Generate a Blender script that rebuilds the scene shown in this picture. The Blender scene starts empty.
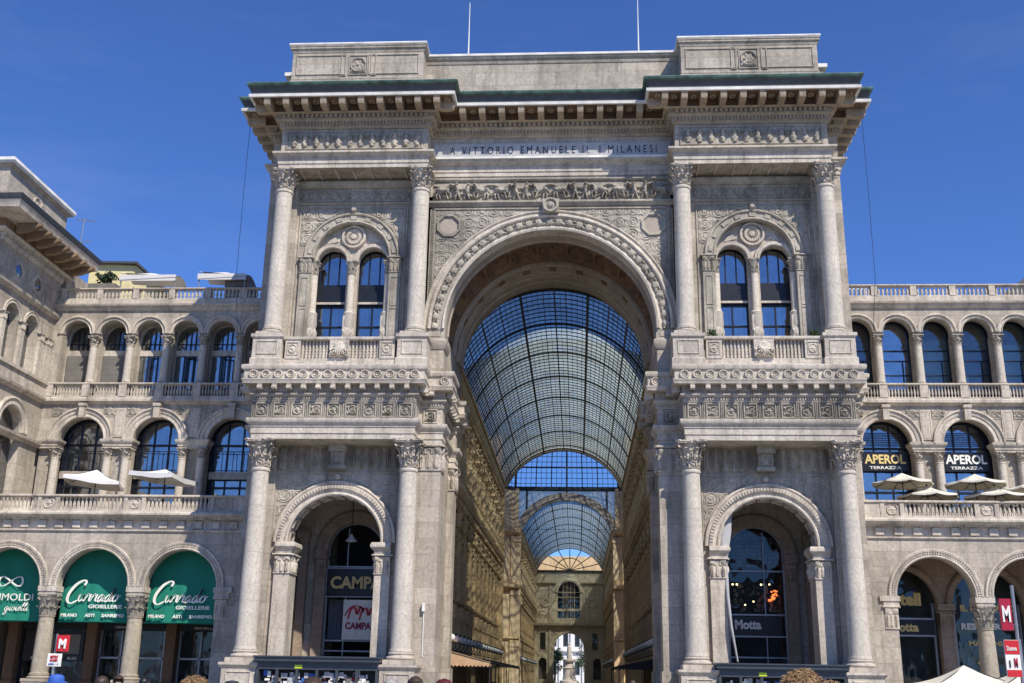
import bpy, bmesh, math, random
from mathutils import Vector, Matrix, noise
random.seed(7)
PI = math.pi
S = bpy.context.scene
C = S.collection

# ------------------------------------------------------------------ helpers
class MB:
    """collects verts / faces (with a material slot) and links them as ONE mesh object"""
    def __init__(s, M=None):
        s.v = []; s.f = []; s.m = []; s.M = M or Matrix.Identity(4); s.mat = 0
    def add(s, vs, fs, mat=None):
        n = len(s.v); M = s.M
        s.v += [tuple(M @ Vector(p)) for p in vs]
        s.f += [tuple(n + i for i in f) for f in fs]
        s.m += [s.mat if mat is None else mat] * len(fs)
    def box(s, x0, x1, y0, y1, z0, z1):
        if x0 > x1: x0, x1 = x1, x0
        s.add([(x0,y0,z0),(x1,y0,z0),(x1,y1,z0),(x0,y1,z0),(x0,y0,z1),(x1,y0,z1),(x1,y1,z1),(x0,y1,z1)],
              [(0,3,2,1),(4,5,6,7),(0,1,5,4),(1,2,6,5),(2,3,7,6),(3,0,4,7)])
    def bevbox(s, x0, x1, y0, y1, z0, z1, b=.04):
        # box whose front (low y) face is chamfered: reads as a cut block
        if x0 > x1: x0, x1 = x1, x0
        s.add([(x0,y1,z0),(x1,y1,z0),(x1,y1,z1),(x0,y1,z1),(x0,y0+b,z0),(x1,y0+b,z0),(x1,y0+b,z1),(x0,y0+b,z1),
               (x0+b,y0,z0+b),(x1-b,y0,z0+b),(x1-b,y0,z1-b),(x0+b,y0,z1-b)],
              [(0,1,2,3),(0,4,5,1),(1,5,6,2),(2,6,7,3),(3,7,4,0),(4,8,9,5),(5,9,10,6),(6,10,11,7),(7,11,8,4),(8,11,10,9)])
    def lathe(s, prof, cx=0, cy=0, cz=0, seg=24, a0=0, a1=2*PI, sc=(1,1)):
        full = abs(a1-a0-2*PI) < 1e-6; n = seg if full else seg+1
        vs = []
        for (r, z) in prof:
            for i in range(n):
                a = a0+(a1-a0)*i/seg
                vs.append((cx+r*math.cos(a)*sc[0], cy+r*math.sin(a)*sc[1], cz+z))
        fs = []
        for j in range(len(prof)-1):
            for i in range(seg):
                k = (i+1) % n if full else i+1
                fs.append((j*n+i, j*n+k, (j+1)*n+k, (j+1)*n+i))
        if full:
            if prof[0][0] > 1e-4: fs.append(tuple(range(n-1, -1, -1)))
            if prof[-1][0] > 1e-4: fs.append(tuple(range((len(prof)-1)*n, len(prof)*n)))
        s.add(vs, fs)
    def prism(s, poly, y0, y1):
        n = len(poly)
        vs = [(x, y0, z) for x, z in poly] + [(x, y1, z) for x, z in poly]
        fs = [tuple(range(n)), tuple(range(2*n-1, n-1, -1))] + [(i, i+n, (i+1) % n+n, (i+1) % n) for i in range(n)]
        s.add(vs, fs)
    def arcsweep(s, cx, cz, prof, a0=0, a1=PI, n=32, closed=True):
        """sweep a profile of (radius, y) about an axis along y"""
        m = len(prof); vs = []
        for i in range(n+1):
            a = a0+(a1-a0)*i/n
            for r, y in prof: vs.append((cx+r*math.cos(a), y, cz+r*math.sin(a)))
        fs = []
        for i in range(n):
            for j in range(m if closed else m-1):
                k = (j+1) % m
                fs.append((i*m+j, i*m+k, (i+1)*m+k, (i+1)*m+j))
        if closed:
            fs.append(tuple(range(m))); fs.append(tuple(n*m+j for j in range(m-1, -1, -1)))
        s.add(vs, fs)
    def sweep(s, path, prof, closed=True, inv=1):
        """sweep profile [(out, z)] along plan polyline, mitred; out is to the right of travel (inv=1)"""
        P = [Vector(p) for p in path]; N = []
        for i in range(len(P)-1):
            d = (P[i+1]-P[i]).normalized(); N.append(Vector((d.y, -d.x))*inv)
        m = len(prof); vs = []
        for i, p in enumerate(P):
            if i == 0: k = N[0]
            elif i == len(P)-1: k = N[-1]
            else: k = (N[i-1]+N[i])/(1+N[i-1].dot(N[i]))
            for o, z in prof: vs.append((p.x+k.x*o, p.y+k.y*o, z))
        fs = []
        for i in range(len(P)-1):
            for j in range(m if closed else m-1):
                k = (j+1) % m
                fs.append((i*m+j, i*m+k, (i+1)*m+k, (i+1)*m+j))
        if closed:
            fs.append(tuple(range(m))); fs.append(tuple((len(P)-1)*m+j for j in range(m-1, -1, -1)))
        s.add(vs, fs)
    def wall(s, x0, x1, z0, z1, y0, y1, ops=(), n=20, back=True):
        """wall slab x0..x1, z0..z1 between y0 (front) and y1 with openings (cx, half, zbot, zspring, arched)"""
        ops = sorted(ops); cur = x0
        def q(a, b, c, d):
            if b-a < 1e-5 or d-c < 1e-5: return
            s.add([(a,y0,c),(b,y0,c),(b,y0,d),(a,y0,d)], [(0,1,2,3)])
            if back: s.add([(a,y1,c),(b,y1,c),(b,y1,d),(a,y1,d)], [(3,2,1,0)])
        for (cx, h, zb, zs, arched) in ops:
            q(cur, cx-h, z0, z1); q(cx-h, cx+h, z0, zb)
            pts = [(cx-h, zs)]
            if arched: pts = [(cx-h*math.cos(PI*i/n), zs+h*math.sin(PI*i/n)) for i in range(n+1)]
            else: pts = [(cx-h, zs), (cx+h, zs)]
            for (a, za), (b, zb2) in zip(pts, pts[1:]):
                s.add([(a,y0,za),(b,y0,zb2),(b,y0,z1),(a,y0,z1)], [(0,1,2,3)])
                if back: s.add([(a,y1,za),(b,y1,zb2),(b,y1,z1),(a,y1,z1)], [(3,2,1,0)])
                s.add([(a,y0,za),(b,y0,zb2),(b,y1,zb2),(a,y1,za)], [(3,2,1,0)])
            s.add([(cx-h,y0,zb),(cx-h,y1,zb),(cx-h,y1,zs),(cx-h,y0,zs)], [(0,1,2,3)])
            s.add([(cx+h,y0,zb),(cx+h,y1,zb),(cx+h,y1,zs),(cx+h,y0,zs)], [(3,2,1,0)])
            if zb > z0: s.add([(cx-h,y0,zb),(cx+h,y0,zb),(cx+h,y1,zb),(cx-h,y1,zb)], [(0,1,2,3)])
            cur = cx+h
        q(cur, x1, z0, z1)
        s.add([(x0,y0,z0),(x0,y1,z0),(x0,y1,z1),(x0,y0,z1)], [(3,2,1,0)])
        s.add([(x1,y0,z0),(x1,y1,z0),(x1,y1,z1),(x1,y0,z1)], [(0,1,2,3)])
        s.add([(x0,y0,z1),(x1,y0,z1),(x1,y1,z1),(x0,y1,z1)], [(0,1,2,3)])
    def relief(s, x0, x1, z0, z1, y, fn, depth, nx, nz):
        vs = []; fs = []
        for j in range(nz+1):
            for i in range(nx+1):
                u = i/nx; v = j/nz
                x = x0+(x1-x0)*u; z = z0+(z1-z0)*v
                e = fn(abs(x1-x0)*u, abs(z1-z0)*v)
                if e is None: vs.append((x, None, z)); continue
                if i in (0, nx) or j in (0, nz): e = 0
                # hand carving and wear: no two leaves alike
                e = max(0, e)*(.72+.5*noise.noise((x*2.3, y, z*2.3)))+.1*noise.noise((x*9, y, z*9))*(e > .02)
                vs.append((x, y-depth*max(0, e), z))
        for j in range(nz):
            for i in range(nx):
                a = j*(nx+1)+i; q = (a, a+1, a+nx+2, a+nx+1)
                if all(vs[t][1] is not None for t in q): fs.append(q)
        used = sorted({t for q in fs for t in q}); ix = {t: n_ for n_, t in enumerate(used)}
        vs = [vs[t] for t in used]; fs = [tuple(ix[t] for t in q) for q in fs]
        s.add(vs, fs)
    def frame(s, x0, x1, z0, z1, y, w=.12, d=.08):
        if x0 > x1: x0, x1 = x1, x0
        s.bevbox(x0, x1, y-d, y+.02, z0, z0+w, .03); s.bevbox(x0, x1, y-d, y+.02, z1-w, z1, .03)
        s.bevbox(x0, x0+w, y-d*.97, y+.02, z0+w, z1-w, .03); s.bevbox(x1-w, x1, y-d*.97, y+.02, z0+w, z1-w, .03)
    def tube(s, pts, r, seg=8):
        P = [Vector(p) for p in pts]; vs = []
        for i, p in enumerate(P):
            d = (P[min(i+1, len(P)-1)]-P[max(i-1, 0)]).normalized()
            a = d.orthogonal().normalized()
            if i and len(vs):
                a = (Vector(la)-d*Vector(la).dot(d)).normalized()
            la = a.copy(); b = d.cross(a)
            rr = r[i] if isinstance(r, (list, tuple)) else r
            for k in range(seg):
                t = 2*PI*k/seg; vs.append(tuple(p+(a*math.cos(t)+b*math.sin(t))*rr))
        fs = [(i*seg+k, i*seg+(k+1) % seg, (i+1)*seg+(k+1) % seg, (i+1)*seg+k) for i in range(len(P)-1) for k in range(seg)]
        fs += [tuple(range(seg-1, -1, -1)), tuple(range((len(P)-1)*seg, len(P)*seg))]
        s.add(vs, fs)

WL = {}     # world location of the helpers' objects
def obj(name, mb, mats, parent=None, loc=None, ang=28, recalc=True, **pr):
    me = bpy.data.meshes.new(name)
    me.from_pydata(mb.v, [], mb.f)
    if not isinstance(mats, (list, tuple)): mats = [mats]
    for m in mats: me.materials.append(m)
    me.polygons.foreach_set('material_index', mb.m)
    if recalc:
        bm = bmesh.new(); bm.from_mesh(me); bmesh.ops.recalc_face_normals(bm, faces=bm.faces); bm.to_mesh(me); bm.free()
    me.polygons.foreach_set('use_smooth', [True]*len(me.polygons))
    me.set_sharp_from_angle(angle=math.radians(ang))
    return link(name, me, parent, loc, **pr)
def link(name, me, parent=None, loc=None, rotz=0, **pr):
    o = bpy.data.objects.new(name, me); C.objects.link(o)
    w = Vector(loc) if loc else Vector((0,0,0))
    WL[o.name] = w
    if parent is not None:
        o.parent = parent; o.location = w-WL[parent.name]
    else: o.location = w
    o.rotation_euler = (0, 0, rotz)
    for k, v in pr.items(): o[k] = v
    return o
def thing(name, label, cat, loc=(0,0,0), group=None, rotz=0):
    o = bpy.data.objects.new(name, None); C.objects.link(o); o.empty_display_size = .3
    o.location = loc; WL[o.name] = Vector(loc); o['label'] = label; o['category'] = cat; o.rotation_euler = (0,0,rotz)
    if group: o['group'] = group
    return o
def tag(o, label, cat, group=None):
    o['label'] = label; o['category'] = cat
    if group: o['group'] = group
    return o
def copytree(src, parent, loc, label=None, group=None, rotz=None):
    c = src.copy(); C.objects.link(c)
    WL[c.name] = Vector(loc); c.parent = parent
    c.location = Vector(loc)-(WL[parent.name] if parent else Vector((0,0,0)))
    if rotz is not None: c.rotation_euler = (0,0,rotz)
    if label: c['label'] = label
    if group: c['group'] = group
    def rec(a, b):
        for ch in [o for o in kids.get(a.name, [])]:
            d = ch.copy(); C.objects.link(d); d.parent = b; rec(ch, d)
    kids = {}
    for o in list(C.objects):
        if o.parent: kids.setdefault(o.parent.name, []).append(o)
    rec(src, c)
    return c

# ------------------------------------------------------------------ materials
def mat(name):
    m = bpy.data.materials.new(name); m.use_nodes = True
    nt = m.node_tree; b = nt.nodes['Principled BSDF']
    return m, nt, b
def N(nt, t, **k):
    n = nt.nodes.new(t)
    for a, v in k.items():
        if a in n.inputs.keys(): n.inputs[a].default_value = v
        else: setattr(n, a, v)
    return n
def plain(name, col, rough=.6, metal=0, var=.12, scale=2.5, bump=.15, bs=30, spec=.4, emit=0):
    m, nt, b = mat(name); L = nt.links.new
    b.inputs['Roughness'].default_value = rough; b.inputs['Metallic'].default_value = metal
    b.inputs['Specular IOR Level'].default_value = spec
    tc = N(nt, 'ShaderNodeTexCoord')
    n = N(nt, 'ShaderNodeTexNoise', Scale=scale, Detail=5.0); L(tc.outputs['Object'], n.inputs['Vector'])
    mr = N(nt, 'ShaderNodeMapRange'); mr.inputs[3].default_value = 1-var; mr.inputs[4].default_value = 1+var
    mr.inputs[1].default_value = .3; mr.inputs[2].default_value = .7
    L(n.outputs[0], mr.inputs[0])
    mx = N(nt, 'ShaderNodeMix', data_type='RGBA', blend_type='MULTIPLY'); mx.inputs[0].default_value = 1
    mx.inputs[6].default_value = (*col, 1); L(mr.outputs[0], mx.inputs[7]); L(mx.outputs[2], b.inputs['Base Color'])
    if bump:
        n2 = N(nt, 'ShaderNodeTexNoise', Scale=bs, Detail=4.0); L(tc.outputs['Object'], n2.inputs['Vector'])
        bp = N(nt, 'ShaderNodeBump', Strength=bump, Distance=.02); L(n2.outputs[0], bp.inputs['Height']); L(bp.outputs[0], b.inputs['Normal'])
    if emit:
        b.inputs['Emission Color'].default_value = (*col, 1); b.inputs['Emission Strength'].default_value = emit
    return m
def stone(name, c1, c2, dirt=(.13,.115,.09), joints=(1.9, .62), jstr=1.0, dirtamt=.55, rough=.8, carve=0, axis=0):
    """weathered block stone: tone patches per block, veins, drip stains, joints"""
    m, nt, b = mat(name); L = nt.links.new
    b.inputs['Roughness'].default_value = rough; b.inputs['Specular IOR Level'].default_value = .25
    tc = N(nt, 'ShaderNodeTexCoord'); sp = N(nt, 'ShaderNodeSeparateXYZ'); L(tc.outputs['Object'], sp.inputs[0])
    ad = N(nt, 'ShaderNodeMath', operation='ADD'); L(sp.outputs[0], ad.inputs[0]); L(sp.outputs[1], ad.inputs[1])
    cb = N(nt, 'ShaderNodeCombineXYZ'); L(ad.outputs[0], cb.inputs[0]); L(sp.outputs[2], cb.inputs[1])
    br = N(nt, 'ShaderNodeTexBrick'); L(cb.outputs[0], br.inputs['Vector'])
    br.inputs['Scale'].default_value = 1; br.inputs['Brick Width'].default_value = joints[0]; br.inputs['Row Height'].default_value = joints[1]
    br.inputs['Mortar Size'].default_value = .012; br.inputs['Mortar Smooth'].default_value = .3
    br.inputs['Color1'].default_value = (.0,.0,.0,1); br.inputs['Color2'].default_value = (1,1,1,1); br.inputs['Mortar'].default_value = (.5,.5,.5,1)
    n1 = N(nt, 'ShaderNodeTexNoise', Scale=.35, Detail=6.0, Roughness=.65); L(tc.outputs['Object'], n1.inputs['Vector'])
    r1 = N(nt, 'ShaderNodeMapRange'); r1.inputs[1].default_value = .35; r1.inputs[2].default_value = .65; L(n1.outputs[0], r1.inputs[0])
    a1 = N(nt, 'ShaderNodeMath', operation='MULTIPLY'); L(br.outputs['Color'], a1.inputs[0]); a1.inputs[1].default_value = .45*jstr
    a2 = N(nt, 'ShaderNodeMath', operation='MULTIPLY_ADD'); L(r1.outputs[0], a2.inputs[0]); a2.inputs[1].default_value = 1-.45*jstr; L(a1.outputs[0], a2.inputs[2])
    mx = N(nt, 'ShaderNodeMix', data_type='RGBA'); L(a2.outputs[0], mx.inputs[0]); mx.inputs[6].default_value = (*c1,1); mx.inputs[7].default_value = (*c2,1)
    # drip stains and blotches
    mp = N(nt, 'ShaderNodeMapping'); mp.inputs['Scale'].default_value = (1.6,1.6,.22); L(tc.outputs['Object'], mp.inputs[0])
    n2 = N(nt, 'ShaderNodeTexNoise', Scale=1.0, Detail=8.0, Roughness=.72); L(mp.outputs[0], n2.inputs['Vector'])
    r2 = N(nt, 'ShaderNodeMapRange'); r2.inputs[1].default_value = .47; r2.inputs[2].default_value = .7; r2.inputs[4].default_value = dirtamt; L(n2.outputs[0], r2.inputs[0])
    m2 = N(nt, 'ShaderNodeMix', data_type='RGBA'); L(r2.outputs[0], m2.inputs[0]); L(mx.outputs[2], m2.inputs[6]); m2.inputs[7].default_value = (*dirt,1)
    n4 = N(nt, 'ShaderNodeTexNoise', Scale=5.5, Detail=8.0, Roughness=.75); L(tc.outputs['Object'], n4.inputs['Vector'])
    r4 = N(nt, 'ShaderNodeMapRange'); r4.inputs[1].default_value = .3; r4.inputs[2].default_value = .7; r4.inputs[3].default_value = .7; r4.inputs[4].default_value = 1.26; L(n4.outputs[0], r4.inputs[0])
    m3 = N(nt, 'ShaderNodeMix', data_type='RGBA', blend_type='MULTIPLY'); m3.inputs[0].default_value = 1; L(m2.outputs[2], m3.inputs[6]); L(r4.outputs[0], m3.inputs[7])
    m4 = N(nt, 'ShaderNodeMix', data_type='RGBA', blend_type='MULTIPLY'); L(br.outputs['Fac'], m4.inputs[0]); L(m3.outputs[2], m4.inputs[6])
    m4.inputs[7].default_value = (.60,.57,.54,1) if jstr > 0 else (1,1,1,1)
    L(m4.outputs[2], b.inputs['Base Color'])
    n3 = N(nt, 'ShaderNodeTexNoise', Scale=14.0, Detail=6.0, Roughness=.7); L(tc.outputs['Object'], n3.inputs['Vector'])
    bp = N(nt, 'ShaderNodeBump', Strength=.35, Distance=.03); L(n3.outputs[0], bp.inputs['Height'])
    last = bp
    if carve:
        vo = N(nt, 'ShaderNodeTexVoronoi', Scale=carve, feature='SMOOTH_F1'); L(tc.outputs['Object'], vo.inputs['Vector'])
        b2 = N(nt, 'ShaderNodeBump', Strength=1.0, Distance=.16, invert=True); L(vo.outputs['Distance'], b2.inputs['Height']); L(bp.outputs[0], b2.inputs['Normal']); last = b2
    L(last.outputs[0], b.inputs['Normal'])
    return m
M = {}
M['stone'] = stone('pale_marble', (.55,.485,.395), (.31,.27,.215), dirtamt=.6, jstr=1.15, joints=(2.6,.9))
M['stone_pink'] = stone('rosy_marble', (.50,.41,.335), (.37,.30,.25), dirtamt=.5)
M['carved'] = stone('carved_marble', (.50,.45,.365), (.26,.235,.19), jstr=0, dirtamt=.7)
M['finecarved'] = stone('finely_carved_marble', (.60,.535,.44), (.36,.315,.255), jstr=0, dirtamt=.6, carve=7)
M['relief'] = stone('deep_carved_marble', (.52,.475,.40), (.34,.31,.265), jstr=0, dirtamt=.6, carve=5)
M['column'] = stone('column_granite', (.61,.555,.46), (.47,.42,.35), joints=(9,2.6), jstr=.5, dirtamt=.3)
M['trim'] = stone('trim_marble', (.66,.59,.485), (.43,.375,.305), joints=(2.6,4.0), jstr=.4, dirtamt=.6)
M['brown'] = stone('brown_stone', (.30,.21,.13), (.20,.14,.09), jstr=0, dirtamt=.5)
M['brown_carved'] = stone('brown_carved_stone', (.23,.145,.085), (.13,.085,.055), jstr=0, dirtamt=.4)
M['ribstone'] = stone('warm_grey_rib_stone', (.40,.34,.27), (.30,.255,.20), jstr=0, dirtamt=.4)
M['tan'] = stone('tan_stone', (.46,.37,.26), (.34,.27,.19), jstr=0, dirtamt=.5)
M['cream_wall'] = stone('cream_plaster', (.80,.70,.50), (.62,.52,.35), joints=(2.2,.9), jstr=.2, dirtamt=.3)
M['gold'] = stone('ochre_plaster', (.80,.60,.35), (.60,.43,.24), joints=(2.2,.9), jstr=.3, dirtamt=.3)
M['gold_carved'] = stone('ochre_carved_plaster', (.84,.66,.40), (.56,.41,.23), jstr=0, dirtamt=.5, carve=4)
M['darkstone'] = stone('grey_green_stone', (.23,.22,.19), (.17,.165,.15), jstr=.4)
M['wood'] = stone('brown_wood_pier', (.22,.13,.075), (.15,.09,.05), jstr=0)
M['copper'] = plain('green_copper', (.06,.115,.095), .6, .0, .55, 2.2, .3, 12)
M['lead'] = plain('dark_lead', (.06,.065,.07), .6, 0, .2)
M['white'] = plain('white_paint', (.75,.74,.70), .6)
M['whitegrime'] = plain('bleached_coping', (.68,.66,.60), .8, 0, .22, 1.1)
M['iron'] = plain('dark_iron', (.045,.05,.05), .5, .3, .2)
M['bronze'] = plain('dark_metal_frame', (.018,.02,.026), .4, .3, .2)
M['alu'] = plain('grey_metal', (.33,.34,.35), .4, .6)
M['black'] = plain('black_paint', (.012,.012,.014), .35)
M['lettergold'] = plain('cream_gold_letters', (.72,.55,.22), .5)
M['letterwhite'] = plain('cream_letters', (.82,.80,.72), .5)
M['green'] = plain('green_canvas', (.008,.19,.125), .75, 0, .12, .8, .12, 60)
M['canvas'] = plain('white_canvas', (.66,.65,.63), .85, 0, .06, .8, .1, 40)
M['cream'] = plain('cream_canvas', (.66,.62,.52), .85, 0, .06, .8, .1, 40)
M['orange'] = plain('faded_orange_canvas', (.50,.33,.20), .8)
M['drape'] = plain('grey_white_sheet', (.36,.36,.36), .9)
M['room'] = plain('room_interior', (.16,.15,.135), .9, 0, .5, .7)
M['red'] = plain('red_enamel', (.55,.025,.03), .35)
M['darkred'] = plain('dark_red_enamel', (.36,.015,.04), .35)
M['kiosk'] = plain('kiosk_grey_metal', (.075,.085,.095), .4, .4)
M['kioskdark'] = plain('kiosk_inside', (.02,.022,.025), .7)
M['yellow'] = plain('yellow_plaster', (.66,.58,.30), .8)
M['leaf'] = plain('leaf_green', (.045,.085,.022), .6, 0, .4, 3)
M['leafdark'] = plain('dark_leaf_green', (.02,.04,.014), .6, 0, .4, 3)
M['bark'] = plain('bark', (.09,.065,.045), .9)
M['globe'] = plain('opal_glass', (.7,.7,.68), .15, 0, .03, spec=.6)
M['curtain'] = plain('white_curtain', (.62,.62,.60), .9)
M['blind'] = plain('grey_brown_blind', (.20,.185,.16), .8, 0, .15, 1)
M['blue'] = plain('blue_cloth', (.04,.12,.42), .7)
M['teal'] = plain('teal_items', (.05,.25,.3), .5)
M['lime'] = plain('lime_sticker', (.6,.72,.05), .5)
M['inscr'] = stone('inscription_slab', (.46,.46,.45), (.39,.39,.385), jstr=0, dirtamt=.15)
M['lettering'] = plain('dark_lettering', (.02,.025,.035), .6)

def glass_dark(name, tint, trans=.25, rough=.03, ior=1.9, add=.08):
    """window pane: clear dark glass, mirror-like at the surface, slightly wavy"""
    m, nt, b = mat(name); L = nt.links.new; nt.nodes.remove(b)
    out = nt.nodes['Material Output']
    gl = N(nt, 'ShaderNodeBsdfGlossy', Roughness=rough); gl.inputs['Color'].default_value = (.92,.95,1,1)
    tr = N(nt, 'ShaderNodeBsdfTransparent'); tr.inputs['Color'].default_value = (*tint,1)
    df = N(nt, 'ShaderNodeBsdfDiffuse'); df.inputs['Color'].default_value = (.02,.024,.03,1)
    m1 = N(nt, 'ShaderNodeMixShader'); m1.inputs[0].default_value = 1-trans; L(tr.outputs[0], m1.inputs[1]); L(df.outputs[0], m1.inputs[2])
    lw = N(nt, 'ShaderNodeFresnel', IOR=ior)
    tc = N(nt, 'ShaderNodeTexCoord'); n = N(nt, 'ShaderNodeTexNoise', Scale=.9, Detail=1.0); L(tc.outputs['Object'], n.inputs['Vector'])
    bp = N(nt, 'ShaderNodeBump', Strength=.12, Distance=.25); L(n.outputs[0], bp.inputs['Height']); L(bp.outputs[0], gl.inputs['Normal'])
    ad = N(nt, 'ShaderNodeMath', operation='ADD'); ad.inputs[1].default_value = add; L(lw.outputs[0], ad.inputs[0])
    m2 = N(nt, 'ShaderNodeMixShader'); L(ad.outputs[0], m2.inputs[0]); L(m1.outputs[0], m2.inputs[1]); L(gl.outputs[0], m2.inputs[2])
    L(m2.outputs[0], out.inputs[0]); return m
M['glass'] = glass_dark('window_glass', (.90,.94,.94), .97, .03, 2.1, .1)
M['midglass'] = glass_dark('loggia_glass', (.90,.94,.94), .97, .03, 1.5, .03)
M['shopglass'] = glass_dark('shop_glass', (.78,.83,.84), .93, .03, 1.33, .01)
def roof_glass():
    m, nt, b = mat('roof_glass'); L = nt.links.new; nt.nodes.remove(b); out = nt.nodes['Material Output']
    tr = N(nt, 'ShaderNodeBsdfTransparent'); tr.inputs['Color'].default_value = (.72,.77,.74,1)
    tl = N(nt, 'ShaderNodeBsdfTranslucent'); tl.inputs['Color'].default_value = (.46,.54,.50,1)
    df = N(nt, 'ShaderNodeBsdfDiffuse'); df.inputs['Color'].default_value = (.36,.39,.34,1)
    tc = N(nt, 'ShaderNodeTexCoord'); n = N(nt, 'ShaderNodeTexNoise', Scale=.22, Detail=7.0, Roughness=.7); L(tc.outputs['Object'], n.inputs['Vector'])
    sp = N(nt, 'ShaderNodeSeparateXYZ'); L(tc.outputs['Object'], sp.inputs[0])
    # lapped pane rows: every pane has its own amount of grime
    ch = N(nt, 'ShaderNodeTexVoronoi', Scale=1.0, distance='CHEBYCHEV')
    ch.inputs['Randomness'].default_value = .25
    mp = N(nt, 'ShaderNodeMapping'); mp.inputs['Scale'].default_value = (1.6,4.4,1.6); L(tc.outputs['Object'], mp.inputs[0]); L(mp.outputs[0], ch.inputs['Vector'])
    sc = N(nt, 'ShaderNodeSeparateColor'); L(ch.outputs['Color'], sc.inputs[0])
    a = N(nt, 'ShaderNodeMath', operation='MULTIPLY_ADD'); L(sc.outputs[0], a.inputs[0]); a.inputs[1].default_value = .28; L(n.outputs[0], a.inputs[2])
    r = N(nt, 'ShaderNodeMapRange'); r.inputs[1].default_value = .35; r.inputs[2].default_value = .95; r.inputs[3].default_value = .38; r.inputs[4].default_value = .95; L(a.outputs[0], r.inputs[0])
    m0 = N(nt, 'ShaderNodeMixShader'); m0.inputs[0].default_value = .25; L(tl.outputs[0], m0.inputs[1]); L(df.outputs[0], m0.inputs[2])
    m1 = N(nt, 'ShaderNodeMixShader'); L(r.outputs[0], m1.inputs[0]); L(tr.outputs[0], m1.inputs[1]); L(m0.outputs[0], m1.inputs[2])
    L(m1.outputs[0], out.inputs[0]); return m
M['roofglass'] = roof_glass()
def frost():
    m, nt, b = mat('frosted_glass'); L = nt.links.new; nt.nodes.remove(b); out = nt.nodes['Material Output']
    tr = N(nt, 'ShaderNodeBsdfTransparent'); tl = N(nt, 'ShaderNodeBsdfTranslucent'); tl.inputs['Color'].default_value = (.62,.68,.62,1)
    df = N(nt, 'ShaderNodeBsdfDiffuse'); df.inputs['Color'].default_value = (.3,.34,.31,1)
    a = N(nt, 'ShaderNodeMixShader'); a.inputs[0].default_value = .5; L(tl.outputs[0], a.inputs[1]); L(df.outputs[0], a.inputs[2])
    m1 = N(nt, 'ShaderNodeMixShader'); m1.inputs[0].default_value = .85; L(tr.outputs[0], m1.inputs[1]); L(a.outputs[0], m1.inputs[2]); L(m1.outputs[0], out.inputs[0]); return m
M['frost'] = frost()
def clear_glass():
    m, nt, b = mat('dome_glass'); L = nt.links.new; nt.nodes.remove(b); out = nt.nodes['Material Output']
    tr = N(nt, 'ShaderNodeBsdfTransparent'); tr.inputs['Color'].default_value = (.70,.80,.86,1)
    tl = N(nt, 'ShaderNodeBsdfTranslucent'); tl.inputs['Color'].default_value = (.5,.52,.5,1)
    m1 = N(nt, 'ShaderNodeMixShader'); m1.inputs[0].default_value = .12; L(tr.outputs[0], m1.inputs[1]); L(tl.outputs[0], m1.inputs[2])
    L(m1.outputs[0], out.inputs[0]); return m
M['domeglass'] = clear_glass()
M['brown_awn'] = plain('brown_canvas', (.20,.13,.08), .85)
M['darkawn'] = plain('dark_canvas', (.035,.035,.04), .85)
def paving():
    m, nt, b = mat('plaza_paving'); L = nt.links.new
    tc = N(nt, 'ShaderNodeTexCoord'); br = N(nt, 'ShaderNodeTexBrick'); L(tc.outputs['Object'], br.inputs['Vector'])
    br.inputs['Scale'].default_value = 1; br.inputs['Brick Width'].default_value = 1.2; br.inputs['Row Height'].default_value = .6; br.inputs['Mortar Size'].default_value = .012
    br.inputs['Color1'].default_value = (.33,.31,.28,1); br.inputs['Color2'].default_value = (.26,.245,.225,1); br.inputs['Mortar'].default_value = (.1,.1,.095,1)
    n = N(nt, 'ShaderNodeTexNoise', Scale=.4, Detail=7.0); L(tc.outputs['Object'], n.inputs['Vector'])
    mx = N(nt, 'ShaderNodeMix', data_type='RGBA', blend_type='MULTIPLY'); mx.inputs[0].default_value = .5; L(br.outputs[0], mx.inputs[6]); L(n.outputs[0], mx.inputs[7])
    L(mx.outputs[2], b.inputs['Base Color']); b.inputs['Roughness'].default_value = .7; return m
M['paving'] = paving()

# ------------------------------------------------------------------ carved patterns (height 0..1)
def sm(x): x = max(0., min(1., x)); return x*x*(3-2*x)
def dome(d, r): return math.sqrt(max(0., 1-(d/r)**2)) if d < r else 0.
def seg(px, pz, a, b, r0, r1):
    dx, dz = b[0]-a[0], b[1]-a[1]; L2 = dx*dx+dz*dz or 1e-9
    t = max(0., min(1., ((px-a[0])*dx+(pz-a[1])*dz)/L2))
    return dome(math.hypot(px-a[0]-dx*t, pz-a[1]-dz*t), r0+(r1-r0)*t)
def rosettes(cell, h):
    def f(x, z):
        k_ = int(x//cell); u = (x % cell)-cell/2+.05*cell*math.sin(k_*7.3); v = z-h/2; r = math.hypot(u, v); t = math.atan2(v, u); R = min(cell, h)*.46
        e = .55*dome(r, R*(.72+.22*math.cos(6*t)))*(.6+.4*abs(math.cos(6*t)))
        e = max(e, dome(r, R*.26)); e = max(e, .7*dome(abs(r-R*1.02), R*.1))
        return e
    return f
def scrolls(cell, h):
    def f(x, z):
        k = int(x//cell); u = (x % cell)-cell/2; v = z-h/2
        if k % 2: v = -v
        r = math.hypot(u, v); t = math.atan2(v, u)+1.7*math.sin(k*5.1); R = min(cell, h)*.48
        e = dome(abs(((r/R*2.2+t/(2*PI)+.5) % 1)-.5), .3)*(.9 if r < R else 0)
        stem = abs(v-(h*.33)*math.sin(PI*u/cell)); e = max(e, dome(stem, h*.09)*.8)
        e = max(e, .7*dome(math.hypot(abs(u)-cell*.46, v+h*.2), h*.17), .6*dome(math.hypot(abs(u)-cell*.4, v-h*.27), h*.14))
        return max(e, dome(r, R*.22))
    return f
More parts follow.
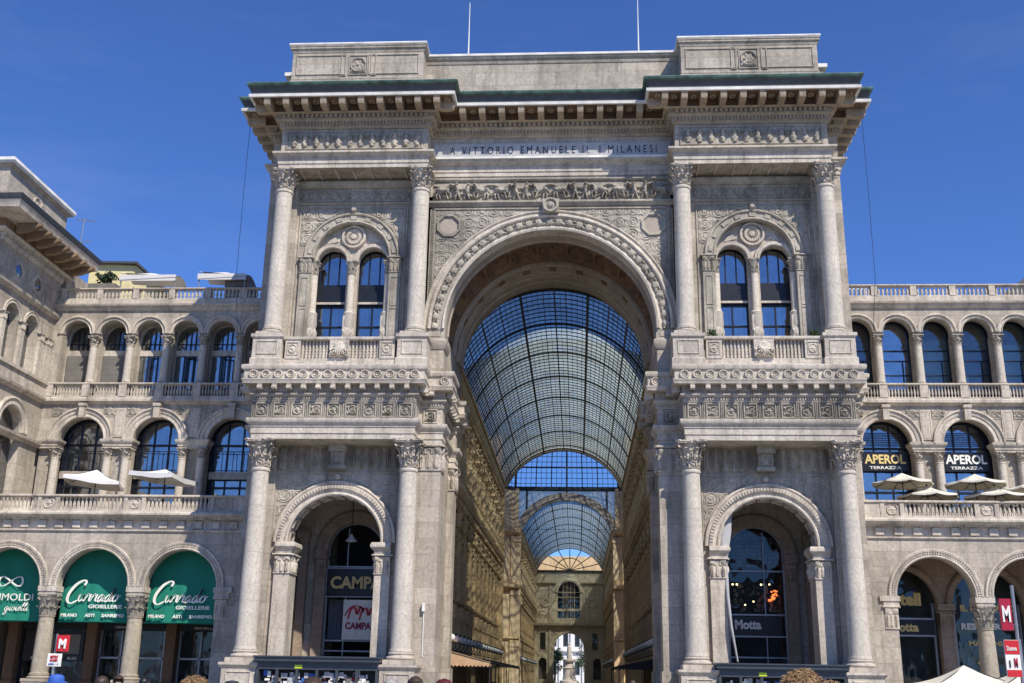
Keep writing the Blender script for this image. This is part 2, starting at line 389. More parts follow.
def leaves(cell, h):
    def f(x, z):
        u = (x % cell)-cell/2; w = cell*.47*math.sqrt(max(0, math.sin(PI*min(1, z/h*.92+.04))))
        e = (1-abs(u)/w)**.5*(.65+.35*math.cos(u/cell*26)) if abs(u) < w and w > 0 else 0
        return max(e, .5*dome(abs(u), cell*.06))
    return f
def urns(cell, h):
    def f(x, z):
        u = abs((x % cell)-cell/2); v = z/h
        w = cell*(.1+.22*math.exp(-((v-.3)/.13)**2)+.1*math.exp(-((v-.08)/.05)**2)+.16*math.exp(-((v-.62)/.12)**2))
        e = dome(u, w) if .04 < v < .82 else 0
        arc = math.hypot((x % cell)-cell/2, (v-.58)*h); e = max(e, .8*dome(abs(arc-cell*.4), cell*.07) if v > .5 else 0)
        return e
    return f
def horses(cell, h):
    def f(x, z):
        k = int(x//cell); u = x-k*cell; v = z/h*1.15
        if k % 2: u = cell-u
        q = 1.15/h
        x1 = u*q
        c = cell*q
        s = c/2.0
        e = 0
        e = max(e, seg(x1, v, (.35*s,.60), (.95*s,.64), .19, .17))
        e = max(e, seg(x1, v, (.95*s,.70), (1.18*s,.98), .13, .08), seg(x1, v, (1.18*s,.98), (1.36*s,.84), .09, .05))
        e = max(e, .8*seg(x1, v, (.95*s,.55), (1.22*s,.42), .08, .05), .8*seg(x1, v, (1.22*s,.42), (1.15*s,.18), .05, .04))
        e = max(e, .7*seg(x1, v, (.88*s,.5), (1.02*s,.12), .07, .04), .8*seg(x1, v, (.36*s,.5), (.22*s,.3), .1, .06), .8*seg(x1, v, (.22*s,.3), (.3*s,.06), .05, .04))
        e = max(e, .7*seg(x1, v, (.4*s,.5), (.5*s,.1), .08, .04), .6*seg(x1, v, (.25*s,.7), (.08*s,.45), .06, .05))
        # rider / putto
        e = max(e, seg(x1, v, (1.68*s,.45), (1.62*s,.8), .14, .12), dome(math.hypot(x1-1.6*s, v-1.0), .1))
        e = max(e, .7*seg(x1, v, (1.62*s,.8), (1.38*s,.72), .06, .04), .7*seg(x1, v, (1.66*s,.8), (1.88*s,.66), .06, .04))
        e = max(e, .8*seg(x1, v, (1.66*s,.45), (1.5*s,.08), .09, .05), .8*seg(x1, v, (1.72*s,.45), (1.86*s,.1), .09, .05))
        e = max(e, .5*dome(abs(v-.3-.12*math.sin(x1*5)), .05), .5*dome(abs(v-.85-.1*math.sin(x1*6+1)), .045))
        return e
    return f
def masked(fn, x0, z0, cx, cz, R):
    return lambda u, v: (fn(u, v)*.8+.1) if math.hypot(x0+u-cx, z0+v-cz) > R else None
def lattice(cell):
    def f(x, z):
        a = (x+z) % cell; b = (x-z) % cell
        return max(dome(abs(a-cell/2), cell*.2), dome(abs(b-cell/2), cell*.2))
    return f
# ------------------------------------------------------------------ orders
def capital_mb(r, h, w, mb=None, tiers=2, nl=8):
    """Corinthian capital: bell, two tiers of curling leaves, volutes, abacus"""
    mb = mb or MB()
    mb.lathe([(r*1.08,0),(r*1.12,.05*h),(r,.07*h),(r*.98,.3*h),(r*1.08,.6*h),(r*1.3,.82*h),(r*1.42,.88*h)], seg=20)
    for t in range(tiers):
        z0 = .07*h+t*.27*h; hh = (.36 if t == 0 else .40)*h
        for i in range(nl):
            a = 2*PI*(i+.5*t)/nl; ca, sa = math.cos(a), math.sin(a)
            wl = r*.40
            sec = [(0,1.04,.8),(.35,1.06,1),(.7,1.16,.95),(.92,1.36,.75),(1.0,1.55,.5),(.9,1.62,.3)]
            vs = []
            for (q, rr, ww) in sec:
                for s_ in (-1, -.5, 0, .5, 1):
                    R = r*rr*(1+.07*t)+.05*r*(1-abs(s_))-(.06*r if abs(s_) == .5 else 0); lat = s_*wl*ww
                    vs.append((R*ca-lat*sa, R*sa+lat*ca, z0+hh*q))
            fs = [(j*5+k, j*5+k+1, j*5+k+6, j*5+k+5) for j in range(5) for k in range(4)]
            mb.add(vs, fs)
    for i in range(4):
        a = PI/4+i*PI/2; ca, sa = math.cos(a), math.sin(a)
        pts = [(r*1.0*ca, r*1.0*sa, .52*h), (r*1.25*ca, r*1.25*sa, .74*h), (w*1.12*ca, w*1.12*sa, .86*h)]
        mb.tube(pts, [.1*r,.12*r,.12*r], 6)
        # volute disc
        for k in range(10):
            t0 = k*.75
            rr = .20*r*(1-k*.07)
            mb.box(w*1.1*ca+rr*math.cos(t0)*ca-.06*r, w*1.1*ca+rr*math.cos(t0)*ca+.06*r, w*1.1*sa+rr*math.cos(t0)*sa-.06*r, w*1.1*sa+rr*math.cos(t0)*sa+.06*r, .78*h+rr*math.sin(t0)-.05*r, .78*h+rr*math.sin(t0)+.06*r)
    # abacus with concave sides
    pl = []
    for i in range(4):
        a = PI/4+i*PI/2
        for s_ in (-.07, .07): pl.append((w*1.38*math.cos(a+s_), w*1.38*math.sin(a+s_)))
        b_ = a+PI/4; pl.append((w*.86*math.cos(b_), w*.86*math.sin(b_)))
    n = len(pl)
    for (za, zb, k) in ((.89,.94,.94),(.94,1.0,1.0)):
        vs = [(x*k, y*k, za*h) for x, y in pl]+[(x*k, y*k, zb*h) for x, y in pl]
        mb.add(vs, [tuple(range(n-1,-1,-1)), tuple(range(n, 2*n))]+[(i, (i+1) % n, (i+1) % n+n, i+n) for i in range(n)])
    for i in range(4):
        b_ = i*PI/2; mb.lathe([(.01,0),(.14*r,.02),(.1*r,.1*h),(.01,.13*h)], w*.9*math.cos(b_), w*.9*math.sin(b_), .87*h, 8)
    return mb
def shaft_mb(r0, r1, h, seg=28):
    mb = MB(); pr = [(r0*1.09,0),(r0*1.09,h*.008),(r0*1.02,h*.016)]
    for i in range(9):
        t = i/8; pr.append((r0+(r1-r0)*t**1.5, h*(.02+.955*t)))
    pr += [(r1*1.1,h*.98),(r1*1.12,h*.99),(r1*1.02,h)]
    mb.lathe(pr, seg=seg); return mb
def base_mb(r, h):
    mb = MB(); w = r*1.48
    mb.box(-w, w, -w, w, 0, h*.38)
    pr = []
    for i in range(9):
        a = -PI/2+PI*i/8; pr.append((r*1.2+.17*r*math.cos(a), h*.52+h*.14*math.sin(a)))
    pr += [(r*1.13,h*.68),(r*1.1,h*.76)]
    for i in range(7):
        a = -PI/2+PI*i/6; pr.append((r*1.08+.1*r*math.cos(a), h*.88+h*.1*math.sin(a)))
    mb.lathe(pr, seg=28); return mb
def column(parent, x, y, z, r0, r1, hs, hb, hc, wc, name='column', mats=None, tiers=2, seg=28, nl=8):
    """column > base, capital.  z is the bottom of the base"""
    ms = mats or (M['column'], M['trim'], M['finecarved'])
    sh = obj(name, shaft_mb(r0, r1, hs, seg), ms[0], parent, (x, y, z+hb))
    if hb > 0: obj('base', base_mb(r0, hb), ms[1], sh, (x, y, z))
    obj('capital', capital_mb(r1, hc, wc, tiers=tiers, nl=nl), ms[2], sh, (x, y, z+hb+hs))
    return sh
def cap_flat(mb, x0, x1, y, z0, z1, d=.12):
    """pilaster capital: carved leaves under an abacus"""
    w = abs(x1-x0); a = min(x0, x1); h = z1-z0
    fn = leaves(w/3, h*.55)
    def f(u, v):
        if v < h*.55: return fn(u, v)
        vv = (v-h*.55)/(h*.45); e = .9*dome(math.hypot(u-w*.12, v-h*.78), h*.2)+.9*dome(math.hypot(u-w*.88, v-h*.78), h*.2)
        return max(e, .7*fn(u+w/6, v-h*.4), .6*dome(math.hypot(u-w*.5, v-h*.82), h*.13))
    mb.box(a-.03, a+w+.03, y-d*.5, y+.3, z0, z0+h*.06)
    mb.relief(a-.02, a+w+.02, z0+h*.06, z1-h*.1, y-d*.3, f, d*1.6, 24, 20)
    mb.box(a, a+w, y-d*.28, y+.3, z0+h*.06, z1-h*.1)
    mb.bevbox(a-.14, a+w+.14, y-d*1.6, y+.3, z1-h*.1, z1)

def sgn(path, sx): return [(sx*x, y) for x, y in path]
STN = [M['stone'], M['carved'], M['trim'], M['column']]
# ================================================================== THE PORTAL
portal = thing('triumphal_portal', 'colossal pale marble triumphal arch portal with tall coffered archway between two column-fronted towers', 'triumphal arch', (0,1,0))
P = portal
# ---- upper entablature (one outline round both towers and the centre)
U = [(-17.7,11.6),(-17.7,1.2),(-16.72,1.2),(-16.72,-.5),(-7.55,-.5),(-7.55,.95),(7.55,.95),(7.55,-.5),(16.72,-.5),(16.72,1.2),(17.7,1.2),(17.7,11.6)]
mb = MB()   # solid core so no light leaks
mb.box(-7.55,7.55,.95,11,32.3,36.0); mb.box(-17.7,-7.55,1.2,11.6,31.4,36.0); mb.box(7.55,17.7,1.2,11.6,31.4,36.0)
mb.box(-16.72,-7.56,-.5,1.2,31.35,36.0); mb.box(7.56,16.72,-.5,1.2,31.35,36.0)
mb.box(-7.55,7.55,.95,11,31.1,32.3)
obj('attic_core_wall', mb, M['stone'], P)
mb = MB()
mb.sweep(U, [(-.3,31.36),(.06,31.36),(.06,31.62),(.11,31.64),(.11,31.95),(.17,31.98),(.17,32.08),(.36,32.2),(.42,32.24),(.42,32.36),(-.3,32.36)])
# soffit coffers between the tower columns
for sx in (-1, 1):
    for i in range(7):
        x = 8.9+i*1.08; mb.box(sx*x, sx*(x+.12), -.3, 1.1, 31.28, 31.37)
obj('upper_architrave', mb, M['trim'], P)
# bed mouldings, dentils, modillions
mb = MB()
mb.sweep(U, [(-.2,34.0),(.08,34.0),(.14,34.08),(.14,34.16),(-.2,34.16)])
mb.sweep(U, [(-.2,34.42),(.3,34.42),(.34,34.5),(.42,34.54),(.42,34.6),(-.2,34.6)])
mb.sweep(U, [(-.2,34.59),(.36,34.59),(.36,34.85),(-.2,34.85)])
along2 = True
mb.sweep(U, [(-.2,34.15),(.16,34.15),(.2,34.44),(-.2,34.44)])
mb.sweep(U, [(-.2,34.84),(.6,34.84),(.66,34.92),(-.2,34.95)])
def along(path, p, step, fn, inset=.0):
    """call fn(x, y, nx, ny, tx, ty) along each straight run of an offset path"""
    V = [Vector(q) for q in path]
    NN = [Vector(((b-a).normalized().y, -(b-a).normalized().x)) for a, b in zip(V, V[1:])]
    for i in range(len(V)-1):
        n = NN[i]
        ka = n if i == 0 else (NN[i-1]+n)/(1+NN[i-1].dot(n)); kb = n if i == len(V)-2 else (n+NN[i+1])/(1+n.dot(NN[i+1]))
        a = V[i]+ka*p; b = V[i+1]+kb*p; L_ = (b-a).dot((V[i+1]-V[i]).normalized())
        if L_ < step*.9: continue
        t = (V[i+1]-V[i]).normalized(); k = max(1, round((L_-2*inset)/step)); st = (L_-2*inset)/k
        for j in range(k):
            q = a+t*(inset+st*(j+.5)); fn(q, n, t, st)
def blk(mb, q, n, t, w, p0, p1, z0, z1):
    vs = []
    for z in (z0, z1):
        for (a, b) in ((-w/2,p0),(w/2,p0),(w/2,p1),(-w/2,p1)):
            r = q+t*a+n*b; vs.append((r.x, r.y, z))
    mb.add(vs, [(0,3,2,1),(4,5,6,7),(0,1,5,4),(1,2,6,5),(2,3,7,6),(3,0,4,7)])
along(U, 0, .21, lambda q,n,t,st: blk(mb, q,n,t, st*.58, .1, .27, 34.2, 34.42))
along(U, 0, .3, lambda q,n,t,st: blk(mb, q,n,t, st*.6, .3, .52, 34.62, 34.83))
obj('upper_bed_moulding', mb, M['tan'], P)
mb = MB()
def modil(q, n, t, st):
    w = .38; prof = [(.45,34.93),(.85,34.88),(1.25,34.86),(1.58,34.93),(1.64,35.05),(1.64,35.43),(.45,35.43)]
    vs = []
    for a in (-w/2, w/2):
        for (p, z) in prof: r = q+t*a+n*(p-1.35); vs.append((r.x, r.y, z))
    m = len(prof); mb.add(vs, [tuple(range(m)), tuple(range(2*m-1, m-1, -1))]+[(i, (i+1) % m, (i+1) % m+m, i+m) for i in range(m)])
    # coffer rosette between
    r = q+t*(st/2)
    for k in range(6):
        a = k*PI/3; c = r+n*(-.3+.14*math.cos(a))+t*(.14*math.sin(a)); mb.box(c.x-.05, c.x+.05, c.y-.05, c.y+.05, 35.28, 35.41)
along(U, 1.35, 1.2, modil, .12)
obj('modillions', mb, M['tan'], P)
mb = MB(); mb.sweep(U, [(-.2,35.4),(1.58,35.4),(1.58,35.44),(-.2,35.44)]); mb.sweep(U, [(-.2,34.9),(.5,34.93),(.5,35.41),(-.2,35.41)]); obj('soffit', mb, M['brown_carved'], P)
mb = MB()
mb.sweep(U, [(-.2,35.43),(1.6,35.43),(1.62,35.38),(1.76,35.38),(1.78,35.56),(1.68,35.6),(-.2,35.6)])
obj('corona', mb, M['whitegrime'], P)
mb = MB()
mb.sweep(U, [(-.2,35.6),(1.6,35.6),(1.62,35.85),(1.72,36.02),(1.78,36.1),(-.2,36.12)])
obj('lead_gutter', mb, M['lead'], P)
mb = MB()
mb.sweep(U, [(-.25,36.1),(1.78,36.08),(1.9,36.13),(1.94,36.24),(1.9,36.31),(1.5,36.34),(.3,36.6),(-.25,36.6)])
obj('copper_eave', mb, M['copper'], P)
# ---- upper frieze panels of the towers + inscription
for sx in (-1, 1):
    mb = MB(); a, b = (7.85,16.42) if sx > 0 else (-16.42,-7.85)
    mb.relief(a+.15, b-.15, 32.72, 33.74, -.56, urns(.7, 1.02), .22, 300, 26)
    mb.frame(a, b, 32.6, 33.88, -.5, .12, .1)
    obj('urn_frieze', mb, M['carved'], P)
mb = MB(); mb.box(-7.4, 7.4, .86, .96, 32.5, 33.6)
ins = obj('inscription_panel', mb, M['inscr'], P)
mb = MB(); mb.box(-7.5, 7.5, .42, 1.0, 32.36, 32.5); obj('shelf', mb, M['whitegrime'], P)

def text_mesh(s, x0, x1, z0, z1, y, name, m, parent=None, shear=0, bold=0, rotz=0, depth=.03, keep=False, loc=None, **pr):
    cu = bpy.data.curves.new('txt', 'FONT'); cu.body = s; cu.size = 1; cu.extrude = depth/2; cu.shear = shear; cu.offset = bold; cu.resolution_u = 3
    to = bpy.data.objects.new('txt', cu); C.objects.link(to); bpy.context.view_layer.update()
    me = bpy.data.meshes.new_from_object(to.evaluated_get(bpy.context.evaluated_depsgraph_get()))
    bpy.data.objects.remove(to); bpy.data.curves.remove(cu)
    xs = [v.co.x for v in me.vertices]; ys = [v.co.y for v in me.vertices]
    if not xs: return None
    ax, bx, ay, by = min(xs), max(xs), min(ys), max(ys)
    kx = (x1-x0)/(bx-ax); kz = (z1-z0)/(by-ay)
    if keep: kx = min(kx, kz)
    for v in me.vertices:
        v.co = ((v.co.x-ax)*kx+x0, y-v.co.z, (v.co.y-ay)*kz+z0)
    if rotz: me.transform(Matrix.Translation(((x0+x1)/2, y, 0)) @ Matrix.Rotation(rotz, 4, 'Z') @ Matrix.Translation((-(x0+x1)/2, -y, 0)))
    me.name = name
    me.materials.append(m)
    return link(name, me, parent, loc, **pr)
text_mesh('A   V I T T O R I O   E M A N U E L E   I I.    I   M I L A N E S I', -6.35, 6.55, 32.86, 33.38, .85, 'inscription', M['lettering'], ins, bold=0, depth=.01)

# ---- central section, upper stage
AZ = 21.35
mb = MB()
mb.wall(-7.55, 7.55, 18.6, 31.2, .95, 1.6, [(0, 6.35, 18.6, AZ, True)], 48, back=False)
mb.box(-7.55, -6.35, 1.6, 11, 18.6, 21.4); mb.box(6.35, 7.55, 1.6, 11, 18.6, 21.4)
mb.box(-7.55, 7.55, 9.9, 11, 28.3, 31.2); mb.box(-7.6, -7.0, 1.6, 11, 18.6, 31.2); mb.box(7.0, 7.6, 1.6, 11, 18.6, 31.2)
obj('central_wall', mb, M['stone'], P)
mb = MB()   # archivolt mouldings
mb.arcsweep(0, AZ, [(6.28,1.6),(6.28,.62),(6.40,.58),(6.44,.7),(6.58,.78),(6.62,.8),(7.08,.8),(7.12,.66),(7.2,.6),(7.28,.62),(7.34,.74),(7.45,.8),(7.55,.7),(7.62,.72),(7.66,.85),(7.66,1.6)], n=72)
obj('great_archivolt', mb, M['trim'], P)
mb = MB()   # garland
g = scrolls(.62, .42); n = 180; vs = []; L_ = PI*6.85
for i in range(n*2+1):
    for j in range(9):
        a = PI*i/(n*2); r = 6.62+.46*j/8; e = 0 if j in (0, 8) else max(g(L_*i/(2*n), .42*j/8), .9*dome(math.hypot((L_*i/(2*n)) % .62-.31, (.42*j/8)-.21), .24))
        vs.append((r*math.cos(a), .79-.2*e, AZ+r*math.sin(a)))
mb.add(vs, [(i*9+j, i*9+j+1, (i+1)*9+j+1, (i+1)*9+j) for i in range(2*n) for j in range(8)])
obj('garland', mb, M['carved'], P)
mb = MB()   # keystone roundel, spandrel roundels & panel frame, string, horses frieze
mb.arcsweep(0, 29.15, [(.0,.4),(.0,.2),(.12,.2),(.2,.32),(.3,.36),(.36,.24),(.46,.24),(.5,.4)], 0, 2*PI, 24, closed=False)
mb.box(-.5, .5, .4, .96, 28.7, 29.6)
for sx in (-1, 1):
    c = (sx*6.25, 28.05)
    for ang_ in range(8):
        a0 = PI/8+ang_*PI/4; a1 = a0+PI/4
        for (ro, ri, y) in ((.78,.66,.8),(.66,.56,.9)):
            q = [(c[0]+ro*math.cos(a0), c[1]+ro*math.sin(a0)), (c[0]+ro*math.cos(a1), c[1]+ro*math.sin(a1)), (c[0]+ri*math.cos(a1), c[1]+ri*math.sin(a1)), (c[0]+ri*math.cos(a0), c[1]+ri*math.sin(a0))]
            mb.prism(q, y, .96)
    xa, xb = sorted((sx*2.2, sx*7.05)); mb.relief(xa, xb, 24.6, 29.05, .935, masked(lambda u, v: scrolls(.8,.8)(u, v % .8) if math.hypot(xa+u-sx*6.25, 24.6+v-28.05) > .85 else 0, xa, 24.6, 0, AZ, 7.68), .09, 130, 120)
    mb.box(sx*7.1, sx*7.18, .86, .96, 21.5, 29.15); mb.box(sx*7.35, sx*7.42, .86, .96, 21.5, 29.15)
    for k in range(60): mb.box(sx*7.2, sx*7.33, .87, .96, 21.6+k*.125, 21.6+k*.125+.07)
mb.box(-7.18, 7.18, .86, .96, 29.12, 29.2)
mb.sweep([(-7.55,.95),(7.55,.95)], [(-.1,29.3),(.1,29.3),(.18,29.36),(.18,29.42),(.3,29.5),(.3,29.62),(-.1,29.62)])
mb.sweep([(-7.55,.95),(7.55,.95)], [(-.1,30.98),(.12,31.0),(.2,31.08),(.2,31.15),(-.1,31.15)])
obj('central_mouldings', mb, M['carved'], P)
mb = MB(); disc = []
for sx in (-1, 1): mb.prism([(sx*6.25+.55*math.cos(k*PI/12), 28.05+.55*math.sin(k*PI/12)) for k in range(24)], .92, .955)
obj('porphyry_disc', mb, plain('porphyry', (.36,.30,.245), .6), P)
mb = MB(); mb.relief(-7.3, 7.3, 29.68, 30.92, .9, horses(1.82, 1.24), .46, 560, 44)
obj('horse_frieze', mb, M['carved'], P)
# ---- barrel of the archway: front rib, coffers, rear rib, final ring
mb = MB()
mb.arcsweep(0, AZ, [(6.28,1.58),(6.28,2.3),(6.2,2.34),(6.2,2.5),(6.3,2.54),(6.9,2.54),(6.9,1.58)], n=64)
mb.arcsweep(0, AZ, [(6.9,6.4),(6.26,6.4),(6.2,6.44),(6.2,6.7),(6.32,6.72),(6.32,7.9),(6.2,7.94),(6.2,8.2),(6.12,8.24),(6.12,9.0),(6.02,9.05),(6.02,9.7),(6.25,9.75),(6.25,11.0),(6.9,11.0)], n=64)
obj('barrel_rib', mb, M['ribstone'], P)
mb = MB(); vs = []; NA, NY = 264, 48
for i in range(NA+1):
    for j in range(NY+1):
        a = PI*i/NA; y = 2.52+3.9*j/NY
        cu = (i/NA*11) % 1-.5; cv = j/NY-.5
        R = max(abs(cu*1.8), abs(cv*3.6)*.62, (abs(cu*1.8)+abs(cv*3.0))*.62)
        rr_ = math.hypot(cu*1.8, cv*3.6)
        d = .3*sm((.82-R)/.06)+.16*sm((.66-R)/.05)-.34*dome(rr_, .42)*(.65+.35*math.cos(8*math.atan2(cv*2, cu)))
        vs.append(((6.45+d)*math.cos(a), y, AZ+(6.45+d)*math.sin(a)))
mb.add(vs, [(i*(NY+1)+j, i*(NY+1)+j+1, (i+1)*(NY+1)+j+1, (i+1)*(NY+1)+j) for i in range(NA) for j in range(NY)])
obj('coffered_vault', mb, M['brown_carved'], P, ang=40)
mb = MB()
for k in range(11):      # small panels on the rear rib
    a = PI*(k+.5)/11; c, s_ = math.cos(a), math.sin(a)
    for (t0, t1) in ((-.16,.16),):
        vs = [((6.32-d)*math.cos(a+t/6.3), y, AZ+(6.32-d)*math.sin(a+t/6.3)) for d in (0,.07) for t in (-.22,.22) for y in (7.05,7.6)]
        mb.add(vs, [(0,1,3,2),(4,6,7,5),(0,4,5,1),(2,3,7,6),(0,2,6,4),(1,5,7,3)])
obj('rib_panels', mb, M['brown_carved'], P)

# ---- per side: piers of the archway
LOWP = [(17.6,11.6),(17.6,1.3),(16.97,1.3),(16.97,-.65),(7.62,-.65),(7.62,.92),(6.22,.92),(6.22,2.3),(6.62,2.3),(6.62,7.9),(6.22,7.9),(6.22,9.3),(6.62,9.3),(6.62,11.0)]
def side(path, sx):
    q = [(sx*x, y) for x, y in path]
    return q if sx < 0 else q[::-1]
def colA(x):   # big lower column
    return column(P, x, 0, 2.15, .56, .485, 9.98, .66, 1.58, .84, tiers=2)
def colB(x):
    return column(P, x, 0, 20.55, .52, .50, 8.97, .52, 1.32, .70, tiers=2)
low = None
for sx in (-1, 1):
    for cx in (16.43, 7.92):
        if low is None: low = colA(sx*cx); up = colB(sx*cx)
        else: copytree(low, P, (sx*cx, 0, 2.81)); copytree(up, P, (sx*cx, 0, 21.07))
def balus_mb(mb, x, y, z0, h, r=.09, seg=8):
    mb.lathe([(r*.9,0),(r*.9,.08*h),(r*.5,.14*h),(r*1.05,.38*h),(r*.55,.75*h),(r*.5,.82*h),(r*.9,.9*h),(r*.9,h)], x, y, z0, seg)
for sx in (-1, 1):
    F = lambda a, b: (min(sx*a, sx*b), max(sx*a, sx*b))
    # pedestals under the lower columns
    for cx in (16.43, 7.92):
        mb = MB()
        mb.box(sx*cx-.93, sx*cx+.93, -.93, 1.25, .35, 1.88); mb.box(sx*cx-1.05, sx*cx+1.05, -1.05, 1.26, 0, .36)
        mb.sweep([(sx*cx-.93,1.26),(sx*cx-.93,-.93),(sx*cx+.93,-.93),(sx*cx+.93,1.26)], [(-.2,1.85),(.02,1.85),(.06,1.92),(.12,1.98),(.15,2.02),(.15,2.15),(-1.8,2.15)])
        mb.frame(sx*cx-.7, sx*cx+.7, .55, 1.7, -.93, .08, .05)
        obj('column_pedestal', mb, M['trim'], P)
        mb = MB()   # responding pilaster behind the column
        mb.box(sx*cx-.62, sx*cx+.62, 1.02, 1.32, 1.3, 12.85); mb.box(sx*cx-.7, sx*cx+.7, .93, 1.32, 1.2, 2.7)
        cap_flat(mb, sx*cx-.62, sx*cx+.62, 1.02, 12.85, 14.36, .14)
        mb.box(sx*cx-.6, sx*cx+.6, .95, 1.22, 20.4, 30.0); cap_flat(mb, sx*cx-.6, sx*cx+.6, .95, 30.0, 31.35, .13); mb.box(sx*cx-.68, sx*cx+.68, .88, 1.22, 20.4, 21.0)
        obj('pilaster', mb, M['stone'], P)
    # lower body with arched opening
    a, b = F(7.62, 17.6); c = sx*12.2
    mb = MB()
    mb.wall(a, b, 0, 14.4, 1.3, 2.5, [(c, 2.72, 0, 8.76, True)], 32)
    mb.box(*F(16.2,17.6), 2.5, 11.6, 0, 14.4); mb.box(*F(7.0,8.2), 2.5, 11.0, 0, 14.4); mb.box(a, b, 2.5, 11.6, 12.7, 14.38)
    mb.box(*F(6.62,7.1), 1.25, 11.0, 0, 14.4)
    mb.wall(*F(8.2,16.2), 0, 12.7, 6.9, 7.5, [(c-sx*0+0.12, 1.72, 0, 8.9, True)], 24)
    mb.box(*F(7.0,17.0), 11.0, 11.6, 0, 14.4)
    obj('tower_lower_wall', mb, M['stone'], P)
    mb = MB()   # rear arch of the portico and its pilasters
    mb.arcsweep(c+.12, 8.9, [(1.7,7.0),(1.7,6.7),(1.78,6.66),(2.0,6.66),(2.05,6.58),(2.4,6.58),(2.45,6.7),(2.45,7.0)], n=36)
    for s2 in (-1, 1):
        x0 = c+.12+s2*1.75
        mb.box(x0, x0+s2*.62, 6.62, 6.92, 0, 7.2); cap_flat(mb, x0, x0+s2*.62, 6.62, 7.2, 8.5, .1); mb.box(x0-s2*.05, x0+s2*.72, 6.5, 6.95, 8.5, 8.9)
        x0 = c+.12+s2*2.9
        mb.box(x0, x0+s2*.5, 6.4, 6.95, 0, 9.6); mb.box(x0-s2*.08, x0+s2*.7, 6.3, 6.95, 9.6, 10.1)
    obj('portico_rear_arch', mb, stone('portico_stone', (.40,.31,.235), (.29,.225,.17), dirtamt=.4), P)
    mb = MB()   # archivolt
    mb.arcsweep(c, 8.76, [(2.68,1.5),(2.68,1.12),(2.76,1.08),(2.84,1.12),(2.86,1.2),(3.02,1.2),(3.06,1.1),(3.28,1.06),(3.32,1.14),(3.42,1.06),(3.5,1.08),(3.54,1.2),(3.54,1.4)], n=48)
    for k in range(56):
        aa = PI*(k+.5)/56; 
        vs = [(c+r*math.cos(aa+t), y, 8.76+r*math.sin(aa+t)) for r in (3.08,3.26) for t in (-.016,.016) for y in (1.02,1.1)]
        mb.add(vs, [(0,1,3,2),(4,6,7,5),(0,4,5,1),(2,3,7,6),(0,2,6,4),(1,5,7,3)])
    mb.arcsweep(c, 12.5, [(0,.95),(.1,.95),(.17,1.05),(.17,1.3)], 0, 2*PI, 16, closed=False)
    obj('archivolt', mb, M['trim'], P)
    mb = MB()   # coffered intrados
    for k in range(11):
        a0 = PI*(k+.12)/11; a1 = PI*(k+.88)/11
        for (ya, yb) in ((1.5,2.4),):
            pr_ = [(2.72,ya),(2.62,ya),(2.62,ya+.08),(2.72,ya+.08)]
            mb.arcsweep(c, 8.76, pr_, a0, a1, 4); mb.arcsweep(c, 8.76, [(r, y+.8) for r, y in pr_], a0, a1, 4)
            mb.arcsweep(c, 8.76, [(2.72,ya),(2.62,ya),(2.62,yb-.02),(2.72,yb-.02)], a0, a0+.03, 1)
    obj('intrados_panels', mb, M['trim'], P)
    mb = MB()   # arch piers with capital and impost
    for s2 in (-1, 1):
        xi, xo = c+s2*2.42, c+s2*3.3
        mb.box(xi, xo, 1.08, 2.6, 0, 7.0); cap_flat(mb, xi, xo, 1.08, 7.0, 8.1, .13)
        mb.box(xi+s2*.06, xo, 1.1, 2.58, 7.0, 8.12)
        mb.sweep([(xo,1.1),(xi,1.1),(xi,2.62)] if s2 > 0 else [(xi,2.62),(xi,1.1),(xo,1.1)], [(-.4,8.1),(.04,8.1),(.08,8.3),(.2,8.4),(.26,8.5),(.26,8.62),(.2,8.76),(-.4,8.76)], inv=-1 if s2 > 0 else -1)
        # little capital side facing the opening
        Mx = Matrix.Translation((xi, 1.85, 0)) @ Matrix.Rotation(PI/2 if s2 < 0 else -PI/2, 4, 'Z')
        m2 = MB(Mx); cap_flat(m2, -.74, .74, 0, 7.0, 8.1, .13); mb.add(m2.v, m2.f)
    obj('arch_pier', mb, M['trim'], P)
    mb = MB()   # spandrel frame, leaf frieze, console
    for s2 in (-1, 1): mb.bevbox(*sorted((c+s2*3.52, c+s2*3.62)), 1.23, 1.32, 8.95, 12.75, .03)
    mb.bevbox(c-3.62, c+3.62, 1.23, 1.32, 12.75, 12.85, .03)
    a, b = c-3.65, c-.62; 
    for (p, q) in ((c-3.65, c-.62), (c+.62, c+3.65)):
        mb.relief(p, q, 12.98, 14.2, 1.22, leaves(.5, 1.2), .26, 150, 24)
        mb.relief(p+.14, q, 9.3, 12.7, 1.28, masked(lambda u, v: scrolls(.85,.85)(u, v % .85), p+.14, 9.3, c, 8.76, 3.62), .09, 66, 80)
    mb.box(c-.5, c+.5, .5, 1.32, 13.9, 14.36); mb.box(c-.42, c+.42, .75, 1.32, 13.1, 13.95); mb.relief(c-.38, c+.38, 13.2, 13.9, .72, rosettes(.76,.7), .12, 20, 20); mb.box(c-.5, c+.5, .65, 1.32, 12.92, 13.12)
    obj('leaf_frieze', mb, M['carved'], P)
    # centre piers: front pilaster and rear pilaster of the great arch
    mb = MB()
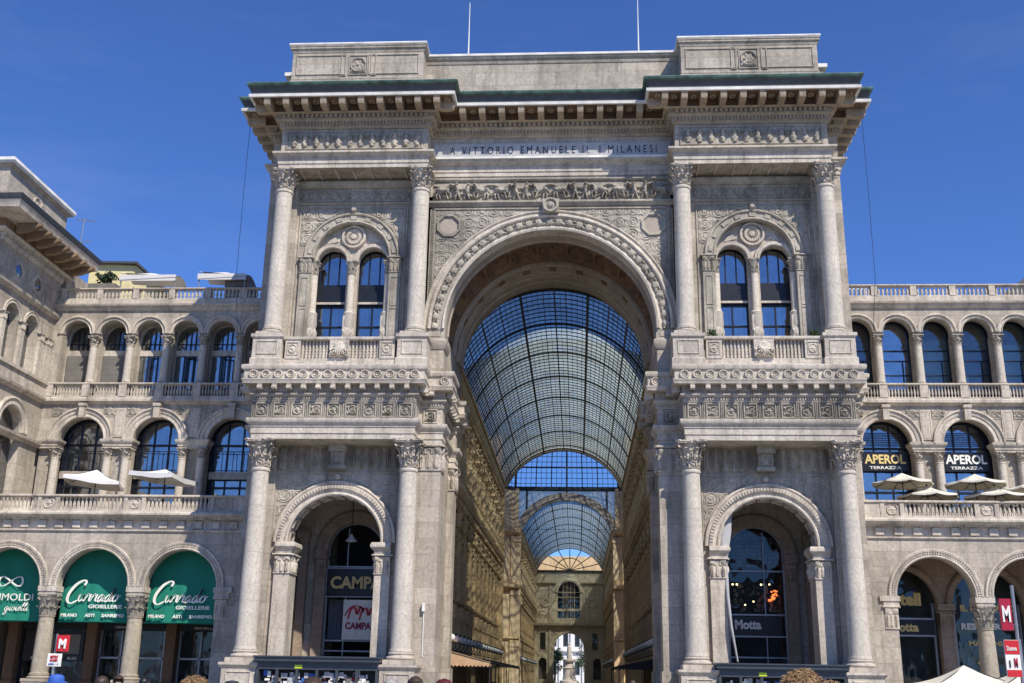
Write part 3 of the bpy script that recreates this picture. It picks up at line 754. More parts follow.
    for (ya, yb) in ((.92, 2.3), (7.9, 9.3)):
        x0, x1 = (6.22, 7.62) if ya < 2 else (6.22, 7.0)
        p, q = F(x0, x1)
        mb.box(p, q, ya, yb, 2.0, 12.85); mb.box(p-.1*(sx > 0), q+.1*(sx < 0), ya-.1, yb+.1, .0, 2.05)
        cap_flat(mb, p, q if ya > 2 else q, ya, 12.85, 14.36, .14)
        mb.box(*F(6.3,7.0), ya+.03, yb-.03, 12.85, 14.36)
        Mx = Matrix.Translation((sx*6.22, (ya+yb)/2, 0)) @ Matrix.Rotation(PI/2 if sx < 0 else -PI/2, 4, 'Z')
        m2 = MB(Mx); cap_flat(m2, -(yb-ya)/2, (yb-ya)/2, 0, 12.85, 14.36, .14); mb.add(m2.v, m2.f)
        # upper: block between cornice and spring of arch
        if ya < 2:
            mb.box(*F(6.28,7.5), .8, 2.3, 18.6, 20.1); mb.sweep(side([(7.5,.8),(6.28,.8),(6.28,2.4)], sx), [(-.3,20.1),(.06,20.1),(.16,20.3),(.2,20.5),(.2,20.62),(.04,20.75),(.04,21.33),(-.3,21.33)])
    obj('great_arch_pier', mb, M['stone'], P)
    mb = MB()  # pier strip detail
    mb.frame(*F(6.45,7.4), 20.85, 21.3, .76, .06, .04)
    obj('impost_panel', mb, M['carved'], P)
    # ---- lower entablature
    path = side(LOWP, sx)
    mb = MB()
    mb.sweep(path, [(-.5,14.36),(.0,14.36),(.0,14.66),(.05,14.68),(.05,15.02),(.1,15.04),(.1,15.14),(.2,15.22),(.26,15.3),(.3,15.42),(.3,15.52),(-.5,15.56)])
    mb.box(*F(7.6,16.97), -.3, 1.4, 14.355, 18.5); mb.box(*F(7.0,17.5), 1.3, 11.5, 14.38, 18.5); mb.box(*F(6.65,7.6), 1.0, 10.9, 14.38, 18.55)
    obj('lower_architrave', mb, M['trim'], P)
    mb = MB()
    mb.sweep(path, [(-.4,15.5),(.0,15.5),(.0,16.5),(-.4,16.5)])
    along(path, .0, .15, lambda q,n,t,st: blk(mb, q,n,t, st*.5, -.1, .125, 16.64, 16.8))
    along(path, .0, .15, lambda q,n,t,st: blk(mb, q,n,t, st*.55, .05, .17, 17.0, 17.22))
    mb.sweep(path, [(-.4,16.48),(.06,16.5),(.1,16.6),(-.4,16.62)])
    mb.sweep(path, [(-.4,16.6),(.07,16.6),(.07,16.82),(-.4,16.82)])
    mb.sweep(path, [(-.4,16.8),(.16,16.8),(.24,16.9),(.24,16.98),(-.4,17.0)])
    mb.sweep(path, [(-.4,16.98),(.12,16.98),(.12,17.5),(-.4,17.5)])
    obj('lower_frieze', mb, M['stone'], P)
    mb = MB()   # nine carved panels with triglyph strips
    w9 = (16.97-7.62)/9
    for k in range(9):
        p, q = F(7.62+w9*k+.13, 7.62+w9*(k+1)-.13)
        mb.frame(p, q, 15.6, 16.46, -.65, .09, .1); mb.relief(p+.12, q-.12, 15.72, 16.34, -.66, scrolls(.62,.62) if k % 2 else rosettes(q-p-.24,.62), .2, 26, 22)
    for k in range(10):
        x = sx*(7.62+w9*k); 
        for o in (-.06,.03): mb.box(x+o-.005, x+o+.035, -.73, -.6, 15.58, 16.48)
    mb.frame(*F(6.5,7.35), 15.6, 16.46, .92, .09, .1); mb.relief(*F(6.62,7.23), 15.72, 16.34, .9, scrolls(.61,.62), .2, 26, 22)
    obj('carved_panels', mb, M['carved'], P)
    mb = MB()   # cornice brackets, shell coffers, circle fascia
    def brk(q, n, t, st):
        prof = [(.1,17.2),(.3,17.16),(.5,17.12),(.6,17.18),(.6,17.3),(.5,17.36),(.56,17.5),(.1,17.5)]
        vs = [((q+t*a+n*p).x, (q+t*a+n*p).y, z) for a in (-.13,.13) for p, z in prof]; m = len(prof)
        mb.add(vs, [tuple(range(m)), tuple(range(2*m-1, m-1, -1))]+[(i, (i+1) % m, (i+1) % m+m, i+m) for i in range(m)])
    along(path, .1, .84, brk, .1)
    obj('cornice_brackets', mb, M['trim'], P)
    mb = MB()
    mb.sweep(path, [(-.4,17.48),(.6,17.48),(.62,17.62),(.66,17.68),(.66,17.74),(.56,17.76),(.56,18.26),(.66,18.3),(.7,18.4),(.7,18.54),(.6,18.6),(-.4,18.6)])
    nci = 14
    for k in range(nci):
        x = sx*(7.25+(k+.5)*(17.3-7.25)/nci); mb.arcsweep(x, 18.01, [(.02,-1.22),(.1,-1.3),(.15,-1.24),(.19,-1.34),(.25,-1.34),(.28,-1.2)], 0, 2*PI, 16, closed=False)
    mb.arcsweep(sx*6.1, 18.01, [(.02,.36),(.1,.28),(.15,.34),(.19,.25),(.25,.25),(.28,.4)], 0, 2*PI, 16, closed=False); mb.frame(*F(5.8,6.42), 17.72, 18.3, .36, .06, .05)
    obj('lower_cornice', mb, M['trim'], P)
    # ---- balcony stage
    mb = MB()
    for cx in (16.43, 7.92):
        x = sx*cx
        mb.box(x-.86, x+.86, -.86, 1.2, 18.59, 20.3)
        mb.sweep([(x-.86,1.2),(x-.86,-.86),(x+.86,-.86),(x+.86,1.2)], [(-.2,20.28),(.02,20.28),(.1,20.36),(.1,20.55),(-.8,20.55)])
        mb.sweep([(x-.86,1.2),(x-.86,-.86),(x+.86,-.86),(x+.86,1.2)], [(-.2,18.59),(.08,18.59),(.08,19.05),(.02,19.12),(-.2,19.12)])
        mb.frame(x-.62, x+.62, 19.3, 20.15, -.86, .07, .05)
    obj('upper_pedestal', mb, M['trim'], P)
    bal = MB()
    p, q = F(8.78, 15.57)
    bal.box(p, q, -.62, .0, 18.59, 19.12); bal.bevbox(p-.0, q+.0, -.72, .08, 20.22, 20.42); 
    for (m0, m1) in ((8.95,9.85),(14.5,15.4),(11.75,12.65)):
        aa, bb = F(m0, m1); bal.box(aa, bb, -.66, -.02, 19.1, 20.23)
        if m0 == 11.75: bal.relief(aa-.12, bb+.12, 19.15, 20.35, -.7, lambda u, v: max(scrolls(.55,.6)(u, v), dome(math.hypot(u-.57, v-.6), .35)), .22, 36, 36)
        else: bal.frame(aa+.12, bb-.12, 19.3, 20.1, -.66, .06, .05); bal.relief(aa+.2, bb-.2, 19.4, 20.0, -.67, rosettes(.5,.6), .14, 18, 18)
    for (m0, m1) in ((9.85,11.75),(12.65,14.5)):
        n_ = 9
        for k in range(n_):
            x = sx*(m0+(m1-m0)*(k+.5)/n_); bal.bevbox(x-.055, x+.055, -.5, -.2, 19.12, 20.23, .02)
        for zz in (19.3, 19.66, 20.02): 
            aa, bb = F(m0, m1); bal.box(aa, bb, -.42, -.28, zz-.04, zz+.04)
        for k in range(n_-1):
            x = sx*(m0+(m1-m0)*(k+1)/n_); 
            for zz in (19.48, 19.84): bal.box(x-.05, x+.05, -.4, -.3, zz-.06, zz+.06)
    obj('balustrade', bal, M['trim'], P)
    # ---- upper tower wall + biforate window
    a, b = F(7.55, 17.7); c = sx*12.25; ZA = 26.1
    mb = MB(); mb.wall(a, b, 18.5, 31.4, 1.2, 1.9, [(c, 2.35, 20.3, ZA, True)], 32)
    mb.box(*F(16.9,17.7), 1.9, 11.6, 18.5, 31.4); mb.box(*F(7.55,8.0), 1.9, 11.6, 18.5, 31.4); mb.box(a, b, 5.0, 5.4, 18.5, 31.4); mb.box(*F(8,16.9), 11.2, 11.6, 18.5, 31.4)
    obj('tower_upper_wall', mb, M['stone'], P)
    W = MB()
    W.wall(c-2.33, c+2.33, 20.3, 28.43, 1.72, 2.05, [(c-1.28, .92, 20.3, 25.95, True), (c+1.28, .92, 20.3, 25.95, True)], 20)
    win = None
    # cut the tracery outline to the arch by building it as wall under the arch: archivolt hides its corners
    W = MB()
    def trac(mbx, y0, y1):
        n = 40
        for i in range(n):
            xa = -2.34+4.68*i/n; xb = -2.34+4.68*(i+1)/n
            def top(x): return ZA+math.sqrt(max(0, 2.35**2-x*x))
            def bot(x):
                best = None
                for o in (-1.28, 1.28):
                    if abs(x-o) < .92: best = 25.95+math.sqrt(max(0, .92**2-(x-o)**2))
                return best if best else 20.3
            xm = (xa+xb)/2
            inside = any(abs(xm-o) < .92 for o in (-1.28, 1.28))
            if inside: za = max(bot(xa), 25.95) if bot(xa) != 20.3 else 25.95; zb = max(bot(xb), 25.95) if bot(xb) != 20.3 else 25.95
            else: za = zb = 20.3
            vs = [(c+xa,y0,za),(c+xb,y0,zb),(c+xb,y0,top(xb)),(c+xa,y0,top(xa)),(c+xa,y1,za),(c+xb,y1,zb),(c+xb,y1,top(xb)),(c+xa,y1,top(xa))]
            fs = [(0,1,2,3),(7,6,5,4),(0,4,5,1)]
            if not inside: fs += [(0,3,7,4),(1,5,6,2)]
            mbx.add(vs, fs)
    trac(W, 1.7, 2.1)
    for o in (-1.28, 1.28):
        W.arcsweep(c+o, 25.95, [(.9,1.75),(.9,1.5),(.96,1.44),(1.06,1.44),(1.1,1.52),(1.2,1.5),(1.24,1.6),(1.24,1.75)], n=24)
    W.arcsweep(c, 27.62, [(.0,1.42),(.16,1.44),(.2,1.6),(.3,1.6),(.34,1.46),(.46,1.46),(.5,1.6),(.6,1.6),(.62,1.44),(.74,1.44),(.78,1.6),(.78,1.72)], 0, 2*PI, 28, closed=False)
    for k in range(20):
        aa = k*PI/10; W.tube([(c+.2*math.cos(aa), 1.52, 27.62+.2*math.sin(aa)), (c+.5*math.cos(aa), 1.47, 27.62+.5*math.sin(aa))], [.02,.045], 5)
    for o in (-1, 1):
        W.prism([(c+o*.95, 27.35), (c+o*1.75, 27.15), (c+o*1.25, 27.75)], 1.6, 1.72)
    tr_ = obj('tracery', W, M['trim'], P)
    W = MB()   # big arch round the pair of lights
    W.arcsweep(c, ZA, [(2.3,1.9),(2.3,1.15),(2.36,1.08),(2.44,1.1),(2.48,1.16),(2.8,1.16),(2.84,1.06),(2.92,1.04),(2.98,1.1),(2.98,1.25)], n=40)
    for k in range(9):
        aa = PI*(k+.5)/9; a0, a1 = aa-.07, aa+.07
        vs = [(c+r*math.cos(t), y, ZA+r*math.sin(t)) for r in (2.52,2.76) for t in (a0, a1) for y in (1.09,1.17)]
        W.add(vs, [(0,1,3,2),(4,6,7,5),(0,4,5,1),(2,3,7,6),(0,2,6,4),(1,5,7,3)])
    W.arcsweep(c, 29.25, [(0,.9),(.12,.9),(.2,1.0),(.24,1.2)], 0, 2*PI, 16, closed=False)
    for s2 in (-1, 1):
        x0, x1 = c+s2*2.42, c+s2*3.12
        W.box(x0, x1, 1.0, 1.3, 20.4, 25.05); cap_flat(W, x0, x1, 1.0, 25.05, 26.08, .1)
        for zz in (20.9, 22.9): W.frame(min(x0, x1)+.14, max(x0, x1)-.14, zz, zz+1.85, 1.0, .05, .04)
    for s2 in (-1, 1): W.bevbox(*sorted((c+s2*3.32, c+s2*3.42)), 1.13, 1.22, 20.4, 29.4, .03)
    W.bevbox(c-3.42, c+3.42, 1.13, 1.22, 29.4, 29.5, .03)
    for s2 in (-1, 1):
        xa = c+(.35 if s2 > 0 else -3.28); W.relief(xa, xa+2.93, 26.9, 29.36, 1.18, masked(lambda u, v: scrolls(.82,.82)(u, v % .82), xa, 26.9, c, ZA, 3.02), .1, 66, 60)
    W.sweep([(c-3.6,1.2),(c+3.6,1.2)], [(-.1,29.62),(.1,29.64),(.16,29.72),(-.1,29.75)])
    W.relief(c-3.5, c+3.5, 29.85, 30.6, 1.16, rosettes(.62,.75), .14, 180, 22)
    W.sweep([(c-3.6,1.2),(c+3.6,1.2)], [(-.1,30.72),(.12,30.74),(.3,30.9),(.34,31.0),(.34,31.12),(-.1,31.14)])
    obj('window_surround', W, M['carved'], P)
    for k, o in enumerate((-2.3, 0, 2.3)):
        r = .23
        W = MB(); W.lathe([(.34,0),(.34,.15),(.28,.2),(.36,.5),(.4,.9),(.3,1.15),(.36,1.4),(.33,2.0),(.36,2.1),(.26,2.2),(r,2.35),(r,4.55),(.26,4.6)], seg=16)
        W.relief(-.3,.3,.3,1.9,-.28,scrolls(.3,.8),.14,14,30)
        cc = obj('colonnette', W, M['trim'], P, (c+o, 1.5, 20.45))
        obj('capital', capital_mb(.22, .86, .32, tiers=1, nl=6), M['carved'], cc, (c+o, 1.5, 25.08))
    # glazed lights
    for o in (-1.28, 1.28):
        G = MB(); G.box(c+o-.95, c+o+.95, 2.3, 2.32, 20.2, 26.95)
        fr = MB()
        fr.box(c+o-.92, c+o+.92, 2.12, 2.3, 23.3, 24.65); fr.box(c+o-.92, c+o+.92, 2.08, 2.3, 23.35, 23.6)
        for x in (-.33, .33): fr.box(c+o+x-.03, c+o+x+.03, 2.2, 2.3, 24.6, 26.95)
        for x in (-.02,): fr.box(c+o+x-.04, c+o+x+.04, 2.2, 2.3, 20.2, 23.3)
        for x in (-.88, .84): fr.box(c+o+x, c+o+x+.05, 2.18, 2.3, 20.2, 26.2)
        for z in (21.9, 23.2): fr.box(c+o-.92, c+o+.92, 2.19, 2.3, z, z+.08)
        w_ = obj('window_frame', fr, M['bronze'], P); obj('pane', G, M['glass'], w_)
        cu = MB()
        for k in range(14): cu.box(c+o-.9+.128*k, c+o-.9+.128*k+.1, 2.42+.04*(k % 2), 2.46+.04*(k % 2), 20.2, 23.2) if (k % 7) < (5 if o*sx < 0 else 3) else None
        obj('curtain', cu, M['curtain'], w_)
        bar = MB(); bar.box(c+o-.92, c+o+.92, 2.04, 2.1, 23.36, 23.5); obj('transom', bar, M['trim'], w_)
    # ---- attic block
    a, b = F(8.1, 16.5)
    mb = MB()
    mb.box(a, b, -.42, 3.5, 36.0, 39.7); mb.box(a-.06, b+.06, -.5, 3.6, 36.0, 37.55)
    mb.sweep([(a,3.5),(a,-.42),(b,-.42),(b,3.5)], [(-.3,39.5),(.02,39.5),(.06,39.6),(.06,39.68),(.16,39.76),(.16,39.86),(.2,39.9),(.2,39.99),(-.3,40.0)])
    for (p, q) in ((a+.25, a+3.5), (b-3.5, b-.25)): mb.frame(p, q, 37.9, 39.35, -.42, .1, .06)
    for x in (c-1.05, c+.85): mb.frame(x-.05, x+.3, 37.8, 39.4, -.42, .07, .07)
    mb.frame(c-.62, c+.62, 37.85, 39.3, -.42, .08, .07); mb.relief(c-.5, c+.5, 38.0, 39.15, -.44, lambda u, v: max(rosettes(1.0,1.15)(u, v), .6*scrolls(.5,.55)(u, v)), .2, 30, 30)
    for k in range(60): mb.box(a+(b-a)*k/60, a+(b-a)*(k+.55)/60, -.53, -.4, 37.56, 37.63)
    mb.box(*F(8.6,17.3), 3.4, 11, 36.0, 39.0); 
    mb.box(*F(16.6,17.35), 1.9, 11.0, 36.0, 39.2)
    obj('attic_block', mb, M['stone'], P)
    mb = MB(); mb.sweep([(a,3.6),(a,-.42),(b,-.42),(b,3.6)], [(-.3,39.98),(.22,39.98),(.25,40.06),(.2,40.14),(-.3,40.16)]); mb.box(a-.05, b+.05, -.45, 3.6, 40.02, 40.14)
    mb.box(*F(16.3,17.6), 1.7, 11.1, 39.2, 39.45); 
    obj('attic_coping', mb, M['whitegrime'], P)
# central attic
mb = MB(); mb.box(-8.2, 8.2, 1.0, 11, 36.0, 39.4); mb.box(-8.1, 8.1, .92, 3, 36.0, 37.0); mb.box(-8.1,8.1,.88,1.1,37.0,37.08)
mb.sweep([(-8.1,1.0),(8.1,1.0)], [(-.2,39.35),(.04,39.35),(.1,39.5),(.1,39.56),(.24,39.7),(.26,39.83),(-.2,39.83)])
obj('central_attic', mb, M['stone'], P)
mb = MB(); mb.box(-8.1, 8.1, .68, 11, 39.82, 39.97); obj('attic_coping', mb, M['whitegrime'], P)
# antennas and hanging cables
for x, z in ((-5.45, 43.9), (5.6, 43.9)):
    mb = MB(); mb.tube([(0,0,0),(0,0,2.0),(.0,0,z-39.6)], [.05,.035,.02], 6); mb.box(-.12,.12,-.12,.12,0,.08)
    tag(obj('lightning_rod', mb, M['white'], None, (x, 1.4, 39.97)), 'thin white lightning rod on the attic roof, %s of the two' % ('left' if x < 0 else 'right'), 'lightning rod', 'lightning rods on the portal roof')
for sx in (-1, 1):
    x = 18.85
    mb = MB(); mb.tube([(sx*x, -.4, 35.9), (sx*(x+.05), -.3, 30), (sx*(x+.02), -.2, 24), (sx*(x-.2), 1, 19.6), (sx*(x-1.6), 1.4, 18.3)], .014, 5)
    tag(obj('hanging_cable', mb, M['black']), 'thin dark cable hanging from the %s end of the green eave' % ('left' if sx < 0 else 'right'), 'cable', 'cables hanging from the eaves')
# ================================================================== ARCADED WINGS
def simple_capital(r, h, w): return capital_mb(r, h, w, tiers=2, nl=6)
def wing(sx):
    word = 'left' if sx < 0 else 'right'
    B = thing('arcade_building', ('pale stone arcaded palace wing with green awnings, left of the portal' if sx < 0 else 'pale stone arcaded palace wing with dark bar signs, right of the portal'),
              'palace wing', (sx*26, 10, 0), 'arcaded wings beside the portal')
    F = lambda a, b: (min(sx*a, sx*b), max(sx*a, sx*b))
    XE = 36.3
    def bx(mb, x0, x1, *r): mb.box(*F(x0, x1), *r)
    pitch_ = 2.59; pitch2 = 5.18
    ucen = [20.35+pitch_*k for k in range(6 if sx < 0 else 7)]
    if sx < 0: ucen = ucen[:6]
    ucol = [21.645+pitch_*k for k in range(5 if sx < 0 else 6)]
    xr = 35.0 if sx < 0 else XE
    mcen = [21.65, 26.83, 32.01]
    # --- upper storey
    mb = MB(); a, b = F(17.7, xr)
    ops = [(sx*c, 0.99, 23.8, 24.02, True) for c in ucen if c+1.1 < xr]
    mb.wall(a, b, 23.8, 25.75, 10.0, 10.75, ops, 18)
    bx(mb, 17.7, 19.3, 10.0, 10.75, 19.0, 23.8)
    mb.box(a, b, 13.8, 14.2, 10, 26.5); bx(mb, 17.7, xr, 10.7, 14, 25.4, 25.7)
    if sx < 0: bx(mb, 34.3, 35.0, 9.9, 10.75, 19.0, 23.8)
    for x in ucol: bx(mb, x-.28, x+.28, 10.5, 10.95, 20.3, 23.82)
    obj('upper_wall', mb, M['stone'], B)
    mb = MB()
    for c in ucen:
        if c+1.1 < xr: mb.arcsweep(sx*c, 24.02, [(.95,10.3),(.93,9.9),(.98,9.86),(1.02,9.92),(1.14,9.92),(1.18,9.8),(1.29,9.82),(1.29,10.02)], n=26)
    obj('arch_moulding', mb, M['trim'], B)
    pc = None
    for x in ucol:
        if pc is None:
            pc = column(B, sx*x, 10.08, 20.3, .27, .245, 2.6, .25, .65, .36, name='column', tiers=1, seg=16, nl=6)
        else: copytree(pc, B, (sx*x, 10.08, 20.55))
    mb = MB()   # cornice and parapet
    pth = [(a, 10.0), (b, 10.0)]
    mb.sweep(pth, [(-.3,25.7),(.06,25.7),(.12,25.8),(.2,25.86),(.2,25.95),(.34,26.0),(.38,26.12),(-.3,26.14)])
    mb.sweep(pth, [(-.5,26.1),(.16,26.1),(.16,26.5),(-.5,26.5)])
    bx(mb, 17.7, xr, 10.0, 14.2, 25.9, 26.2)
    obj('roof_cornice', mb, M['trim'], B)
    def balustrade(xa, xb, y, z0, z1, step, nper, name='balustrade', pw=.2, diag=False):
        m_ = MB(); h = z1-z0
        bx(m_, xa, xb, y, y+.3, z0, z0+.12*h); p, q = F(xa, xb); m_.bevbox(p, q, y-.06, y+.36, z1-.12*h, z1, .03)
        k = 0; x = step[0]
        while x < xb+.01:
            if x > xa: bx(m_, x-pw, x+pw, y-.03, y+.33, z0+.1*h, z1-.1*h)
            nx_ = x+step[1]
            for i in range(nper):
                t = x+pw+(step[1]-2*pw)*(i+.5)/nper
                if xa < t < xb-.05: balus_mb(m_, sx*t, y+.15, z0+.11*h, .78*h, (step[1]-2*pw)/nper*.36, 6)
            x = nx_
        return obj(name, m_, M['trim'], B)
    balustrade(17.7, xr, 9.9, 26.5, 27.38, (19.05, pitch_), 8)
    balustrade(17.7, xr, 9.7, 19.35, 20.42, (19.05, pitch_), 10, pw=.26)
    mb = MB()
    mb.sweep(pth, [(-.5,18.95),(.05,18.95),(.2,19.08),(.34,19.12),(.34,19.3),(.3,19.36),(-.5,19.36)])
    obj('string_course', mb, M['trim'], B)
    # --- middle storey
    mb = MB()
    ops = [(sx*c, 1.62, 16.45, 16.45, True) for c in mcen]
    mb.wall(a, b, 16.45, 19.0, 10.0, 10.8, ops, 26)
    piers = [(17.7, 20.03)]+[(c+1.62, c+pitch2-1.62) for c in mcen[:-1]]+[(mcen[-1]+1.62, xr)]
    for (p, q) in piers:
        if q <= p: continue
        bx(mb, p+.05, q-.05, 10.35, 10.9, 10.7, 16.0)
    obj('middle_wall', mb, M['stone'], B)
    mb = MB()
    for (p, q) in piers:
        if q <= p: continue
        pp = [(sx*p, 10.9), (sx*p, 10.0), (sx*q, 10.0), (sx*q, 10.9)]
        if sx < 0: pp = [(sx*q, 10.9), (sx*q, 10.0), (sx*p, 10.0), (sx*p, 10.9)]
        mb.sweep(pp, [(-.4,15.9),(.0,15.9),(.0,16.05),(.05,16.08),(.05,16.2),(.16,16.32),(.2,16.42),(.2,16.52),(-.4,16.54)])
        mb.box(*F(p+.02, q-.02), 10.02, 10.88, 15.91, 16.5)
        if q-p > 1.5 and q-p < 2.2:
            m0 = (p+q)/2
            bx(mb, m0-.36, m0+.36, 9.94, 10.02, 16.7, 18.7); p1, q1 = F(m0-.3, m0+.3); mb.frame(p1, q1, 16.8, 18.6, 9.94, .06, .03)
    for c in mcen:
        mb.arcsweep(sx*c, 16.45, [(1.58,10.3),(1.58,9.92),(1.64,9.88),(1.72,9.92),(1.86,9.92),(1.9,9.86),(2.1,9.84),(2.16,9.74),(2.26,9.76),(2.26,10.02)], n=36)
        mb.box(sx*c-.2, sx*c+.2, 9.55, 10.0, 17.95, 18.95); mb.box(sx*c-.26, sx*c+.26, 9.48, 10.0, 18.75, 18.95)
    obj('archivolt', mb, M['trim'], B)
    mb = MB()
    for c in mcen:
        for s2 in (-1, 1):
            p, q = sorted((sx*c+s2*1.35, sx*c+s2*2.2)); mb.relief(p, q, 18.1, 18.85, 9.97, scrolls(.42,.7), .1, 30, 22)
    obj('spandrel_carving', mb, M['carved'], B)
    pc = None
    for (p, q) in piers:
        if q <= p: continue
        m0 = (p+q)/2 if q-p < 2.2 else (q-.97 if p < 18 else p+.97)
        for o in (-.64, .64):
            if m0+o > xr-.1 or m0+o < 17.9: continue
            if pc is None: pc = column(B, sx*(m0+o), 10.12, 10.9, .29, .255, 4.05, .3, .68, .36, tiers=1, seg=16, nl=6)
            else: copytree(pc, B, (sx*(m0+o), 10.12, 11.2))
    # --- terrace
    YT = 5.0; a2, b2 = F(17.4, 36.4)
    mb = MB(); mb.box(a2, b2, YT+.1, 10.8, 9.78, 10.7); 
    pt = [(a2, YT), (b2, YT)]
    mb.sweep(pt, [(-.4,9.7),(.06,9.7),(.12,9.76),(.12,9.84),(-.4,9.86)])
    mb.sweep(pt, [(-.4,10.45),(.1,10.45),(.2,10.55),(.42,10.62),(.5,10.7),(.5,10.8),(.42,10.9),(-.4,10.92)])
    x = 18.0
    while x < 36: 
        p, q = F(x, x+.5); mb.bevbox(p, q, YT-.045, YT+.01, 9.94, 10.38, .02); x += 1.09
    kk = 0; x = 17.6
    while x < 36: bx(mb, x, x+.1, YT-.22, YT, 10.44, 10.56); x += .2
    obj('terrace_cornice', mb, M['trim'], B)
    mb = MB(); h = 1.0; z0, z1 = 10.92, 11.97; y = YT-.12
    p, q = F(17.4, 36.4); mb.box(p, q, y, y+.34, z0, z0+.14); mb.bevbox(p, q, y-.08, y+.42, z1-.14, z1, .03)
    x = 19.45
    while x < 36:
        # one bay: pier, carved panel, pier, balusters
        bx(mb, x, x+.25, y-.02, y+.36, z0, z1-.1); bx(mb, x+1.15, x+1.4, y-.02, y+.36, z0, z1-.1); bx(mb, x+.25, x+1.15, y+.08, y+.3, z0, z1-.1)
        p, q = F(x+.36, x+1.04); mb.relief(p, q, z0+.2, z1-.2, y+.07, rosettes(.68,.65), .12, 16, 16)
        for i in range(16):
            t = x+1.4+(5.45-1.4)*(i+.5)/16
            if t < 36.2: balus_mb(mb, sx*t, y+.17, z0+.13, .8, .1, 6)
        for i in range(34):
            t = x+1.4+(5.45-1.4)*(i+.5)/34
            if t < 36.2: mb.box(sx*t-.03, sx*t+.03, y+.1, y+.24, z0+.12, z0+.34)
        x += 5.45
    bx(mb, 17.4, 19.45, y+.02, y+.32, z0, z1-.1)
    obj('balustrade', mb, M['trim'], B)
    # --- ground arcade
    gc = [22.22, 27.67, 33.12]; 
    mb = MB()
    mb.wall(a2, b2, 6.45, 9.8, YT, YT+.85, [(sx*c, 2.25, 6.45, 6.45, True) for c in gc], 36)
    bx(mb, 17.4, 19.97, YT, YT+.85, 0, 6.45); bx(mb, 17.4, 19.9, YT+.8, 10, 0, 9.8)
    bx(mb, 35.6, 36.4, YT, YT+.85, 0, 6.45)
    obj('ground_wall', mb, M['stone'], B)
    mb = MB()
    for c in gc:
        mb.arcsweep(sx*c, 6.45, [(2.2,5.3),(2.2,4.92),(2.26,4.86),(2.34,4.9),(2.36,4.95),(2.5,4.95),(2.54,4.88),(2.66,4.86),(2.7,4.92),(2.72,5.02)], n=44)
        for k in range(52):
            aa = PI*(k+.5)/52; vs = [(sx*c+r*math.cos(aa+t), yy, 6.45+r*math.sin(aa+t)) for r in (2.38,2.5) for t in (-.018,.018) for yy in (4.87,4.97)]
            mb.add(vs, [(0,1,3,2),(4,6,7,5),(0,4,5,1),(2,3,7,6),(0,2,6,4),(1,5,7,3)])
        p, q = sorted((sx*(c-2.25), sx*(c-2.95)))
    bx(mb, 19.0, 20.15, YT-.14, YT+.9, 6.15, 6.45); bx(mb, 19.2, 20.1, YT-.08, YT+.88, 5.9, 6.15)
    cap_flat(mb, *F(19.25, 19.99), YT-.02, 4.6, 5.9, .08)
    bx(mb, 35.5, 36.4, YT-.14, YT+.9, 6.15, 6.45)
    for x in (24.945, 30.395):
        bx(mb, x-.55, x+.55, YT-.1, YT+.95, 6.12, 6.45); bx(mb, x-.5, x+.5, YT-.04, YT+.9, 5.98, 6.13)
    obj('archivolt', mb, M['trim'], B)
    pc = None; colm = M['cream_col']
    for x in (24.945, 30.395):
        if pc is None: pc = column(B, sx*x, YT+.42, .9, .5, .43, 3.35, .45, 1.28, .54, mats=(colm, colm, M['carved']), tiers=2, seg=24, nl=8)
        else: copytree(pc, B, (sx*x, YT+.42, 1.35))
        mb = MB(); mb.box(sx*x-.7, sx*x+.7, YT-.28, YT+1.12, 0, .9); obj('column_pedestal', mb, colm, B)
    # --- arcade interior: ceiling ribs, rear wall piers
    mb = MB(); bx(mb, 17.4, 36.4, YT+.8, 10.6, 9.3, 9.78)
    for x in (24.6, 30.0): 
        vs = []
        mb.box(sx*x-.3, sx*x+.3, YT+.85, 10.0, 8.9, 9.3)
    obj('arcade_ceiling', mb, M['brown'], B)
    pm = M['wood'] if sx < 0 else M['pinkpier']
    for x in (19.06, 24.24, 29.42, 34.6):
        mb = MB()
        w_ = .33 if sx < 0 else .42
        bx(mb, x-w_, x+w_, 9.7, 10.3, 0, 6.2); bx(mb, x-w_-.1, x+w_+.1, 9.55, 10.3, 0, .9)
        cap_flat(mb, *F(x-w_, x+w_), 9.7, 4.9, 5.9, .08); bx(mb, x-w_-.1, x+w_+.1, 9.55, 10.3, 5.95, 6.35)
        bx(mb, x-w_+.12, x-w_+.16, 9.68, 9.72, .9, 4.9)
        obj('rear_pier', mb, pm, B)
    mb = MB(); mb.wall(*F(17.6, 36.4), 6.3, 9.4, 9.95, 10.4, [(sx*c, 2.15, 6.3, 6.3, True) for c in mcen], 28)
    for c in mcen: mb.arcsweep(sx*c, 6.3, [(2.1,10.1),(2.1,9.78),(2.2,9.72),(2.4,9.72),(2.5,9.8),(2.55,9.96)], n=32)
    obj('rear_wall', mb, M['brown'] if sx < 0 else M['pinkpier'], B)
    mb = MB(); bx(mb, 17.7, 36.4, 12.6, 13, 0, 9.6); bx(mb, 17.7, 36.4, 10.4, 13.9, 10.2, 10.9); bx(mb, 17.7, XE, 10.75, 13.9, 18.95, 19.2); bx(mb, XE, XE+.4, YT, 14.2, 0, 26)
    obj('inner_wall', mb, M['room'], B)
    mb = MB(); bx(mb, 17.7, XE+.3, 14.1, 30, 9.0, 25.9); bx(mb, 17.7, XE+.3, 12.9, 14.3, 0, 25.9)
    obj('building_body', mb, M['stone'], B)
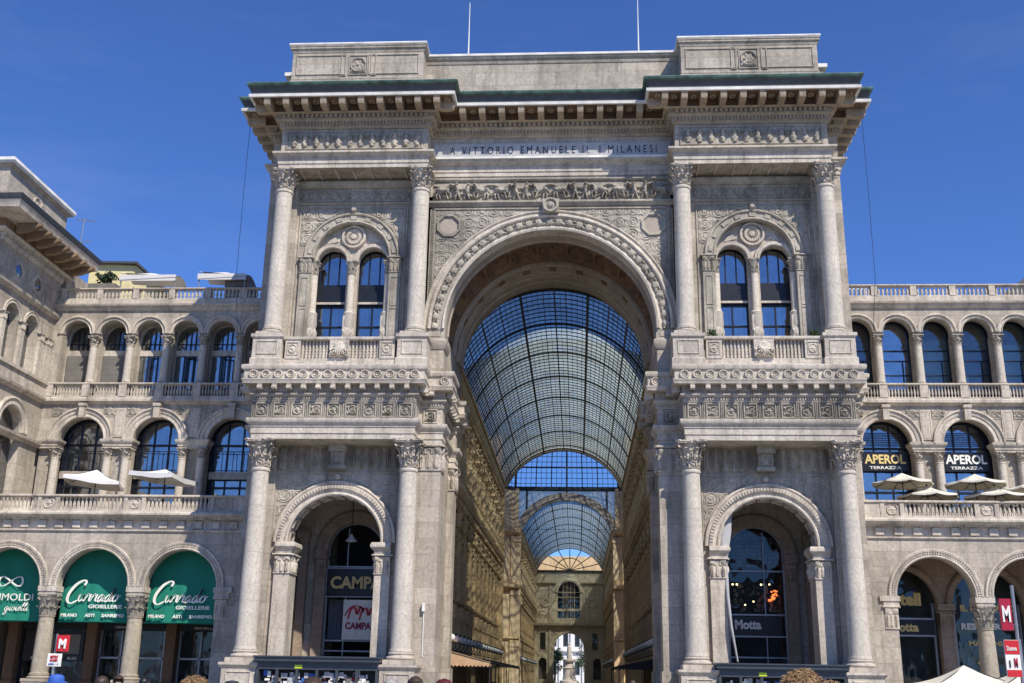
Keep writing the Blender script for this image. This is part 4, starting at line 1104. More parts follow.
    # --- windows
    for i, c in enumerate(ucen):
        if c+1.1 > xr: continue
        X = sx*c; fr = MB(); gl = MB()
        gl.box(X-1.2, X+1.2, 11.2, 11.22, 19.3, 25.0)
        fr.wall(X-1.2, X+1.2, 19.3, 25.2, 11.0, 11.2, [(X, .94, 20.3, 23.95, True)], 14)
        w_ = obj('window_frame', fr, M['bronze'] if sx > 0 else M['stone'], B); obj('pane', gl, M['glass'] if (sx < 0 and i < 4) or (sx > 0 and i == 1) else M['midglass'], w_)
        fr = MB()
        fr.box(X-1.02, X+1.02, 11.12, 11.2, 23.0, 23.08)
        if sx > 0:
            fr.box(X-1.02, X+1.02, 11.12, 11.2, 22.3, 22.36); fr.box(X-1.02, X+1.02, 11.12, 11.2, 21.3, 21.36)
            fr.box(X+.5, X+.56, 11.12, 11.2, 19.4, 22.3)
            obj('glazing_bar', fr, M['bronze'], w_)
            b_ = MB(); b_.box(X-.95, X-.1-.2*(i % 2), 11.5, 11.56, 20.2, 21.5+.5*(i % 3)); obj('interior_panel', b_, M['curtain'] if i % 2 else M['greenblind'], w_)
            b_ = MB(); b_.box(X-1.1, X+1.1, 11.62, 11.66, 20.2, 23.2+.4*(i % 3)); obj('rear_blind', b_, M['greenblind'] if i % 3 else M['darkcurtain'], w_)
        else:
            fr.box(X-1.02, X+1.02, 11.05, 11.2, 22.7, 23.1)
            obj('glazing_bar', fr, M['trim'], w_)
            fr = MB()
            for x in (-.34, .34, 0): fr.box(X+x-.03, X+x+.03, 11.1, 11.2, 20, 24.5)
            fr.box(X-1, X+1, 11.12, 11.2, 23.55, 23.6)
            obj('mullion', fr, M['bronze'], w_)
            if i >= 4:
                b_ = MB()
                for k in range(28): b_.box(X-.98, X+.98, 11.0, 11.06, 20.2+.09*k, 20.2+.09*k+.075)
                obj('roller_blind', b_, M['blind'], w_)
            else:
                b_ = MB()
                for s2 in (-1, 1):
                    for k in range(6): b_.box(X+s2*(.95-.1*k), X+s2*(.87-.1*k), 11.5+.05*(k % 2), 11.54+.05*(k % 2), 20.2, 22.7)
                obj('curtain', b_, M['curtain'], w_)
                if i in (1, 2, 3):   # casement standing open
                    Mx = Matrix.Translation((X-.2, 11.1, 0)) @ Matrix.Rotation(math.radians(-60+25*i), 4, 'Z')
                    b_ = MB(Mx)
                    for (u0, u1, z0_, z1_) in ((0,.08,20.2,22.6),(.72,.8,20.2,22.6),(0,.8,20.2,20.32),(0,.8,22.5,22.6)): b_.box(u0, u1, -.04, .0, z0_, z1_)
                    cs = obj('casement', b_, M['bronze'], w_)
    for i, c in enumerate(mcen):
        X = sx*c; fr = MB(); gl = MB(); gl.box(X-1.9, X+1.9, 11.3, 11.32, 10.7, 18.3)
        fr.wall(X-1.95, X+1.95, 10.7, 18.4, 11.12, 11.3, [(X, 1.5, 10.7, 16.45, True)], 18)
        for x in (-1.45, -.55, .5, 1.42): fr.box(X+x-.04, X+x+.04, 11.2, 11.3, 10.7, 17.9)
        for z in (13.4, 16.3): fr.box(X-1.5, X+1.5, 11.15, 11.3, z, z+.12)
        w_ = obj('window_frame', fr, M['bronze'], B); obj('pane', gl, M['glass'], w_)
        if sx < 0:
            b_ = MB(); b_.box(X-1.6, X+1.6, 10.9, 11.1, 14.0, 14.5); obj('parapet', b_, M['stone'], w_)
            b_ = MB()
            for s2 in (-1, 1):
                for k in range(6): b_.box(X+s2*(1.45-.1*k), X+s2*(1.36-.1*k), 11.7+.05*(k % 2), 11.74+.05*(k % 2), 14.2, 17.4)
            obj('curtain', b_, M['curtain'], w_)
            b_ = MB(); b_.box(X-1.6, X+1.6, 10.86, 10.9, 15.85, 15.9); b_.box(X-1.6, X+1.6, 10.86, 10.9, 14.55, 14.6)
            for k in range(5): b_.box(X-1.5+.75*k-.02, X-1.5+.75*k+.02, 10.86, 10.9, 14.5, 15.9)
            obj('balcony_rail', b_, M['bronze'], w_)
        else:
            b_ = MB()
            for k in range(8): b_.box(X-1.5, X+1.5, 11.18, 11.22, 16.55+.12*k, 16.58+.12*k)
            obj('glazing_bar', b_, M['bronze'], w_)
            b_ = MB()
            for k in range(18): b_.box(X-1.5+.1*k, X-1.5+.1*k+.07, 11.6+.05*(k % 2), 11.64+.05*(k % 2), 10.9, 14.2)
            obj('curtain', b_, M['darkcurtain'], w_)
    # shop fronts under the arcade
    for i, c in enumerate(mcen):
        X = sx*c; fr = MB(); gl = MB(); gl.box(X-2.2, X+2.2, 10.34, 10.36, .3, 8.5)
        if sx < 0:
            for x in (-2.12, -.75, .0, 2.05): fr.box(X+x-.05, X+x+.05, 10.2, 10.34, .3, 4.55)
            fr.box(X-2.2, X+2.2, 10.2, 10.34, 4.5, 4.62); fr.box(X-2.2, X+2.2, 10.2, 10.34, 2.3, 2.42)
        else:
            for x in (-2.0, 1.95): fr.box(X+x-.06, X+x+.06, 10.2, 10.34, .3, 6.4)
            if i == 0:
                for z in (4.4, 5.4): fr.box(X-2.0, X+2.0, 10.18, 10.34, z, z+.12)
        w_ = obj('shop_window', fr, M['alu'] if (sx > 0 or i < 2) else M['bronze'], B); obj('pane', gl, M['shopglass'], w_)
        b_ = MB()
        rnd = random.Random(i+7)
        for k in range(14):
            x0 = X-2.0+4*rnd.random()*.9; b_.box(x0, x0+.1+.3*rnd.random(), 10.9, 11.2, .5+2.2*rnd.random(), 1.4+2.8*rnd.random())
        obj('window_display', b_, M['display'], w_)
    return B
M['cream_col'] = stone('worn_beige_stone', (.46,.40,.30), (.36,.31,.235), joints=(9,3), jstr=.2, dirtamt=.5)
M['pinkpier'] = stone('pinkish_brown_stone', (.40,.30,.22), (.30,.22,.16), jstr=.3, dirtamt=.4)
M['greenblind'] = plain('grey_green_blind', (.30,.34,.31), .9, 0, .3, .8)
M['darkcurtain'] = plain('grey_blue_curtain', (.18,.19,.21), .9)
M['display'] = plain('shop_display_goods', (.28,.26,.24), .6, 0, .8, 2)
wingL = wing(-1); wingR = wing(1)

# ================================================================== LEFT SIDE PALACE (its long face runs toward the viewer)
SB = thing('palace_block', 'tall stone palace at the left edge with oculus windows and a deep bracketed dark eave', 'palace', (-36, 6, 0))
# local frame: u along +y from the corner toward us is -y ; face looks to +x
Mx = Matrix(((0,-1,0,-35),(1,0,0,0),(0,0,1,0),(0,0,0,1)))   # local (u, v, z): x = -35 - v ; y = u
mb = MB(Mx)
UC = [(4.55, .95), (7.9, .8), (1.0, .95)] 
mb.wall(1.55, 10.0, 19.4, 29.0, 0, .8, [(6.9, .88, 20.3, 23.4, True), (4.3, .88, 20.3, 23.4, True)], 16)
mb.wall(1.55, 10.0, 10.7, 19.4, 0, .8, [(6.2, 1.5, 10.7, 16.45, True)], 20)
obj('side_wall', mb, M['stone'], SB)
mb = MB(); mb.box(-50, -35.9, 2.3, 30, 0, 29.2); mb.box(-50, -35.02, 1.56, 2.32, 10.7, 29.0); mb.box(-50,-36.5,1.56,2.3,0,10.7); mb.box(-35.9,-35.01,10.8,14,10.7,29.2)
obj('block_body', mb, M['stone'], SB)
mb = MB(Mx)
for c in (6.9, 4.3):
    mb.arcsweep(c, 23.4, [(.86,.2),(.86,-.06),(.92,-.1),(1.06,-.06),(1.12,-.12),(1.16,.02)], n=22)
    for (r0, r1, d) in ((.42,.56,.1),(.56,.66,.05)):
        mb.arcsweep(c-.1, 26.5, [(r0*1.1,.05),(r0*1.1,-d),(r1*1.1,-d),(r1*1.1,.05)], 0, 2*PI, 20)
for c in (6.2,): mb.arcsweep(c, 16.45, [(1.46,.2),(1.46,-.08),(1.54,-.12),(1.8,-.1),(1.94,-.2),(2.04,-.16),(2.04,.02)], n=28)
for z in (25.0, 18.95, 15.9): mb.sweep([(1.55,0),(10.0,0)], [(-.3,z),(.06,z),(.14,z+.1),(.3,z+.18),(.34,z+.34),(-.3,z+.38)])
mb.sweep([(1.55,0),(10.0,0)], [(-.2,27.7),(.1,27.7),(.2,27.9),(.2,28.0),(-.2,28.02)])
for k in range(36): mb.box(1.6+.23*k, 1.6+.23*k+.13, -.3, 0, 28.02, 28.22)
for (p, q) in ((7.95, 8.5), (8.9, 9.6), (5.35, 5.85), (3.0, 3.4)): 
    mb.box(p, q, -.22, .02, 20.4, 22.9); cap_flat(mb, p, q, -.22, 22.9, 23.4, .06)
mb.box(1.55, 10, -.34, .1, 20.2, 20.42); mb.box(1.55, 10, -.2, .1, 19.2, 20.2)
obj('side_mouldings', mb, M['trim'], SB)
for u in (5.6, 3.0):
    pass
mb = MB(Mx)
for (c, r, z) in ((6.9,.84,0),(4.3,.84,0)): mb.box(c-.95, c+.95, .6, .63, 20.3, 24.4)
for c in (6.2,): mb.box(c-1.6, c+1.6, .6, .63, 10.8, 18.1)
for c in (6.8, 4.2): mb.prism([(c+.5*math.cos(k*PI/10), 26.5+.5*math.sin(k*PI/10)) for k in range(20)], -.03, .0)
obj('window_pane', mb, M['glass'], SB)
mb = MB()
pe = [(-50,1.55),(-35.0,1.55),(-35.0,10.9)]
mb.sweep(pe, [(-.3,28.2),(.4,28.2),(.5,28.32),(.5,28.4),(-.3,28.4)])
mb.sweep(pe, [(-.3,28.98),(2.1,28.98),(2.16,29.3),(2.24,29.42),(-.3,29.44)])
obj('eave_corona', mb, M['trim'], SB)
mb = MB()
def modil2(q, n, t, st):
    w = .36; prof = [(.4,28.35),(1.0,28.4),(1.6,28.6),(2.0,28.8),(2.0,28.97),(.4,28.97)]
    vs = [((q+t*a+n*p).x, (q+t*a+n*p).y, z) for a in (-w/2, w/2) for p, z in prof]; m = len(prof)
    mb.add(vs, [tuple(range(m)), tuple(range(2*m-1, m-1, -1))]+[(i, (i+1) % m, (i+1) % m+m, i+m) for i in range(m)])
along(pe, .3, 1.25, modil2, .3); mb.sweep(pe, [(-.3,28.3),(.4,28.3),(.4,28.99),(-.3,28.99)])
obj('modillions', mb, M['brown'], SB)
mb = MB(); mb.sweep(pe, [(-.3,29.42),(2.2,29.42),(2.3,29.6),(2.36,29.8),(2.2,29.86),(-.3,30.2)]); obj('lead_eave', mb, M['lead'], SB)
mb = MB()
pa = [(-50,1.4),(-35.0,1.4),(-35.0,9.5),(-36.8,9.5)]
mb.sweep(pa, [(-.5,29.9),(.2,29.9),(.2,30.9),(.0,31.0),(.0,32.6),(.1,32.7),(.3,32.8),(-.5,32.9)]); mb.box(-50,-35.2,1.6,9.4,29.8,33.0)
Mx2 = Matrix(((0,-1,0,-35.0),(1,0,0,0),(0,0,1,0),(0,0,0,1))); m2 = MB(Mx2); m2.relief(4.6, 5.9, 31.2, 32.4, -.02, rosettes(1,.9), .25, 22, 22); mb.add(m2.v, m2.f)
obj('attic_wall', mb, M['stone'], SB)
mb = MB(); mb.sweep(pa, [(-.5,32.82),(.3,32.82),(.42,32.98),(.4,33.2),(-.5,33.22)]); obj('attic_coping', mb, M['whitegrime'], SB)
# roof-top things behind the wings
YB = thing('rooftop_house', 'pale yellow rooftop house behind the left balustrade', 'rooftop house', (-36, 24, 26))
mb = MB(); mb.box(-38.5, -33.6, 21, 27, 25, 32.6); mb.prism([(-38.5,32.6),(-33.6,32.6),(-34.6,33.4),(-38.5,33.6)], 21, 27); obj('wall', mb, M['yellow'], YB)
mb = MB(); mb.prism([(-39,33.55),(-34.5,33.45),(-33.0,32.2),(-33.0,32.4),(-34.4,33.62),(-39,33.72)], 20.6, 27.4); mb.box(-33.5,-31.0,23,25,30.9,31.1); mb.box(-33.4,-31.1,23.1,24.9,30,30.9); obj('roof', mb, M['lead'], YB)
def hedge(name, label, loc, R, n=500, seed=1, m='leaf', sz=.09, cat='plant', group=None):
    rnd = random.Random(seed); mb = MB()
    for i in range(n):
        while True:
            p = Vector((rnd.uniform(-1,1), rnd.uniform(-1,1), rnd.uniform(-1,1)))
            if p.length < 1: break
        k = .75+.25*math.sin(p.x*5+p.z*4+seed); p = Vector((p.x*R[0]*k, p.y*R[1]*k, p.z*R[2]*k+R[2]))
        d = Vector((rnd.uniform(-1,1), rnd.uniform(-1,1), rnd.uniform(-.3,1))).normalized(); a = d.orthogonal().normalized()*sz*rnd.uniform(.6,1.4); b = d.cross(a)*.6
        mb.add([tuple(p-a), tuple(p+b), tuple(p+a), tuple(p-b)], [(0,1,2,3)])
    mb.tube([(0,0,0),(0,0,R[2])], .04, 5)
    o = obj(name, mb, M[m], None, loc, recalc=False); tag(o, label, cat, group); return o
hedge('roof_shrub', 'dark green leafy shrub on the roof beside the yellow house', (-34.4, 15.5, 29.6), (1.0,.7,.6), 700, 3, 'leafdark', .11)
mb = MB(); mb.box(-1.1,1.1,-.6,.6,0,3.0)
tag(obj('rooftop_planter', mb, M['darkstone'], None, (-34.4, 15.5, 26.6)), 'grey stone planter under the shrub on the left roof', 'planter')
def awn_roof(loc, w, d, h, label, m, grp=None):
    t = thing('rooftop_canopy', label, 'canopy', loc, grp)
    mb = MB(); n = 14
    vs = []
    for i in range(n+1):
        u = i/n
        for j in range(5):
            v = j/4; vs.append((loc[0]-w/2+w*u, loc[1]-d/2+d*v, loc[2]+h+.35*math.sin(PI*v)*1-.1*math.sin(PI*u*3)*math.sin(PI*v)+.0+.5*(1-u)*.6))
            vs.append((vs[-1][0], vs[-1][1], vs[-1][2]-.06))
    fs = []
    for i in range(n):
        for j in range(4):
            a = (i*5+j)*2; b = (i*5+j+1)*2; c_ = ((i+1)*5+j+1)*2; e = ((i+1)*5+j)*2
            fs.append((a,b,c_,e)); fs.append((a+1,e+1,c_+1,b+1))
    mb.add(vs, fs)
    mb.box(loc[0]-w/2, loc[0]+w/2, loc[1]-d/2-.03, loc[1]-d/2, loc[2]+h-.35, loc[2]+h+.12)
    obj('canvas', mb, m, t)
    mb = MB()
    for x in (-w/2+.1, w/2-.1):
        for y in (-d/2+.1, d/2-.1): mb.tube([(loc[0]+x, loc[1]+y, loc[2]), (loc[0]+x, loc[1]+y, loc[2]+h)], .05, 6)
    mb.tube([(loc[0]-w/2, loc[1]-d/2, loc[2]+h-.3), (loc[0]+w/2, loc[1]-d/2, loc[2]+h-.1)], .05, 6)
    obj('frame', mb, M['alu'], t); return t
awn_roof((-29.8, 13.6, 26.2), 4.2, 2.4, 3.0, 'long white canvas rooftop canopy next to the yellow house', M['canvas'])
awn_roof((-24.3, 13.8, 26.2), 3.6, 2.6, 3.1, 'white and grey rooftop canopy close to the portal', M['canvas'])
mb = MB(); mb.box(-24.2,-22.4,13.0,15.4,28.6,29.1); mb.box(-24.1,-22.5,13.1,15.3,26.2,28.6)
tag(obj('roof_plant_box', mb, M['darkstone'], None), 'low dark grey rooftop equipment box close to the portal', 'equipment box')
mb = MB(); L0 = (-39.2, 20.0, 30)
mb.tube([(0,0,0),(.15,0,7.2)], .05, 6); mb.tube([(-1.0,0,4.9),(1.0,0,5.2)], .03, 5); mb.tube([(-.5,0,7.1),(1.1,0,6.9)], .03, 5)
for k in range(6): mb.tube([(-.9+.3*k,-.3,4.9+.05*k),(-.9+.3*k,.3,4.9+.05*k)], .02, 4); mb.tube([(-.4+.25*k,-.25,7.08),(-.4+.25*k,.25,7.08)], .02, 4)
tag(obj('tv_antenna', mb, M['alu'], None, L0), 'thin metal television antenna rising behind the left eave', 'antenna')
RB = thing('roofed_house', 'dark roofed house corner rising behind the right wing', 'house', (42, 26, 0))
mb = MB(); mb.box(36.5, 60, 22, 40, 0, 31); obj('wall', mb, M['stone'], RB)
mb = MB(); mb.prism([(34.6,30.6),(45,38.5),(60,38.5),(60,30.4),(34.6,30.4)], 21.5, 40.5); obj('roof', mb, M['lead'], RB)
t = thing('roof_railing', 'white painted railing on the right roof next to the portal', 'railing', (20, 15, 26.2))
mb = MB()
for k in range(14): mb.tube([(18+.35*k,15,26.2),(18+.35*k,15,28.9)], .025, 4)
mb.tube([(18,15,28.9),(22.6,15,28.9)], .04, 5); mb.tube([(18,15,28.3),(22.6,15,28.3)], .03, 5); obj('bars', mb, M['white'], t)
# ================================================================== GALLERY BEHIND THE ARCH
def gallery_wing(Y0, Y1, name, label, bays):
    G = thing('gallery_wing', label, 'shopping gallery', (0, (Y0+Y1)/2, 0))
    bw = (Y1-Y0)/bays
    for sx in (-1, 1):
        Mx = Matrix(((0,sx,0,sx*7.8),(1,0,0,0),(0,0,1,0),(0,0,0,1)))
        inv = 1 if sx < 0 else 1
        mb = MB(Mx)
        ops1 = [(Y0+bw*(k+.5), 1.35, .1, 4.6, True) for k in range(bays)]
        mb.wall(Y0, Y1, 0, 6.9, 0, .7, ops1, 12)
        mb.wall(Y0, Y1, 6.9, 14.2, 0, .6, [(Y0+bw*(k+.5), .85, 7.9, 10.4, True) for k in range(bays)], 10)
        mb.wall(Y0, Y1, 14.2, 22.9, 0, .6, [(Y0+bw*(k+.5), .85, 15.4, 18.6, True) for k in range(bays)], 10)
        mb.box(Y0, Y1, 2.0, 12, 0, 22.8)
        mb.box(Y0, Y1, .6, 2.1, 22.5, 22.85); mb.box(Y0, Y0+.3, .5, 2.1, 0, 22.8); mb.box(Y1-.3, Y1, .5, 2.1, 0, 22.8)
        obj('wall', mb, M['gold'], G)
        mb = MB(Mx)
        pl_ = [(Y0, 0), (Y1, 0)]
        def sw(prof): mb.sweep(pl_, prof)
        sw([(-.2,6.6),(.1,6.6),(.2,6.75),(.45,6.85),(.5,7.05),(.4,7.15),(-.2,7.2)])
        sw([(-.2,13.55),(.2,13.55),(.3,13.7),(-.2,13.75)])
        sw([(-.2,14.0),(.9,14.1),(1.0,14.3),(1.05,14.5),(.95,14.6),(-.2,14.65)])
        sw([(-.2,21.3),(.15,21.3),(.25,21.45),(-.2,21.5)])
        sw([(-.2,22.1),(.75,22.15),(.85,22.4),(.95,22.75),(.9,22.9),(-.2,22.95)])
        obj('cornice', mb, M['gold_carved'], G)
        mb = MB(Mx)
        nb = bays*5
        for k in range(nb):
            u = Y0+(Y1-Y0)*(k+.5)/nb
            mb.box(u-.14, u+.14, -.85, 0, 13.72, 14.04); mb.box(u-.14, u+.14, -.45, 0, 13.5, 13.74)
            mb.box(u-.14, u+.14, -.7, 0, 21.8, 22.14); mb.box(u-.14, u+.14, -.35, 0, 21.5, 21.82)
            mb.lathe([(.16,0),(.2,.12),(.06,.3),(.02,.36)], u, -.98, 14.58, 6); mb.lathe([(.16,0),(.2,.1),(.06,.24),(.02,.3)], u, -.85, 22.88, 6)
        for k in range(nb*2): u = Y0+(Y1-Y0)*(k+.5)/(nb*2); mb.box(u-.02, u+.02, -.92, -.88, 14.6, 15.5)
        mb.box(Y0, Y1, -.94, -.86, 15.48, 15.56)
        obj('cornice_brackets', mb, M['gold_carved'], G)
        # pilaster: linked copies, one per bay boundary and a figure-like herm above
        m1 = MB(Matrix(((0,sx,0,0),(1,0,0,0),(0,0,1,0),(0,0,0,1))))
        m1.box(-.45, .45, -.28, 0, 7.15, 12.2); m1.box(-.52, .52, -.36, 0, 7.15, 7.8); m1.box(-.5, .5, -.34, 0, 11.9, 12.2)
        m1.box(-.5, .5, -.45, 0, 0, 5.6); m1.box(-.6, .6, -.55, 0, 5.6, 6.6); m1.box(-.6, .6, -.52, 0, 0, 1)
        m1.box(-.42, .42, -.25, 0, 14.65, 21.3); m1.box(-.5, .5, -.33, 0, 15.5, 15.9)
        first = None
        m2 = MB(Matrix(((0,sx,0,0),(1,0,0,0),(0,0,1,0),(0,0,0,1)))); m3 = MB(Matrix(((0,sx,0,0),(1,0,0,0),(0,0,1,0),(0,0,0,1))))
        for (zz, s_, mm_) in ((12.2, 1.0, m2), (19.4, .9, m3)):
            mm_.lathe([(.22*s_,0),(.34*s_,.25*s_),(.26*s_,.5*s_),(.38*s_,.8*s_),(.42*s_,1.0*s_),(.2*s_,1.12*s_),(.22*s_,1.25*s_),(.16*s_,1.4*s_),(.4*s_,1.45*s_),(.46*s_,1.6*s_)], 0, -.5, zz, 9)
            for o in (-1, 1): mm_.tube([(o*.15,-.5,zz+.9*s_), (o*.5,-.55,zz+1.15*s_), (o*.42,-.5,zz+1.5*s_)], .1, 5)
        m3.box(-.5, .5, -.6, 0, 20.9, 21.35); m2.box(-.5, .5, -.62, 0, 13.75, 14.0); m3.tube([(0,-.3,16.2),(0,-.3,19.5)], [.3,.2], 8)
        for k in range(bays+1):
            loc = (sx*7.8, Y0+bw*k+(.5 if k == 0 else (-.5 if k == bays else 0)), 0)
            if first is None:
                first = obj('pilaster', m1, M['gold'], G, loc); obj('atlas_figure', m2, M['gold_carved'], first, loc); obj('herm_figure', m3, M['gold_carved'], first, loc)
            else: copytree(first, G, loc)
        # windows: surround > pane
        Ms = Matrix(((0,sx,0,0),(1,0,0,0),(0,0,1,0),(0,0,0,1)))
        for (zb, zs, nm) in ((7.9, 10.4, 0), (15.4, 18.6, 1)):
            w1 = MB(Ms); w1.arcsweep(0, zs, [(.85,.1),(.85,-.12),(1.0,-.16),(1.15,-.1),(1.2,.02)], n=14)
            for o in (-1, 1): w1.box(o*.85, o*1.15, -.12, .02, zb, zs)
            w1.box(-1.25, 1.25, -.3, .02, zb-.25, zb); w1.prism([(-1.4,zs+1.3),(1.4,zs+1.3),(1.4,zs+1.42),(0,zs+2.0),(-1.4,zs+1.42)], -.3, .02); w1.box(-.2,.2,-.3,.02,zs+.85,zs+1.35)
            gl = MB(Ms); gl.box(-.9,.9,.3,.32,zb,zs+.9)
            ba = MB(Ms)
            for x in (-.3, .3): ba.box(x-.03, x+.03, .25, .3, zb, zs+.85)
            for z in (zb+1.0, zs): ba.box(-.85, .85, .25, .3, z, z+.06)
            f0 = None
            for k in range(bays):
                loc = (sx*7.8, Y0+bw*(k+.5), 0)
                if f0 is None:
                    f0 = obj('window', w1, M['gold_carved'], G, loc); obj('pane', gl, M['glass'], f0, loc); obj('glazing_bar', ba, M['bronze'], f0, loc)
                else: copytree(f0, G, loc)
        s1 = MB(Ms); s1.box(-1.4,1.4,.3,.33,.1,6.0); f0 = None
        b1 = MB(Ms)
        for x in (-.45,.45): b1.box(x-.04,x+.04,.22,.3,.1,5.8)
        b1.box(-1.35,1.35,.2,.3,3.2,3.42); b1.box(-1.35,1.35,.2,.3,4.5,4.6)
        for k in range(bays):
            loc = (sx*7.8, Y0+bw*(k+.5), 0)
            if f0 is None: f0 = obj('shop_window', b1, M['bronze'], G, loc); obj('pane', s1, M['glass'], f0, loc)
            else: copytree(f0, G, loc)
    return G
W1 = gallery_wing(11.6, 66.5, 'a', 'near arm of the gallery with ochre pilastered walls, seen through the archway', 12)
W2 = gallery_wing(104.5, 172, 'b', 'far arm of the gallery beyond the dome, with ochre walls', 14)
def vault(Y0, Y1, label, bay):
    V = thing('glass_vault', label, 'glass roof', (0, (Y0+Y1)/2, 22.9))
    R = 7.475; cz = 27.5-R; h = math.asin(6.95/R); a0, a1 = PI/2-h, PI/2+h
    NA = 44; n = int(round((Y1-Y0)/1.15))
    mb = MB(); vs = []
    # lapped rows of panes
    ny = n
    for i in range(NA+1):
        a = a0+(a1-a0)*i/NA
        for j in range(ny+1): vs.append(((R+.05)*math.cos(a), Y0+(Y1-Y0)*j/ny, cz+(R+.05)*math.sin(a)))
    mb.add(vs, [(i*(ny+1)+j, i*(ny+1)+j+1, (i+1)*(ny+1)+j+1, (i+1)*(ny+1)+j) for i in range(NA) for j in range(ny)])
    obj('glazing', mb, M['roofglass'], V, recalc=False)
    mb = MB()
    for i in range(NA+1):
        a = a0+(a1-a0)*i/NA; c, s = math.cos(a), math.sin(a); k = .025
        big = i in (0, 8, 16, 22, 28, 36, 44)
        w_, d_ = ((.08, .18) if i in (16, 28) else (.05, .1)) if big else ((.03, .07) if i % 4 == 0 else (.014, .03))
        q = lambda r, t: (r*c-t*s, r*s+t*c+cz)
        p4 = [q(R+.03, -w_), q(R+.03, w_), q(R-d_, w_), q(R-d_, -w_)]
        mb.prism(p4, Y0, Y1)
    obj('purlins', mb, M['iron'], V)
    mb = MB()
    k = 0
    yy = Y0
    while yy <= Y1+.01:
        if k % 8 == 0:
            for o in (-.13, .13): mb.arcsweep(0, cz, [(R+.02,yy+o-.025),(R+.02,yy+o+.025),(R-.09,yy+o+.025),(R-.09,yy+o-.025)], a0, a1, 36)
        else: mb.arcsweep(0, cz, [(R+.02,yy-.02),(R+.02,yy+.02),(R-.05,yy+.02),(R-.05,yy-.02)], a0, a1, 36)
        yy += bay/8; k += 1
    # lattice webs beside the main ribs
    obj('ribs', mb, M['iron'], V)
    mb = MB()
    for s_ in (-1, 1): mb.box(s_*6.7, s_*7.9, Y0, Y1, 22.86, 23.05)
    obj('springing_plate', mb, M['gold'], V)
    return V
V1 = vault(10.9, 66.5, 'near curved glass vault with dark iron ribs seen under the great arch', 7.6)
V2 = vault(104.5, 172, 'far curved glass vault beyond the octagon dome', 9.6)
# ---- octagon
OC = thing('octagon_hall', 'octagonal crossing hall with ochre corner walls between the two gallery arms', 'octagon hall', (0, 85.5, 0))
ap = 19.0; hs = ap*math.tan(PI/8)
def edge_frame(i):   # local u along edge, v outward
    a = -PI/2+i*PI/4; n = Vector((math.cos(a), math.sin(a))); t = Vector((-n.y, n.x))
    c = Vector((0, 85.5))+n*ap
    return Matrix(((t.x,n.x,0,c.x),(t.y,n.y,0,c.y),(0,0,1,0),(0,0,0,1)))
for i in range(8):
    Mx = edge_frame(i); mb = MB(Mx)
    if i in (0, 4):
        mb.wall(-hs, hs, 0, 22.9, 0, .5, [(0, 6.9, 0, 22.9, False)], 1)
    elif i in (2, 6):
        mb.wall(-hs, hs, 0, 29, 0, .5, [(0, 6.5, 0, 20.5, True)], 24); mb.box(-7, 7, 8, 8.5, 0, 29)
    else:
        mb.wall(-hs, hs, 0, 14.4, 0, .5, [(o, 1.2, 0, 4.8, True) for o in (-5.2, 0, 5.2)], 12)
        mb.wall(-hs, hs, 14.4, 29, 0, .5, [(0, 5.8, 23.0, 23.0, True)], 24)
        mb.box(-7.5, 7.5, .45, .9, 0, 29)
    obj('hall_wall', mb, M['gold'], OC)
    mb = MB(Mx)
    rr = [(-hs, -6.95), (6.95, hs)] if i in (0, 4) else [(-hs, hs)]
    for (p, q) in rr:
        for prof in ([(-.2,6.6),(.2,6.7),(.45,6.85),(.45,7.1),(-.2,7.15)], [(-.2,13.9),(.3,14.0),(.9,14.2),(1.0,14.6),(-.2,14.65)], [(-.2,21.8),(.3,21.9),(.8,22.3),(.9,22.9),(-.2,22.95)]):
            mb.sweep([(p, 0), (q, 0)], prof)
        mb.box(p, q, -.95, -.9, 15.4, 15.48)
        for k in range(int((q-p)/.3)): mb.box(p+.3*k, p+.3*k+.04, -.94, -.9, 14.6, 15.45)
    for o in (-hs+.5, hs-.5):
        for (z0, z1) in ((0,6.6),(7.15,13.9),(14.65,21.8)):
            mb.box(o-.42, o+.42, -.3, 0, z0, z1); mb.box(o-.5, o+.5, -.42, 0, z1-.9, z1-.1)
    if i % 2:
        for o in (-4.4, 0, 4.4):
            for (zb, zt) in ((8.2,11.8),(15.6,19.6)):
                mb.frame(o-.95, o+.95, zb-.2, zt+.3, 0, .2, .15); mb.prism([(o-1.2,zt+.5),(o+1.2,zt+.5),(o,zt+1.2)], -.3, 0)
    obj('hall_cornice', mb, M['gold'], OC)
    if i % 2:
        g_ = MB(Mx)
        for o in (-4.4, 0, 4.4):
            for (zb, zt) in ((8.2,11.8),(15.6,19.6)): g_.box(o-.75, o+.75, -.04, -.02, zb, zt)
        obj('window_pane', g_, M['glass'], OC)
DM = thing('glass_dome', 'blue sky seen through the iron and glass octagon dome above the crossing', 'glass dome', (0, 85.5, 29))
HZ = 17.0
def dpt(i, u, t):    # u -1..1 along edge, t 0..pi/2
    a = -PI/2+i*PI/4; n = Vector((math.cos(a), math.sin(a))); tt = Vector((-n.y, n.x)); k = math.cos(t)
    p = Vector((0,85.5))+(n*ap+tt*hs*u)*k
    return Vector((p.x, p.y, 29+HZ*math.sin(t)))
mb = MB()
for i in range(8):
    vs = [tuple(dpt(i, -1+2*a/8, (PI/2-.12)*b/14)) for a in range(9) for b in range(15)]
    mb.add(vs, [(a*15+b, a*15+b+1, (a+1)*15+b+1, (a+1)*15+b) for a in range(8) for b in range(14)])
obj('glazing', mb, M['domeglass'], DM, recalc=False)
mb = MB()
